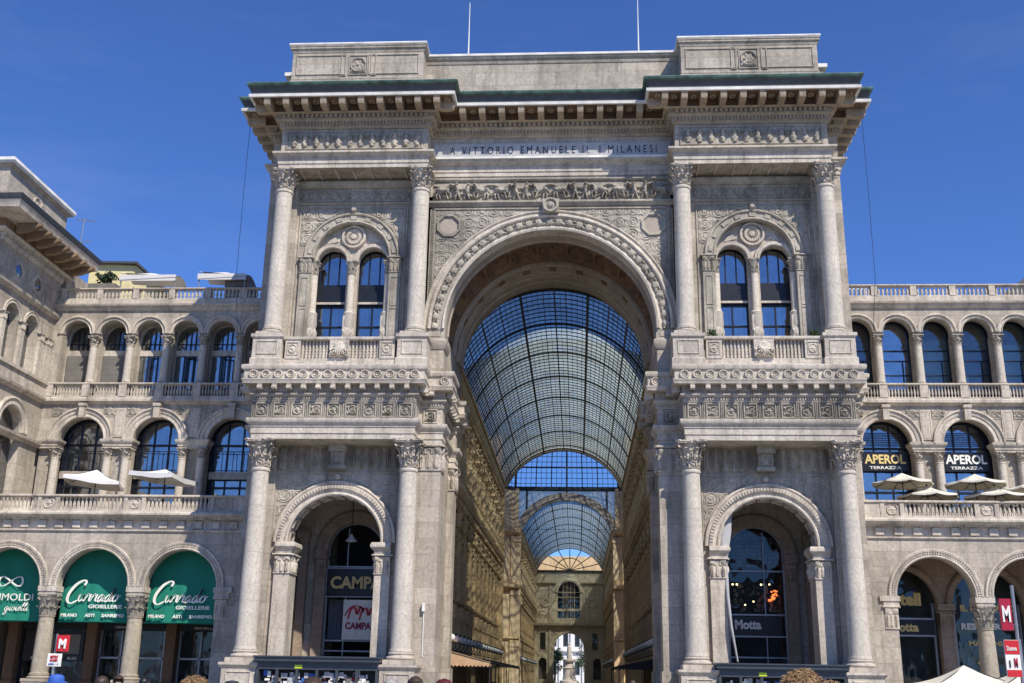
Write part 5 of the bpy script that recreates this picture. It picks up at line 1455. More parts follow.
for i in range(8):
    for u in (-1, -.34, .34) if False else (-1, 0):
        mb.tube([dpt(i, u, (PI/2-.12)*b/16) for b in range(17)], .2 if u == -1 else .14, 6)
    for k in range(1, 20):
        if k == 10: continue
        mb.tube([dpt(i, -1+2*k/20, (PI/2-.12)*b/12) for b in range(13)], .11 if k in (4, 7, 13, 16) else .05, 4)
    for b in range(0, 30):
        t = (PI/2-.12)*b/30; mb.tube([dpt(i, -1, t), dpt(i, 1, t)], .16 if b % 4 == 0 else .055, 4)
obj('iron_ribs', mb, M['iron'], DM)
mb = MB(); 
for k in range(8):
    a0 = -PI/2-PI/8+k*PI/4; 
    p = Vector((0,85.5,29)); r0 = 19.1/math.cos(PI/8)
    A = Vector((r0*math.cos(a0), 85.5+r0*math.sin(a0), 29)); B_ = Vector((r0*math.cos(a0+PI/4), 85.5+r0*math.sin(a0+PI/4), 29))
    mb.tube([A, B_], .32, 6)
obj('ring_beam', mb, M['iron'], DM)
# iron and frosted glass screens over the mouths of the two arms
for (Y, nm) in ((66.4, 'near'), (104.6, 'far')):
    SC = thing('fanlight_screen', '%s iron arched screen with frosted patterned glass in its spandrels' % nm, 'iron screen', (0, Y, 22.9))
    R = 7.475; cz = 20.025; h = math.asin(6.95/R)
    mb = MB(); mb.arcsweep(0, cz, [(R-.25,Y-.35),(R-.25,Y+.35),(R+.15,Y+.35),(R+.15,Y-.35)], PI/2-h, PI/2+h, 40)
    mb.arcsweep(0, cz, [(R+.1,Y-.1),(R+.1,Y+.1),(R+.95,Y+.1),(R+.95,Y-.2)], PI/2-h*.98, PI/2+h*.98, 40)
    for k in range(36):
        a = PI/2-h+2*h*(k+.5)/36; c, s = math.cos(a), math.sin(a); mb.tube([((R+.1)*c, Y, cz+(R+.1)*s), ((R+.8)*c, Y, cz+(R+.8)*s)], .09, 4)
    obj('arch_ring', mb, M['ribstone'], SC)
    mb = MB(); mb.box(-7.8, 7.8, Y-.15, Y+.15, 28.7, 29.2)
    for x in (-6.1, 0, 6.1): 
        zt = cz+math.sqrt((R+.9)**2-x*x); mb.box(x-.14, x+.14, Y-.12, Y+.12, zt, 29)
    obj('iron_frame', mb, M['iron'], SC)
    mb = MB()
    for s_ in (-1, 1): mb.box(s_*7.3, s_*8.0, Y-.3, Y+.3, 22.9, 29.1)
    obj('screen_pier', mb, M['gold'], SC)
    mb = MB(); n = 30
    for k in range(n):
        xa = -7.8+15.6*k/n; xb = -7.8+15.6*(k+1)/n
        za = cz+math.sqrt(max(0,(R+.9)**2-xa*xa)); zb = cz+math.sqrt(max(0,(R+.9)**2-xb*xb))
        mb.add([(xa,Y+.02,za),(xb,Y+.02,zb),(xb,Y+.02,28.8),(xa,Y+.02,28.8)], [(0,1,2,3)])
    obj('frosted_pane', mb, M['frost'], SC, recalc=False)
    mb = MB(); rnd = random.Random(4)
    for sx in (-1, 1):
        for (x, z) in ((5.2,26.9),(6.9,26.9),(6.9,25.2),(5.9,27.9),(4.2,28.0)):
            for (r0, r1) in ((.5,.58),(.2,.3)): mb.arcsweep(sx*x, z, [(r0,Y-.06),(r0,Y+.0),(r1,Y+.0),(r1,Y-.06)], 0, 2*PI, 14)
    obj('rosette_tracery', mb, M['globe'], SC)
# ---- far end wall
FW = thing('end_portal_wall', 'ochre end wall of the gallery with a tall arched window over an open archway', 'end wall', (0, 172.5, 0))
YF = 172
mb = MB(); mb.wall(-8, 8, 0, 12.0, YF, YF+1.2, [(-.2, 3.15, 0, 7.0, True), (-5.6, .8, 1, 4.4, True), (5.6, .8, 1, 4.4, True)], 24)
mb.wall(-8, 8, 12.0, 23.0, YF, YF+1.0, [(-.2, 2.3, 13.2, 18.4, True)], 24)
mb.box(-8,-7.7,YF-.5,YF+5,0,23); mb.box(7.7,8,YF-.5,YF+5,0,23)
obj('wall', mb, M['cream_wall'], FW)
mb = MB()
mb.sweep([(-8,YF),(8,YF)], [(-.2,11.3),(.3,11.4),(1.0,11.7),(1.1,12.1),(-.2,12.15)])
for k in range(80): mb.box(-8+.2*k, -7.96+.2*k, YF-1.0, YF-.96, 12.1, 13.0)
mb.box(-8, 8, YF-1.02, YF-.94, 13.0, 13.08)
mb.sweep([(-8,YF),(-2.9,YF)], [(-.2,20.0),(.3,20.1),(.6,20.3),(.6,20.6),(-.2,20.65)]); mb.sweep([(2.5,YF),(8,YF)], [(-.2,20.0),(.3,20.1),(.6,20.3),(.6,20.6),(-.2,20.65)])
mb.arcsweep(-.2, 7.0, [(3.1,YF+.2),(3.1,YF-.15),(3.4,YF-.2),(3.6,YF-.1),(3.7,YF+.1)], n=30); mb.arcsweep(-.2, 18.4, [(2.25,YF+.2),(2.25,YF-.2),(2.6,YF-.3),(2.9,YF-.15),(2.95,YF+.1)], n=30)
for s_ in (-1, 1):
    mb.arcsweep(-.2+s_*4.9, 16.3, [(.55,YF+.05),(.55,YF-.12),(.95,YF-.16),(1.1,YF+.05)], 0, 2*PI, 20)
    for x in (3.9, 6.9): mb.box(-.2+s_*x-.25, -.2+s_*x+.25, YF-.2, YF, 0, 11.3); mb.box(-.2+s_*x-.25, -.2+s_*x+.25, YF-.2, YF, 12.2, 20)
    mb.frame(-.2+s_*5.4-.75, -.2+s_*5.4+.75, 6.6, 10.4, YF, .18, .12); mb.frame(-.2+s_*5.4-.7, -.2+s_*5.4+.7, 13.2, 14.6, YF, .12, .1)
obj('wall_mouldings', mb, M['cream_wall'], FW)
mb = MB(); mb.box(-2.6, 2.2, YF+.5, YF+.53, 13.2, 20.8)
for s_ in (-1, 1): mb.box(-.2+s_*5.4-.6, -.2+s_*5.4+.6, YF-.03, YF-.01, 6.8, 10.2)
obj('window_pane', mb, M['shopglass'], FW)
mb = MB(); mb.box(-4,4,YF+2,YF+2.4,12.3,22.3); mb.box(-7.9,-4.2,YF+1.3,YF+1.6,0,6); mb.box(4.2,7.9,YF+1.3,YF+1.6,0,6); obj('inner_wall', mb, M['room'], FW)
mb = MB()
for x in (-1.4,-.6,.2,1.0): mb.box(x-.05, x+.05, YF+.4, YF+.5, 13.2, 20.6)
for z in (14.6, 15.0, 17.4, 18.4): mb.box(-2.5, 2.1, YF+.4, YF+.5, z, z+.12)
mb.box(-2.5,2.1,YF+.3,YF+.4,14.62,15.0)
for x in (-1.0,-.2,.6): mb.box(x-.02, x+.02, YF+.4, YF+.5, 13.2, 20.6)
obj('window_frame', mb, M['cream_wall'], FW)
mb = MB(); mb.box(-1.35,-.65,YF+.6,YF+.7,15.1,17.3); mb.box(-.5,.3,YF+.6,YF+.7,15.1,17.3); obj('blind', mb, M['curtain'], FW)
mb = MB(); R = 7.475; cz = 20.025
for k in range(9):
    a = PI*(k+.5)/9; x = 7.0*math.cos(a); z = 22.9+4.4*math.sin(a); mb.tube([(0,YF-.2,22.9),(x,YF-.2,min(z, cz+math.sqrt(max(0,R*R-x*x))-.05))], .1, 5)
mb.tube([(3*math.cos(PI*k/16), YF-.2, 22.9+2.6*math.sin(PI*k/16)) for k in range(17)], .1, 5); mb.box(-7.8,7.8,YF-.3,YF,22.6,22.95)
obj('iron_fan', mb, M['iron'], FW)
mb = MB(); mb.box(-8, 8, 176, 182, 22, 26.3); obj('rear_attic', mb, M['gold'], FW)
# ---- beyond the far arch: white palace, trees, monument
WP = thing('white_palace', 'bright white columned palace far beyond the gallery archway', 'palace', (0, 240, 0))
mb = MB(); mb.box(-40, 40, 240, 255, 0, 24)
obj('wall', mb, M['white'], WP)
mb = MB()
for z in (7.5, 14.5, 21): mb.sweep([(-40,240),(40,240)], [(-.2,z),(.3,z),(.8,z+.4),(.8,z+.8),(-.2,z+.9)])
for k in range(-12, 13): mb.box(k*3.1-.3, k*3.1+.3, 239.5, 240, 0, 21)
obj('pilasters', mb, M['white'], WP)
mb = MB()
for k in range(-12, 12):
    for z in (2, 9.2, 16): mb.box(k*3.1+.9, k*3.1+2.2, 239.9, 239.96, z, z+3.4)
obj('window_pane', mb, M['glass'], WP)
MO = thing('stone_monument', 'pale stone monument with a figure on a round pedestal beyond the archway', 'monument', (-.3, 200, 0))
mb = MB(); mb.lathe([(2.2,0),(2.2,.6),(1.6,.8),(1.4,1.6),(1.5,3.2),(1.7,3.4),(1.3,3.5),(.9,4.6),(1.5,4.9),(1.5,5.3),(1.0,5.4)], -.3, 200, 0, 16); obj('pedestal', mb, M['trim'], MO)
mb = MB(); mb.lathe([(.55,0),(.62,.5),(.5,1.5),(.56,2.2),(.5,2.7),(.2,2.85),(.16,3.0),(.24,3.15),(.26,3.35),(.12,3.55),(.0,3.6)], -.3, 200, 5.4, 12); obj('figure', mb, M['trim'], MO)
def tree(loc, h, r, seed, label, grp='trees beyond the gallery'):
    t = thing('broadleaf_tree', label, 'tree', loc, grp); rnd = random.Random(seed)
    mb = MB(); mb.tube([(loc[0],loc[1],0),(loc[0]+.1,loc[1],h*.3),(loc[0],loc[1]+.1,h*.75)], [.28,.2,.07], 8)
    for k in range(7):
        a = k*2.4; z = h*(.28+.06*k); mb.tube([(loc[0],loc[1],z),(loc[0]+r*.6*math.cos(a),loc[1]+r*.6*math.sin(a),z+h*.2)], [.1,.04], 5)
    obj('trunk', mb, M['bark'], t)
    mb = MB()
    cl = [(rnd.uniform(-.6,.6)*r, rnd.uniform(-.6,.6)*r, h*rnd.uniform(.35,.9), r*rnd.uniform(.3,.5)) for _ in range(16)]
    for (a, b, c_, q) in cl:
        for i in range(110):
            d = Vector((rnd.gauss(0,1), rnd.gauss(0,1), rnd.gauss(0,1))).normalized()*q*rnd.uniform(.5,1)
            p = Vector((loc[0]+a, loc[1]+b, c_))+d; n = Vector((rnd.uniform(-1,1), rnd.uniform(-1,1), rnd.uniform(0,1))).normalized(); u = n.orthogonal().normalized()*rnd.uniform(.1,.22); v = n.cross(u)*.7
            mb.add([tuple(p-u), tuple(p+v), tuple(p+u), tuple(p-v)], [(0,1,2,3)])
    obj('crown', mb, M['leaf'], t, recalc=False)
tree((-3.6, 196, 0), 8.2, 2.4, 3, 'green leafy tree at the left edge of the far archway')
tree((3.6, 198, 0), 8.8, 2.6, 5, 'green leafy tree at the right edge of the far archway')
tree((-7.5, 206, 0), 9.5, 3, 8, 'green tree half hidden behind the left edge of the far archway')

# ================================================================== LAMPS, AWNINGS, UMBRELLAS, SIGNS
def globe_row(sx, ys, x, z, side_):
    first = None
    for k, y in enumerate(ys):
        lab = 'white glass globe lamp on a wall bracket, %s side of the gallery, number %d along the row from the front' % (side_, k+1)
        lab = 'white glass globe lamp on the %s gallery wall' % side_
        if first is None:
            first = thing('globe_lamp', lab, 'lamp', (sx*x, y, z), 'globe lamps in a row along the %s gallery wall' % side_)
            mb = MB(); mb.lathe([(.0,-.24)]+[(.24*math.sin(PI*i/10), -.24*math.cos(PI*i/10)) for i in range(1, 10)]+[(.0,.24)], 0, 0, 0, 14); obj('globe', mb, M['globe'], first, (sx*x, y, z))
            mb = MB(); mb.tube([(0,0,-.24),(0,0,-.5),(sx*.3,0,-.75),(sx*(7.8-x),0,-.6)], .035, 6); mb.box(-.1,.1,-.1,.1,-.3,-.22); mb.lathe([(.1,-.02),(.1,.06),(.02,.14)], 0, 0, .24, 8); obj('bracket', mb, M['iron'], first, (sx*x, y, z))
        else: copytree(first, None, (sx*x, y, z), lab)
for sx, sd in ((-1, 'left'), (1, 'right')):
    globe_row(sx, [14+2.75*k for k in range(19)], 6.75, 4.05, sd)
    globe_row(sx, [107+4.2*k for k in range(15)], 6.75, 4.05, 'far '+sd)
M['bulb'] = plain('warm_bulb', (1,.72,.35), .5, emit=6)
M['neon'] = plain('orange_neon', (1,.22,.05), .5, emit=2.5)
def stripe_awning(x0, x1, y0, y1, zt, zb, m, label, grp, scal=True):
    """pitched awning fixed to the gallery wall at x0, front edge at x1"""
    t = thing('shop_awning', label, 'awning', (x0, y0, zb), grp)
    mb = MB(); mb.add([(x0,y0,zt),(x1,y0,zb),(x1,y1,zb),(x0,y1,zt),(x0,y0,zt-.04),(x1,y0,zb-.04),(x1,y1,zb-.04),(x0,y1,zt-.04)], [(0,1,2,3),(7,6,5,4),(0,4,5,1),(1,5,6,2),(2,6,7,3)])
    mb.add([(x0,y0,zt),(x1,y0,zb),(x0,y0,zb-.02)], [(0,1,2)])
    obj('canvas', mb, m, t, recalc=False)
    mb = MB(); n = 14
    for (a, b) in (((x0,y0),(x1,y0)), ((x1,y0),(x1,y1))):
        for k in range(n):
            p = [a[i]+(b[i]-a[i])*k/n for i in (0,1)]; q = [a[i]+(b[i]-a[i])*(k+1)/n for i in (0,1)]; c_ = [(p[i]+q[i])/2 for i in (0,1)]
            mb.add([(p[0],p[1]-.01,zb),(q[0],q[1]-.01,zb),(q[0],q[1]-.01,zb-.2),(c_[0],c_[1]-.01,zb-.32),(p[0],p[1]-.01,zb-.2)], [(0,1,2,3,4)])
    obj('valance', mb, m, t, recalc=False)
    mb = MB(); mb.tube([(x0,y0,zt-.05),(x1,y0,zb-.05),(x1,y1,zb-.05)], .035, 5)
    for y in (y0+.05, y1-.05): mb.tube([(x1,y,zb-.05),(x1,y,0)], .04, 6)
    obj('frame', mb, M['iron'], t)
stripe_awning(-7.6, -4.1, 13.0, 18.5, 3.35, 2.5, M['orange'], 'faded orange scalloped awning just inside the archway on the left', 'awnings inside the gallery')
stripe_awning(-7.6, -4.9, 20.5, 33, 3.2, 2.6, M['brown_awn'], 'long brown awning behind the orange one on the left gallery wall', 'awnings inside the gallery')
stripe_awning(7.6, 4.6, 22, 40, 3.1, 2.5, M['darkawn'], 'dark awning along the right gallery wall', 'awnings inside the gallery')
stripe_awning(-7.6, -4.6, 38, 60, 3.2, 2.6, M['darkawn'], 'dark awning farther along the left gallery wall', 'awnings inside the gallery')
# green awnings in the left arcade
def green_awning(cx, label):
    t = thing('arch_awning', label, 'awning', (cx, 6.35, 4.4), 'green awnings filling the left arcade arches')
    mb = MB(); n = 32; r = 2.42; y = 6.35
    pts = [(cx+r*math.cos(PI*k/n), 6.45+r*math.sin(PI*k/n)) for k in range(n+1)]; 
    pts = [(cx+2.42, 4.42)]+pts+[(cx-2.42, 4.42)]
    # gently billowed cloth: grid clipped by the arch outline
    nx, nz = 26, 22; vs = []
    for j in range(nz+1):
        for i in range(nx+1):
            u = -1+2*i/nx; x = u*r; zt = 6.45+math.sqrt(max(0, r*r-x*x)); z = 4.42+(zt-4.42)*j/nz
            vs.append((cx+x, y-.16*math.cos(u*PI/2)*(1-j/nz)-.03*math.sin(i*1.2), z))
    mb.add(vs, [(j*(nx+1)+i, j*(nx+1)+i+1, (j+1)*(nx+1)+i+1, (j+1)*(nx+1)+i) for j in range(nz) for i in range(nx)])
    mb.box(cx-2.42, cx+2.42, y-.02, y+.05, 4.36, 4.42)
    obj('canvas', mb, M['green'], t)
    mb = MB(); mb.tube([(p[0], y+.1, p[1]) for p in pts], .035, 6); mb.tube([(cx-2.42,y+.1,4.42),(cx+2.42,y+.1,4.42)], .035, 6); obj('frame', mb, M['iron'], t)
    return t
def stroke(mb, pts, w, y, d=.02):
    P_ = [Vector((p[0], p[1])) for p in pts]
    # Catmull-Rom resample
    Q = []
    for i in range(len(P_)-1):
        p0 = P_[max(i-1,0)]; p1 = P_[i]; p2 = P_[i+1]; p3 = P_[min(i+2, len(P_)-1)]
        for k in range(6):
            t = k/6; Q.append(.5*((2*p1)+(-p0+p2)*t+(2*p0-5*p1+4*p2-p3)*t*t+(-p0+3*p1-3*p2+p3)*t**3))
    Q.append(P_[-1]); n = len(Q); vs = []
    for i, q in enumerate(Q):
        dd = (Q[min(i+1,n-1)]-Q[max(i-1,0)]); dd = dd.normalized() if dd.length > 1e-6 else Vector((1,0)); nn = Vector((-dd.y, dd.x))
        ww = w*(.45+.75*abs(dd.y))*(.6+.4*math.sin(PI*i/(n-1)))
        for s in (-1, 1): vs.append((q.x+nn.x*ww*s, y, q.y+nn.y*ww*s))
    mb.add(vs, [(2*i, 2*i+1, 2*i+3, 2*i+2) for i in range(n-1)])
LET = {   # cursive letters, unit x-height 1
 'u': ([[(0,.75),(.2,1),(.12,.3),(.35,0),(.75,.4),(.85,1),(.8,.3),(1.0,.02),(1.2,.3)]], 1.1),
 'r': ([[(0,.3),(.25,.95),(.3,1.1),(.4,.9),(.75,1.0),(.68,.3),(.85,.02),(1.05,.3)]], .98),
 'a': ([[(.85,.85),(.55,1.0),(.15,.6),(.15,.1),(.45,.0),(.85,.9),(.78,.25),(.98,.02),(1.2,.3)]], 1.12),
 'd': ([[(.85,.85),(.55,1.0),(.15,.6),(.15,.1),(.45,.0),(.85,.9),(1.1,2.1),(.82,.3),(1.0,.02),(1.2,.3)]], 1.15),
 'o': ([[(.7,.95),(.35,.95),(.1,.5),(.25,.05),(.65,.1),(.85,.55),(.7,.95),(.95,.8),(1.2,.9)]], 1.0),
 'g': ([[(.85,.85),(.5,1.0),(.15,.6),(.2,.1),(.5,.0),(.88,.9),(.75,-.6),(.4,-1.0),(.15,-.7),(.7,-.1),(1.15,.3)]], 1.12),
 'i': ([[(0,.3),(.3,1),(.25,.25),(.45,.02),(.7,.3)], [(.42,1.4),(.46,1.5)]], .68),
 'e': ([[(0,.3),(.5,.5),(.65,.85),(.4,1.0),(.12,.5),(.3,.02),(.75,.25)]], .74),
 'l': ([[(0,.3),(.6,1.6),(.5,2.05),(.25,1.2),(.3,.2),(.5,.02),(.75,.3)]], .7),
 'C': ([[(2.0,2.35),(2.1,2.9),(1.6,3.1),(.7,2.5),(.1,1.2),(.2,.1),(.9,-.35),(1.7,.1)]], 1.75),
}
def cursive(word, x, z, s, y, name, m, parent, w=.09):
    mb = MB(); cx = x
    for ch in word:
        st, adv = LET[ch]
        for pts in st: stroke(mb, [(cx+(p[0]+.28*p[1])*s, z+p[1]*s) for p in pts], w*s*(1.7 if ch == 'C' else 1), y)
        cx += adv*s
    return obj(name, mb, m, parent, recalc=False)
for k, (cx, label) in enumerate(((-22.22, 'green arch awning of a jeweller between the portal and the first arcade column'), (-27.67, 'green arch awning of a jeweller between the two arcade columns in view'), (-33.12, 'green arch awning with a loop emblem, cut off at the left edge'))):
    t = green_awning(cx, label); y = 6.1
    if k < 2:
        cursive('Currado', cx-2.02, 5.62, .40, y, 'script_lettering', M['letterwhite'], t, .12)
        text_mesh('GIOIELLERIE', cx-.55, cx+1.55, 5.2, 5.42, y, 'lettering', M['letterwhite'], t, bold=.02)
        for (s_, a, b) in (('MILANO', -2.2, -1.2), ('ASTI', -.7, -.1), ('SANREMO', .35, 1.75)): text_mesh(s_, cx+a, cx+b, 4.68, 4.88, y-.02, 'lettering', M['letterwhite'], t, bold=.03)
    else:
        text_mesh('GRIMOLDI', cx-1.7, cx+1.35, 5.6, 6.02, y, 'lettering', M['letterwhite'], t)
        cursive('gioielli', cx-.4, 5.0, .24, y, 'script_lettering', M['letterwhite'], t, .1)
        mb = MB(); ps = [(cx-.2+.75*math.sin(2*PI*i/24), 6.75+.28*math.sin(4*PI*i/24)) for i in range(25)]
        stroke(mb, ps, .06, y); obj('emblem', mb, M['letterwhite'], t, recalc=False)
def sign(name, label, cat, x0, x1, z0, z1, y, m, texts=(), grp=None, fr=None, th=.06):
    t = thing(name, label, cat, ((x0+x1)/2, y, z0), grp)
    mb = MB(); mb.bevbox(x0, x1, y-th, y, z0, z1, .01); obj('panel', mb, m, t)
    for (s_, a, b, c_, d, mm, bo, sh) in texts: text_mesh(s_, a, b, c_, d, y-th-.02, 'lettering', mm, t, shear=sh, bold=bo)
    if fr:
        mb = MB(); 
        for (a, b, c_, d) in ((x0-.05,x1+.05,z1,z1+.05),(x0-.05,x1+.05,z0-.05,z0),(x0-.05,x0,z0,z1),(x1,x1+.05,z0,z1)): mb.box(a, b, y-th-.03, y, c_, d)
        obj('frame', mb, fr, t)
    return t
GOLD, WHT = M['lettergold'], M['letterwhite']
# terrace bar signs
for k, (cx, mm) in enumerate(((21.65, 'first'), (26.83, 'second'))):
    t = sign('bar_sign', ('black terrace bar sign reading APEROL nearest the portal' if k == 0 else 'black terrace bar sign reading APEROL in the second arch from the portal'), 'sign', cx-1.58, cx+1.55, 14.82, 16.1, 11.0, M['black'],
             (('APEROL', cx-1.28, cx+1.35, 15.3, 15.92, GOLD if k == 0 else WHT, .03, 0), ('TERRAZZA', cx-1.0, cx+1.05, 14.95, 15.14, WHT, .02, 0)), 'terrace bar signs')
# left portico bar
t = sign('bar_sign', 'black sign with gold CAMPARI letters in the left tower portico', 'sign', -13.75, -10.3, 6.15, 7.8, 6.85, M['black'], (('CAMPARI', -13.5, -9.6, 6.6, 7.35, GOLD, .035, 0),), fr=M['alu'])
t = sign('poster', 'white window poster with red writing under the CAMPARI sign', 'poster', -12.62, -10.4, 3.6, 5.95, 6.8, M['letterwhite'], (('CAMPARI', -12.45, -10.5, 4.2, 4.62, M['darkred'], .04, 0),), th=.03)
mb = MB()
for (a, b) in ((-12.3, 5.0), (-11.6, 4.95)): stroke(mb, [(a, b-.2), (a+.15, b+.35), (a+.4, b+.5), (a+.55, b+.1), (a+.75, b+.55), (a+.95, b+.2)], .07, 6.74)
stroke(mb, [(-12.5,5.0),(-12.2,5.45),(-11.8,5.6),(-11.3,5.35)], .05, 6.74); obj('red_scribble', mb, M['red'], t, recalc=False)
for sx in (-1, 1):
    c = sx*12.2+.12
    fr = MB(); fr.wall(c-1.8, c+1.8, 0, 10.75, 7.05, 7.15, [(c, 1.64, .1, 8.9, True)], 20)
    for z in (2.9, 4.1 if sx > 0 else 3.5, 5.35 if sx > 0 else 6.1, 7.9): fr.box(c-1.68, c+1.68, 7.02, 7.12, z, z+.09)
    fr.box(c-.03+sx*.5, c+.03+sx*.5, 7.04, 7.12, .1, 10.3)
    gl = MB(); gl.box(c-1.7, c+1.7, 7.16, 7.18, .1, 10.6)
    w_ = obj('portico_window', fr, M['alu'], P)
    if sx > 0:
        for (x, z, r) in ((11.0,7.2,.06),(11.25,7.2,.06),(12.7,7.2,.06),(13.2,7.22,.05),(12.2,6.2,.05),(11.7,6.0,.05)):
            lm = MB(); lm.lathe([(.0,-r)]+[(r*math.sin(PI*i/6), -r*math.cos(PI*i/6)) for i in range(1, 6)]+[(.0,r)], x, 7.5, z, 8); tag(obj('bar_bulb', lm, M['bulb'], None), 'tiny warm glowing bulb behind the right portico glass', 'light bulb', 'small glowing bulbs in the right portico bar')
        lm = MB(); rn = random.Random(2)
        for k in range(16): xx = 13.3+rn.uniform(-.25,.25); zz = 6.5+rn.uniform(-.3,.3); lm.box(xx, xx+.12, 7.4, 7.45, zz, zz+.09)
        tag(obj('glowing_sign', lm, M['neon'], None), 'small orange glowing sign in the right portico bar window', 'neon sign'); obj('pane', gl, M['shopglass'], w_)
    b_ = MB(); b_.box(c-1.9, c+1.9, 10.4, 10.6, 0, 12); obj('room_wall', b_, M['kioskdark'], w_)
    if sx > 0:
        b_ = MB(); rnd = random.Random(9)
        for k in range(60):
            x = c-1.5+3*rnd.random(); z = 5.6+1.5*rnd.random(); b_.box(x, x+.16, 7.8, 7.9, z, z+.1+.2*rnd.random())
        for k in range(24):
            for j in range(9): 
                if rnd.random() < .6: b_.box(c-1.5+.125*k, c-1.5+.125*k+.09, 8.2, 8.3, 8.3+.24*j, 8.3+.24*j+.15)
        obj('shelf_goods', b_, M['display'], w_)
    else:
        b_ = MB()
        for k in range(9): b_.box(c-1.6+.11*k, c-1.6+.11*k+.08, 7.6+.04*(k % 2), 7.64+.04*(k % 2), 3.6, 6.0)
        obj('curtain', b_, M['darkcurtain'], w_)
sign('bar_sign', 'black window band reading Motta in the right tower portico', 'sign', 10.72, 13.75, 4.2, 5.3, 6.98, M['black'], (('Motta', 10.95, 12.5, 4.55, 5.1, WHT, .045, 0),), th=.04)
# right arcade signs
sign('bar_sign', 'black window band ending in Motta behind the first right arcade arch', 'sign', 19.7, 23.6, 4.5, 5.4, 10.15, M['black'], (('Motta', 20.9, 22.6, 4.68, 5.22, GOLD, .045, 0),), th=.04)
t = thing('window_lettering', 'yellow window lettering ending in tell behind the first right arch', 'lettering', (22, 10.3, 6)); text_mesh('Cartell', 20.1, 22.95, 6.25, 7.05, 10.3, 'letters', GOLD, t, bold=.05)
t = thing('window_lettering', 'gold and white restaurant lettering on the dark glass behind the second right arch', 'lettering', (26.5, 10.3, 4))
text_mesh('IL MERCATO', 25.3, 28.6, 5.95, 6.35, 10.28, 'letters', GOLD, t, bold=.05); text_mesh('RESTAURANT', 25.25, 28.8, 4.85, 5.25, 10.28, 'letters', WHT, t, bold=.05)
text_mesh('MARTINI', 25.6, 27.6, 3.9, 4.2, 10.28, 'letters', GOLD, t, bold=.05)
mb = MB()
for (r0, r1) in ((.62,.5),(.3,.2)):
    for k in range(4):
        a = k*PI/2; b = a+PI/2; c0 = (26.6, 2.9); q = [(c0[0]+r*math.cos(t_), c0[1]+r*math.sin(t_)) for r, t_ in ((r0,a),(r0,b),(r1,b),(r1,a))]; mb.prism(q, 10.24, 10.28)
obj('diamond_logo', mb, GOLD, t)
# left arcade shop boards
for k, c in enumerate((-21.65, -26.83, -32.01)):
    lab = ['black shop fascia nearest the portal under a green awning', 'black shop fascia in the middle of the left arcade', 'black jeweller display board with two portrait panels at the far left'][k]
    sign('shop_fascia', lab, 'shop sign', c-2.1, c+2.1, 4.05, 4.5, 10.1, M['black'], (('GIOIELLERIE', c-1.2, c+.6, 4.18, 4.32, WHT, .0, 0),) if k < 2 else (), 'shop fascias of the left arcade')
t = sign('display_board', 'dark display board with two pale portrait pictures behind the left column', 'display board', -33.9, -29.95, 2.1, 4.0, 10.05, M['black'], (('BLISS', -33.3, -32.7, 2.2, 2.36, WHT, .0, 0), ('BLISS', -30.9, -30.3, 2.2, 2.36, WHT, .0, 0)))
mb = MB(); mb.box(-33.2,-31.9,9.96,9.99,2.55,3.75); mb.box(-31.4,-30.2,9.96,9.99,2.55,3.75); obj('picture', mb, M['blind'], t)
mb = MB(); mb.lathe([(.0,0),(.42,.1),(.38,.5),(.2,.6),(.24,.8),(.2,1.0),(.0,1.08)], 0, 0, 0, 12)
mb.v = [(v[0]-32.5, 9.95+v[1]*.02, 2.58+v[2]) for v in mb.v]; n0 = len(mb.v)
mb.v += []; obj('portrait', mb, M['lettering'], t)

# metro signs
def pole(t, x, y, z, r=.05): mb = MB(); mb.tube([(x,y,0),(x,y,z)], r, 8); mb.lathe([(.16,0),(.16,.05),(.06,.12)], x, y, 0, 12); obj('pole', mb, M['alu'], t)
t = sign('metro_sign', 'small red metro sign with a white M in front of the left arcade', 'metro sign', -22.2, -21.62, 2.42, 3.14, -10, M['red'], (('M', -22.08, -21.74, 2.55, 2.98, WHT, .05, 0),)); pole(t, -22.28, -9.9, 3.2)
t = sign('notice_sign', 'small white notice board with red writing below the left metro sign', 'notice', -22.25, -21.6, 1.76, 2.32, -10.6, M['letterwhite'], (('METRO', -22.1, -21.75, 2.12, 2.24, M['red'], .02, 0), ('DUOMO', -22.1, -21.75, 1.98, 2.08, M['red'], .02, 0), ('LINEA 1 - 3', -22.15, -21.7, 1.84, 1.91, M['blue'], 0, 0))); pole(t, -21.93, -10.5, 1.8, .035)
t = sign('metro_sign', 'tall dark red metro sign with a white M by the right arcade', 'metro sign', 20.12, 20.62, 3.95, 5.3, -10, M['darkred'], (('M', 20.2, 20.54, 4.3, 5.0, WHT, .03, 0),), th=.12); pole(t, 20.82, -9.9, 5.9, .08)
t = sign('notice_sign', 'red and white information panel below the right metro sign', 'notice', 20.15, 20.78, 2.0, 3.55, -10, M['letterwhite'], (('Duomo', 20.24, 20.66, 3.1, 3.3, M['letterwhite'], .02, 0), ('i', 20.28, 20.34, 2.4, 2.7, M['lettering'], .03, 0), ('M', 20.5, 20.64, 2.4, 2.8, M['darkred'], .03, 0))); pole(t, 20.9, -9.9, 3.6)
mb = MB(); mb.box(20.16,20.77,-10.075,-10.06,2.95,3.54); mb.box(20.16,20.77,-10.075,-10.06,2.01,2.3); obj('red_band', mb, M['red'], t)
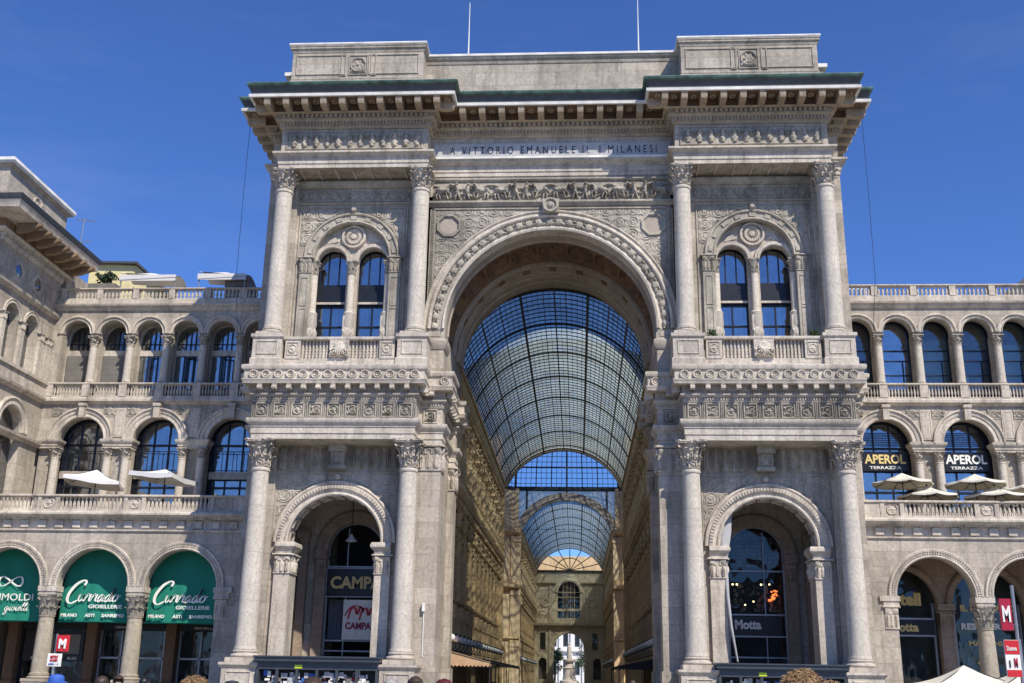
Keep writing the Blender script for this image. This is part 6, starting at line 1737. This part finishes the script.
# umbrellas
def umbrella(x, y, z0, zt, R, m, label, grp, drop=.75, sides=8, val=.18, tilt=0, wav=0, rotz=0, edge_m=None):
    t = thing('parasol', label, 'parasol', (x, y, z0), grp)
    Mx = Matrix.Translation((x, y, zt)) @ Matrix.Rotation(tilt, 4, 'Y') @ Matrix.Rotation(rotz, 4, 'Z')
    mb = MB(Mx); vs = [(0,0,0)]; rings = 5; n = sides*4
    for j in range(1, rings+1):
        for i in range(n):
            a = 2*PI*i/n; k = (i % 4)/4; seg_ = PI/sides; da = (k-.5)*2*seg_ if True else 0
            poly = math.cos(seg_)/math.cos(((a % (2*seg_))-seg_)); rr = R*j/rings*poly
            q = j/rings; sag = .05*R*math.sin(PI*q)+.04*R*(math.sin(PI*((a/(2*seg_)) % 1)))*q
            vs.append((rr*math.cos(a), rr*math.sin(a), -drop*q-sag))
    for i in range(n):
        a = 2*PI*i/n; b = vs[1+(rings-1)*n+i]; vs.append((b[0]*1.005, b[1]*1.005, b[2]-val-.03*math.sin(i*1.9)*wav))
    fs = [(0, 1+i, 1+(i+1) % n) for i in range(n)]
    for j in range(rings): fs += [(1+j*n+i, 1+(j+1)*n+i, 1+(j+1)*n+(i+1) % n, 1+j*n+(i+1) % n) for i in range(n)]
    mb.add(vs, fs); ca = obj('canopy', mb, m, t, recalc=False)
    mb = MB(Mx); 
    for i in range(sides):
        a = 2*PI*i/sides; mb.tube([(0,0,-.12),(R*.97*math.cos(a),R*.97*math.sin(a),-drop-.06)], .02, 4); mb.tube([(0,0,-drop*1.1),(R*.5*math.cos(a),R*.5*math.sin(a),-drop*.5-.1)], .015, 4)
    mb.lathe([(.05,0),(.05,.08),(.0,.16)], 0, 0, 0, 8); obj('ribs', mb, M['bronze'], t)
    mb = MB(); mb.tube([(x,y,z0+.05),(x,y,zt-.05)], .035, 8); obj('pole', mb, M['bronze'], t)
    mb = MB(); mb.lathe([(.4,0),(.4,.06),(.1,.12),(.05,.3)], x, y, z0, 14); obj('base', mb, M['darkstone'], t)
    return t
gp = 'white parasols on the left terrace'
umbrella(-29.2, 7.0, 10.7, 13.9, 2.35, M['canvas'], 'white parasol on the left terrace, farther from the portal', gp, .75, 4, .22, math.radians(5), 1, PI/4+.3)
umbrella(-24.7, 7.0, 10.7, 13.95, 2.2, M['canvas'], 'white parasol on the left terrace, nearer the portal', gp, .45, 4, .28, math.radians(5), 1, PI/4-.2)
gp = 'cream parasols on the right terrace'
for (x, y, zt, lab) in ((21.45,6.8,13.95,'upper cream parasol below the first APEROL sign'), (22.75,6.4,13.08,'lower cream parasol between the two APEROL signs'), (25.8,6.8,13.92,'upper cream parasol below the second APEROL sign'), (26.7,6.3,13.08,'lower cream parasol below the second APEROL sign'), (29.3,6.8,13.6,'cream parasol cut off by the right edge of the photo')):
    umbrella(x, y, 10.7, zt, 1.85, M['cream'], lab, gp, .62, 8, .1)
umbrella(21.9, .6, 0, 2.62, 3.2, M['cream'], 'cream square parasol at ground level in front of the first right arch', 'cream parasols at ground level', 1.0, 4, .15, 0, 0, PI/4)
umbrella(24.6, -1.0, 0, 2.62, 3.2, M['cream'], 'cream square parasol at the lower right corner', 'cream parasols at ground level', 1.0, 4, .15, 0, 0, PI/4)
for (x, lab, sd) in ((23.4,'leafy green planter under the lower cream parasols',3),(27.4,'small green planter at the right end of the right terrace',4)):
    hedge('terrace_plant', lab, (x, 5.6, 11.3), (.9,.25,.35), 350, sd, 'leaf', .07)
for sx in (-1, 1):
    for (x, sd) in ((9.35, 1), (15.15, 2)):
        if sx < 0: continue
        hedge('balcony_plant', 'small green plant on the right tower balcony, %s end' % ('left' if x < 10 else 'right'), (sx*x, -.3, 20.42), (.42,.3,.3), 220, sd, 'leaf', .06)
# newsstands between the tower columns
def kiosk(x0, x1, label, seed):
    t = thing('newsstand', label, 'newsstand', ((x0+x1)/2, -.2, 0), 'grey newsstands at the foot of the towers')
    y0, y1 = -1.15, .85; H = 1.82
    mb = MB()
    mb.box(x0, x1, y1-.1, y1, 0, H); mb.box(x0, x0+.1, y0+.15, y1, 0, H); mb.box(x1-.1, x1, y0+.15, y1, 0, H); mb.box(x0, x1, y0+.15, y1, 0, .5)
    mb.box(x0-.02, x1+.02, y0+.05, y1, H, H+.34); mb.box(x0-.1, x1+.1, y0-.1, y1+.05, H+.34, H+.42); mb.box(x0-.17, x1+.17, y0-.2, y1+.05, H+.42, H+.62)
    mb.box(x0-.22, x1+.22, y0-.28, y1+.05, H+.62, H+.69)
    obj('cabinet', mb, M['kiosk'], t)
    mb = MB(); n = 6
    for k in range(n+1):
        x = x0+(x1-x0)*k/n; mb.box(x-.07, x+.07, y0+.02, y0+.22, 0, H)
    obj('post', mb, M['kiosk'], t)
    mb = MB(); mb.box(x0+.1, x1-.1, y0+.5, y0+.56, .5, H); obj('backboard', mb, M['kioskdark'], t)
    rnd = random.Random(seed); cols = [M['goods'], M['letterwhite'], M['blue'], M['goods'], M['blind'], M['letterwhite'], M['red']]
    for k in range(7):
        mb = MB()
        for i in range(16):
            x = rnd.uniform(x0+.25, x1-.5); z = rnd.uniform(.8, H-.3); w_ = rnd.uniform(.1,.36); h_ = rnd.uniform(.1,.3)
            mb.box(x, x+w_, y0+.28+.02*k, y0+.31+.02*k, z, z+h_)
        obj('goods', mb, cols[k], t)
    mb = MB(); mb.box(x0+2.0, x0+2.4, y0+.02, y0+.05, H+.06, H+.24); obj('sticker', mb, M['lime'], t)
    return t
M['goods'] = plain('pale_goods', (.4,.4,.42), .7, 0, .5, 8)
kiosk(-15.35, -8.95, 'grey newsstand hung with bright souvenirs at the foot of the left tower', 3)
kiosk(8.95, 15.35, 'grey newsstand with a yellow sticker at the foot of the right tower', 5)
# portico pendant lamps, wall camera, drape
t = thing('pendant_lamp', 'small white hanging lamp inside the left tower portico', 'lamp', (-12.0, 5, 9.4))
mb = MB(); mb.lathe([(.05,.5),(.08,.4),(.12,.35),(.35,.1),(.36,.05),(.0,.0)], -12.0, 5, 9.2, 14); obj('shade', mb, M['globe'], t)
mb = MB(); mb.tube([(-12.0,5,9.7),(-12.0,5,12.7)], .025, 5); obj('cord', mb, M['black'], t)
mb = MB(); pts = [(9.95,1.9,11.2),(9.9,1.7,9.6),(9.78,1.3,8.0),(9.8,1.0,6.0),(9.9,.8,4.4),(10.15,.7,2.6)]
vs = []
for i, (p, w_) in enumerate(zip(pts, (.42,.34,.13,.1,.08,.05))):
    for k in range(10):
        a = 2*PI*k/10; vs.append((p[0]+w_*math.cos(a)*(1+.15*math.sin(3*a)), p[1]+.1*math.sin(a), p[2]))
mb.add(vs, [(i*10+k, i*10+(k+1) % 10, (i+1)*10+(k+1) % 10, (i+1)*10+k) for i in range(5) for k in range(10)])
tag(obj('gathered_drape', mb, M['drape']), 'white sheet gathered into a long tail in the right portico arch', 'drape')
mb = MB(); mb.box(-6.95,-6.8,.7,.9,5.0,5.45); mb.tube([(-6.87,.88,5.0),(-6.87,.88,2.6)], .03, 5)
tag(obj('wall_camera', mb, M['white']), 'small white box and cable on the pier left of the archway', 'wall box')
# opposite side of the square (seen only as reflections in the glass)
OP = thing('opposite_palace', 'long stone palace on the far side of the square', 'palace', (0, -190, 0))
mb = MB(); mb.wall(-90, 90, 0, 24, -190, -190.8, [(-85+6.5*k, 1.4, 6, 12, True) for k in range(27)], 8); mb.box(-90, 90, -205, -191.5, 0, 24.5); obj('wall', mb, M['stone'], OP)

# ================================================================== PEOPLE (only the crowns of their heads reach into the picture)
SKIN = plain('skin', (.52,.33,.24), .55, 0, .06, 6, .05); HAIRM = {}
def person(x, y, top, face, label, hair, shirt, trousers, hat=None, hairstyle='short', arm=0):
    s = top/{'short':1.80,'long':1.81,'curly':1.86}[hairstyle] if not hat else top/1.84
    J = {'pel':(0,0,.95,.15),'bel':(0,0,1.1,.14),'che':(0,.01,1.32,.155),'nck0':(0,.01,1.46,.075),'nck':(0,0,1.53,.055),'jaw':(0,-.02,1.59,.075),'hd':(0,0,1.665,.098)}
    E = [('pel','bel'),('bel','che'),('che','nck0'),('nck0','nck'),('nck','jaw'),('jaw','hd')]
    for n_, sx in (('l',-1),('r',1)):
        J.update({'sh'+n_:(sx*.18,0,1.41,.062),'el'+n_:(sx*.235,.02,1.13,.045),'wr'+n_:(sx*.25,-.06-arm*.1,.88,.03),'ha'+n_:(sx*.25,-.08-arm*.1,.82,.036),
                  'hp'+n_:(sx*.09,0,.9,.1),'kn'+n_:(sx*.1,-.02,.5,.062),'an'+n_:(sx*.11,.02,.09,.042),'to'+n_:(sx*.12,-.15,.04,.038)})
        E += [('che','sh'+n_),('sh'+n_,'el'+n_),('el'+n_,'wr'+n_),('wr'+n_,'ha'+n_),('pel','hp'+n_),('hp'+n_,'kn'+n_),('kn'+n_,'an'+n_),('an'+n_,'to'+n_)]
        for k in range(5):
            a = (k-2)*.012
            J['f%s%d' % (n_, k)] = (sx*(.25+(.0 if k < 4 else -.03)), -.085-arm*.1+a*1.2, .80-(0 if k < 4 else -.03), .011); J['g%s%d' % (n_, k)] = (sx*(.245+(.0 if k < 4 else -.05)), -.1-arm*.1+a*1.6, .735-(.006*(2-abs(k-2)))+(.04 if k == 4 else 0), .009)
            E += [('ha'+n_,'f%s%d' % (n_, k)), ('f%s%d' % (n_, k),'g%s%d' % (n_, k))]
    keys = list(J); me = bpy.data.meshes.new('person_body'); me.from_pydata([J[k][:3] for k in keys], [(keys.index(a), keys.index(b)) for a, b in E], [])
    o = bpy.data.objects.new('tmp', me); C.objects.link(o); md = o.modifiers.new('s', 'SKIN'); md.use_smooth_shade = True
    for i, k in enumerate(keys): me.skin_vertices[0].data[i].radius = (J[k][3], J[k][3]*(.8 if k in ('che','bel','pel') else 1))
    me.skin_vertices[0].data[keys.index('pel')].use_root = True
    sb = o.modifiers.new('u', 'SUBSURF'); sb.levels = 1; sb.render_levels = 1
    bpy.context.view_layer.update()
    m2 = bpy.data.meshes.new_from_object(o.evaluated_get(bpy.context.evaluated_depsgraph_get())); bpy.data.objects.remove(o)
    m2.materials.clear()
    for m_ in (SKIN, shirt, trousers, M['black']): m2.materials.append(m_)
    for p in m2.polygons:
        z = p.center.z; r = abs(p.center.x)
        p.material_index = 0 if z > 1.49 or (z < .93 and r > .19) else (3 if z < .07 else (2 if z < .98 and r < .2 else 1)); p.use_smooth = True
    m2.transform(Matrix.Scale(s, 4)); m2.name = 'person'
    t = bpy.data.objects.new('person', m2); C.objects.link(t); t.location = (x, y, 0); t.rotation_euler = (0,0,face); t['label'] = label; t['category'] = 'person'; t['group'] = 'people crowding the foot of the picture'
    WL[t.name] = Vector((x, y, 0))
    def ch(name, mb, m_, **k):
        mb.v = [(v[0]*s, v[1]*s, v[2]*s) for v in mb.v]; c_ = obj(name, mb, m_, None, **k); c_.parent = t; c_.location = (0,0,0); return c_
    rnd = random.Random(int(x*10)); mb = MB()
    rx = {'short':.112, 'long':.12, 'curly':.15}[hairstyle]
    # cap of hair made of overlapping locks
    nn = 26; mm = 12; vs = []
    for j in range(mm+1):
        th = (.62 if hairstyle == 'short' else .78)*PI*j/mm
        for i in range(nn):
            a = 2*PI*i/nn; fr_ = -math.sin(a)   # face toward -y
            t2 = min(th, (.36*PI if fr_ > .55 else 2)); rr = rx*(1+.05*math.sin(i*3.7+j*2)+(.09*rnd.random() if hairstyle == 'curly' else .03*rnd.random()))
            vs.append((rr*math.sin(t2)*math.cos(a), .01+rr*1.12*math.sin(t2)*math.sin(a), 1.68+rr*1.02*math.cos(t2)-(.14*max(0, th-1.7) if hairstyle != 'short' else 0)))
    mb.add(vs, [(j*nn+i, j*nn+(i+1) % nn, (j+1)*nn+(i+1) % nn, (j+1)*nn+i) for j in range(mm) for i in range(nn)])
    if hairstyle == 'curly':
        for k in range(1500):
            d = Vector((rnd.gauss(0,1), rnd.gauss(0,1), abs(rnd.gauss(0,1))*.8+.0)).normalized()
            if d.y < -.6 and d.z < .5: continue
            p = Vector((0,.02,1.67))+d*rx*rnd.uniform(.92,1.2)
            mb.tube([p, p+Vector((rnd.uniform(-.03,.03), rnd.uniform(-.03,.03), rnd.uniform(-.01,.03))), p+d*.02+Vector((rnd.uniform(-.03,.03), 0, .0))], [.004,.005,.003], 3)
    ch('hair', mb, hair)
    mb = MB()   # facial features
    for sx in (-1, 1):
        mb.lathe([(.0,-.013),(.010,-.008),(.013,0),(.010,.008),(.0,.013)], sx*.034, -.092, 1.675, 8)
    ch('eyes', mb, M['lettering'])
    mb = MB(); mb.add([(0,-.1,1.68),(-.016,-.092,1.635),(.016,-.092,1.635),(0,-.128,1.638)], [(0,1,3),(0,3,2),(1,2,3)]); mb.box(-.024,.024,-.1,-.088,1.598,1.606)
    for sx in (-1, 1): mb.lathe([(.0,-.03),(.014,-.02),(.018,0),(.014,.025),(.0,.035)], sx*.1, .0, 1.66, 8)
    ch('face_features', mb, SKIN)
    if hat:
        mb = MB(); mb.lathe([(.13,.0),(.135,.03),(.128,.08),(.09,.12),(.0,.135)], 0, .005, 1.7, 20); mb.lathe([(.13,.0),(.19,-.01),(.19,.0),(.13,.012)], 0, -.02, 1.7, 20); ch('hat', mb, hat)
    return t
Hb = plain('brown_hair', (.05,.03,.02), .5, 0, .3, 30); Hk = plain('black_hair', (.012,.01,.01), .45, 0, .3, 30); Hl = plain('blond_hair', (.30,.19,.09), .6, 0, .45, 30); Hr = plain('dark_red_hair', (.09,.014,.014), .45, 0, .3, 30); Hg = plain('grey_hair', (.3,.28,.26), .6, 0, .3, 30)
Cw, Cb, Cr, Cg = M['letterwhite'], M['blue'], M['red'], M['teal']
def at(px, d):   # ground point at distance d in front of the camera for a picture column
    k = (px-577.6)/1078.35/.9997; return (1.606+k*d*.9556*1.0, -60+d)
TR = M['lettering']
for (px, d, h, f, lab, hr, sh, hat, hs_) in (
    (45, 17, 1.65, PI, 'person in a shiny blue cap under the left metro sign', Hb, Cb, M['blue'], 'short'),
    (93, 19, 1.62, PI, 'person with pinkish brown hair, left of a group by the left arcade', Hb, Cr, None, 'long'),
    (110, 21, 1.62, .3, 'person with brown hair, middle of the left group', Hb, Cw, None, 'short'),
    (137, 23, 1.58, PI, 'person with dark hair, right of the left group', Hk, Cg, None, 'short'),
    (190, 13, 1.68, PI, 'blond person in front of the left arcade', Hl, Cw, None, 'curly'),
    (228, 15, 1.62, PI, 'person in a dark blue hat before the left tower pedestal', Hk, TR, M['lettering'], 'short'),
    (311, 11, 1.70, PI, 'person with brown hair before the left newsstand', Hb, Cw, None, 'long'),
    (390, 18, 1.67, PI, 'grey haired person before the inner left column', Hg, Cb, None, 'short'),
    (415, 16, 1.71, 0, 'person with long brown hair facing us before the left pier', Hb, Cr, None, 'long'),
    (444, 12, 1.70, PI, 'person with dark red hair before the left pier', Hr, TR, None, 'long'),
    (632, 34, 1.66, PI, 'person with brown hair at the right of the archway', Hb, Cr, None, 'short'),
    (798, 10.0, 1.84, PI, 'person with big curly blond hair before the right newsstand', Hl, Cw, None, 'curly'),
    (824, 11, 1.745, PI, 'shorter curly haired person, just right of the big blond curls', Hl, Cg, None, 'curly')):
    x, y = at(px, d)
    person(x, y, h, f, lab, hr, sh, TR, hat, hs_)
# ------------------------------------------------------------------ parts that stand apart from each other become objects of their own
import numpy as np
def comps(n, a, b):
    par = np.arange(n)
    while True:
        pa, pb = par[a], par[b]; lo, hi = np.minimum(pa, pb), np.maximum(pa, pb); m = lo != hi
        if not m.any(): return par
        np.minimum.at(par, hi[m], lo[m])
        while True:
            pp = par[par]
            if (pp == par).all(): break
            par = pp
has_kids = {o.parent.name for o in C.objects if o.parent}
for o in list(C.objects):
    if o.type != 'MESH' or not o.parent or o.name in has_kids or o.data.users > 1 or o.parent.name.startswith('person'): continue
    me = o.data; nv = len(me.vertices)
    if nv < 16 or nv > 60000: continue
    co_ = np.empty(nv*3, dtype=np.float32); me.vertices.foreach_get('co', co_); pts = co_.reshape(nv, 3).astype(float)
    ed = np.empty(len(me.edges)*2, dtype=np.int32); me.edges.foreach_get('vertices', ed); ed = ed.reshape(-1, 2)
    roots, isl = np.unique(comps(nv, ed[:, 0], ed[:, 1]), return_inverse=True); k = len(roots)
    if k < 2 or k > 1500: continue
    lo = np.full((k, 3), np.inf); hi = np.full((k, 3), -np.inf); np.minimum.at(lo, isl, pts); np.maximum.at(hi, isl, pts)
    size = (hi-lo).max(axis=1); gap = np.maximum(0, np.maximum(lo[:, None]-hi[None], lo[None]-hi[:, None]))
    near = np.sqrt((gap**2).sum(axis=2)) <= np.maximum(.02, .5*np.maximum(size[:, None], size[None]))
    a, b = np.nonzero(np.triu(near, 1)); first, piece = np.unique(comps(k, a, b), return_inverse=True); n = len(first)
    if n < 2 or n > 14: continue
    vp = piece[isl]
    for i in range(n):
        m2 = me.copy(); bm = bmesh.new(); bm.from_mesh(m2); bm.verts.ensure_lookup_table()
        bmesh.ops.delete(bm, geom=[v for v in bm.verts if vp[v.index] != i], context='VERTS'); bm.to_mesh(m2); bm.free()
        if i == 0: keep = m2; continue
        c = o.copy(); c.data = m2; C.objects.link(c)
    o.data = keep
# ------------------------------------------------------------------ ground, sky, sun, camera
mb = MB(); mb.add([(-1500,-1500,0),(1500,-1500,0),(1500,1500,0),(-1500,1500,0)], [(0,1,2,3)])
g_ = obj('plaza_ground', mb, M['paving'], kind='structure')
w = bpy.data.worlds.new('World'); S.world = w; w.use_nodes = True
nt = w.node_tree; bg = nt.nodes['Background']
sk = nt.nodes.new('ShaderNodeTexSky'); sk.sky_type = 'NISHITA'; sk.sun_disc = False
sk.sun_elevation = math.radians(47.8); sk.sun_rotation = math.radians(143.1); sk.altitude = 900; sk.air_density = 1.0; sk.dust_density = .2; sk.ozone_density = 3.5
hs = nt.nodes.new('ShaderNodeMix'); hs.data_type = 'RGBA'; hs.blend_type = 'MULTIPLY'; hs.inputs[0].default_value = 1; hs.inputs[7].default_value = (.57,.82,1.32,1)   # the deep violet-blue of a polarised noon sky
nt.links.new(sk.outputs[0], hs.inputs[6])
# very faint high cirrus, part of the sky itself
tcw = nt.nodes.new('ShaderNodeTexCoord'); mpw = nt.nodes.new('ShaderNodeMapping'); mpw.inputs['Scale'].default_value = (1.2, 2.0, 6.5); mpw.inputs['Rotation'].default_value = (.3, .25, 0)
nw = nt.nodes.new('ShaderNodeTexNoise'); nw.inputs['Scale'].default_value = 1.6; nw.inputs['Detail'].default_value = 7; nw.inputs['Roughness'].default_value = .62
mrw = nt.nodes.new('ShaderNodeMapRange'); mrw.inputs[1].default_value = .52; mrw.inputs[2].default_value = .8; mrw.inputs[4].default_value = .16
cw = nt.nodes.new('ShaderNodeMix'); cw.data_type = 'RGBA'; cw.inputs[7].default_value = (3.2, 3.8, 4.8, 1)
nt.links.new(tcw.outputs['Generated'], mpw.inputs[0]); nt.links.new(mpw.outputs[0], nw.inputs['Vector']); nt.links.new(nw.outputs[0], mrw.inputs[0]); nt.links.new(mrw.outputs[0], cw.inputs[0])
nt.links.new(hs.outputs[2], cw.inputs[6]); nt.links.new(cw.outputs[2], bg.inputs[0]); bg.inputs[1].default_value = .115
sl = bpy.data.lights.new('sun', 'SUN'); sl.energy = 5.0; sl.angle = math.radians(.53); sl.color = (1, .93, .83)
so = bpy.data.objects.new('sun', sl); C.objects.link(so); so.location = (50, -60, 90)
so.rotation_euler = Vector((-.75, 1, -1.38)).to_track_quat('-Z', 'Y').to_euler()
f_, yaw, pitch, roll, cx_ = 1078.354992649917, -0.06311812713853178, 0.2995781540347111, 0.017158063566307353, 1.606082826505968
cy, sy, cp, spp = math.cos(yaw), math.sin(yaw), math.cos(pitch), math.sin(pitch)
fwd = Vector((sy*cp, cy*cp, spp)); rt = Vector((cy, -sy, 0)); upv = rt.cross(fwd)
r_ = rt*math.cos(roll)+upv*math.sin(roll); u_ = -rt*math.sin(roll)+upv*math.cos(roll)
cam = bpy.data.cameras.new('camera'); cam.sensor_width = 36; cam.lens = f_/1024*36; cam.clip_end = 4000; cam.clip_start = .1
co = bpy.data.objects.new('camera', cam); C.objects.link(co)
co.matrix_world = Matrix(((r_.x,u_.x,-fwd.x,cx_),(r_.y,u_.y,-fwd.y,-60),(r_.z,u_.z,-fwd.z,1.75),(0,0,0,1)))
S.camera = co
S.view_settings.view_transform = 'Standard'; S.view_settings.look = 'None'; S.view_settings.gamma = 1; S.view_settings.exposure = .16; S.view_settings.use_curve_mapping = False
S.render.resolution_x = 1024; S.render.resolution_y = 683
S.cycles.max_bounces = 8; S.cycles.transparent_max_bounces = 24; S.cycles.diffuse_bounces = 4
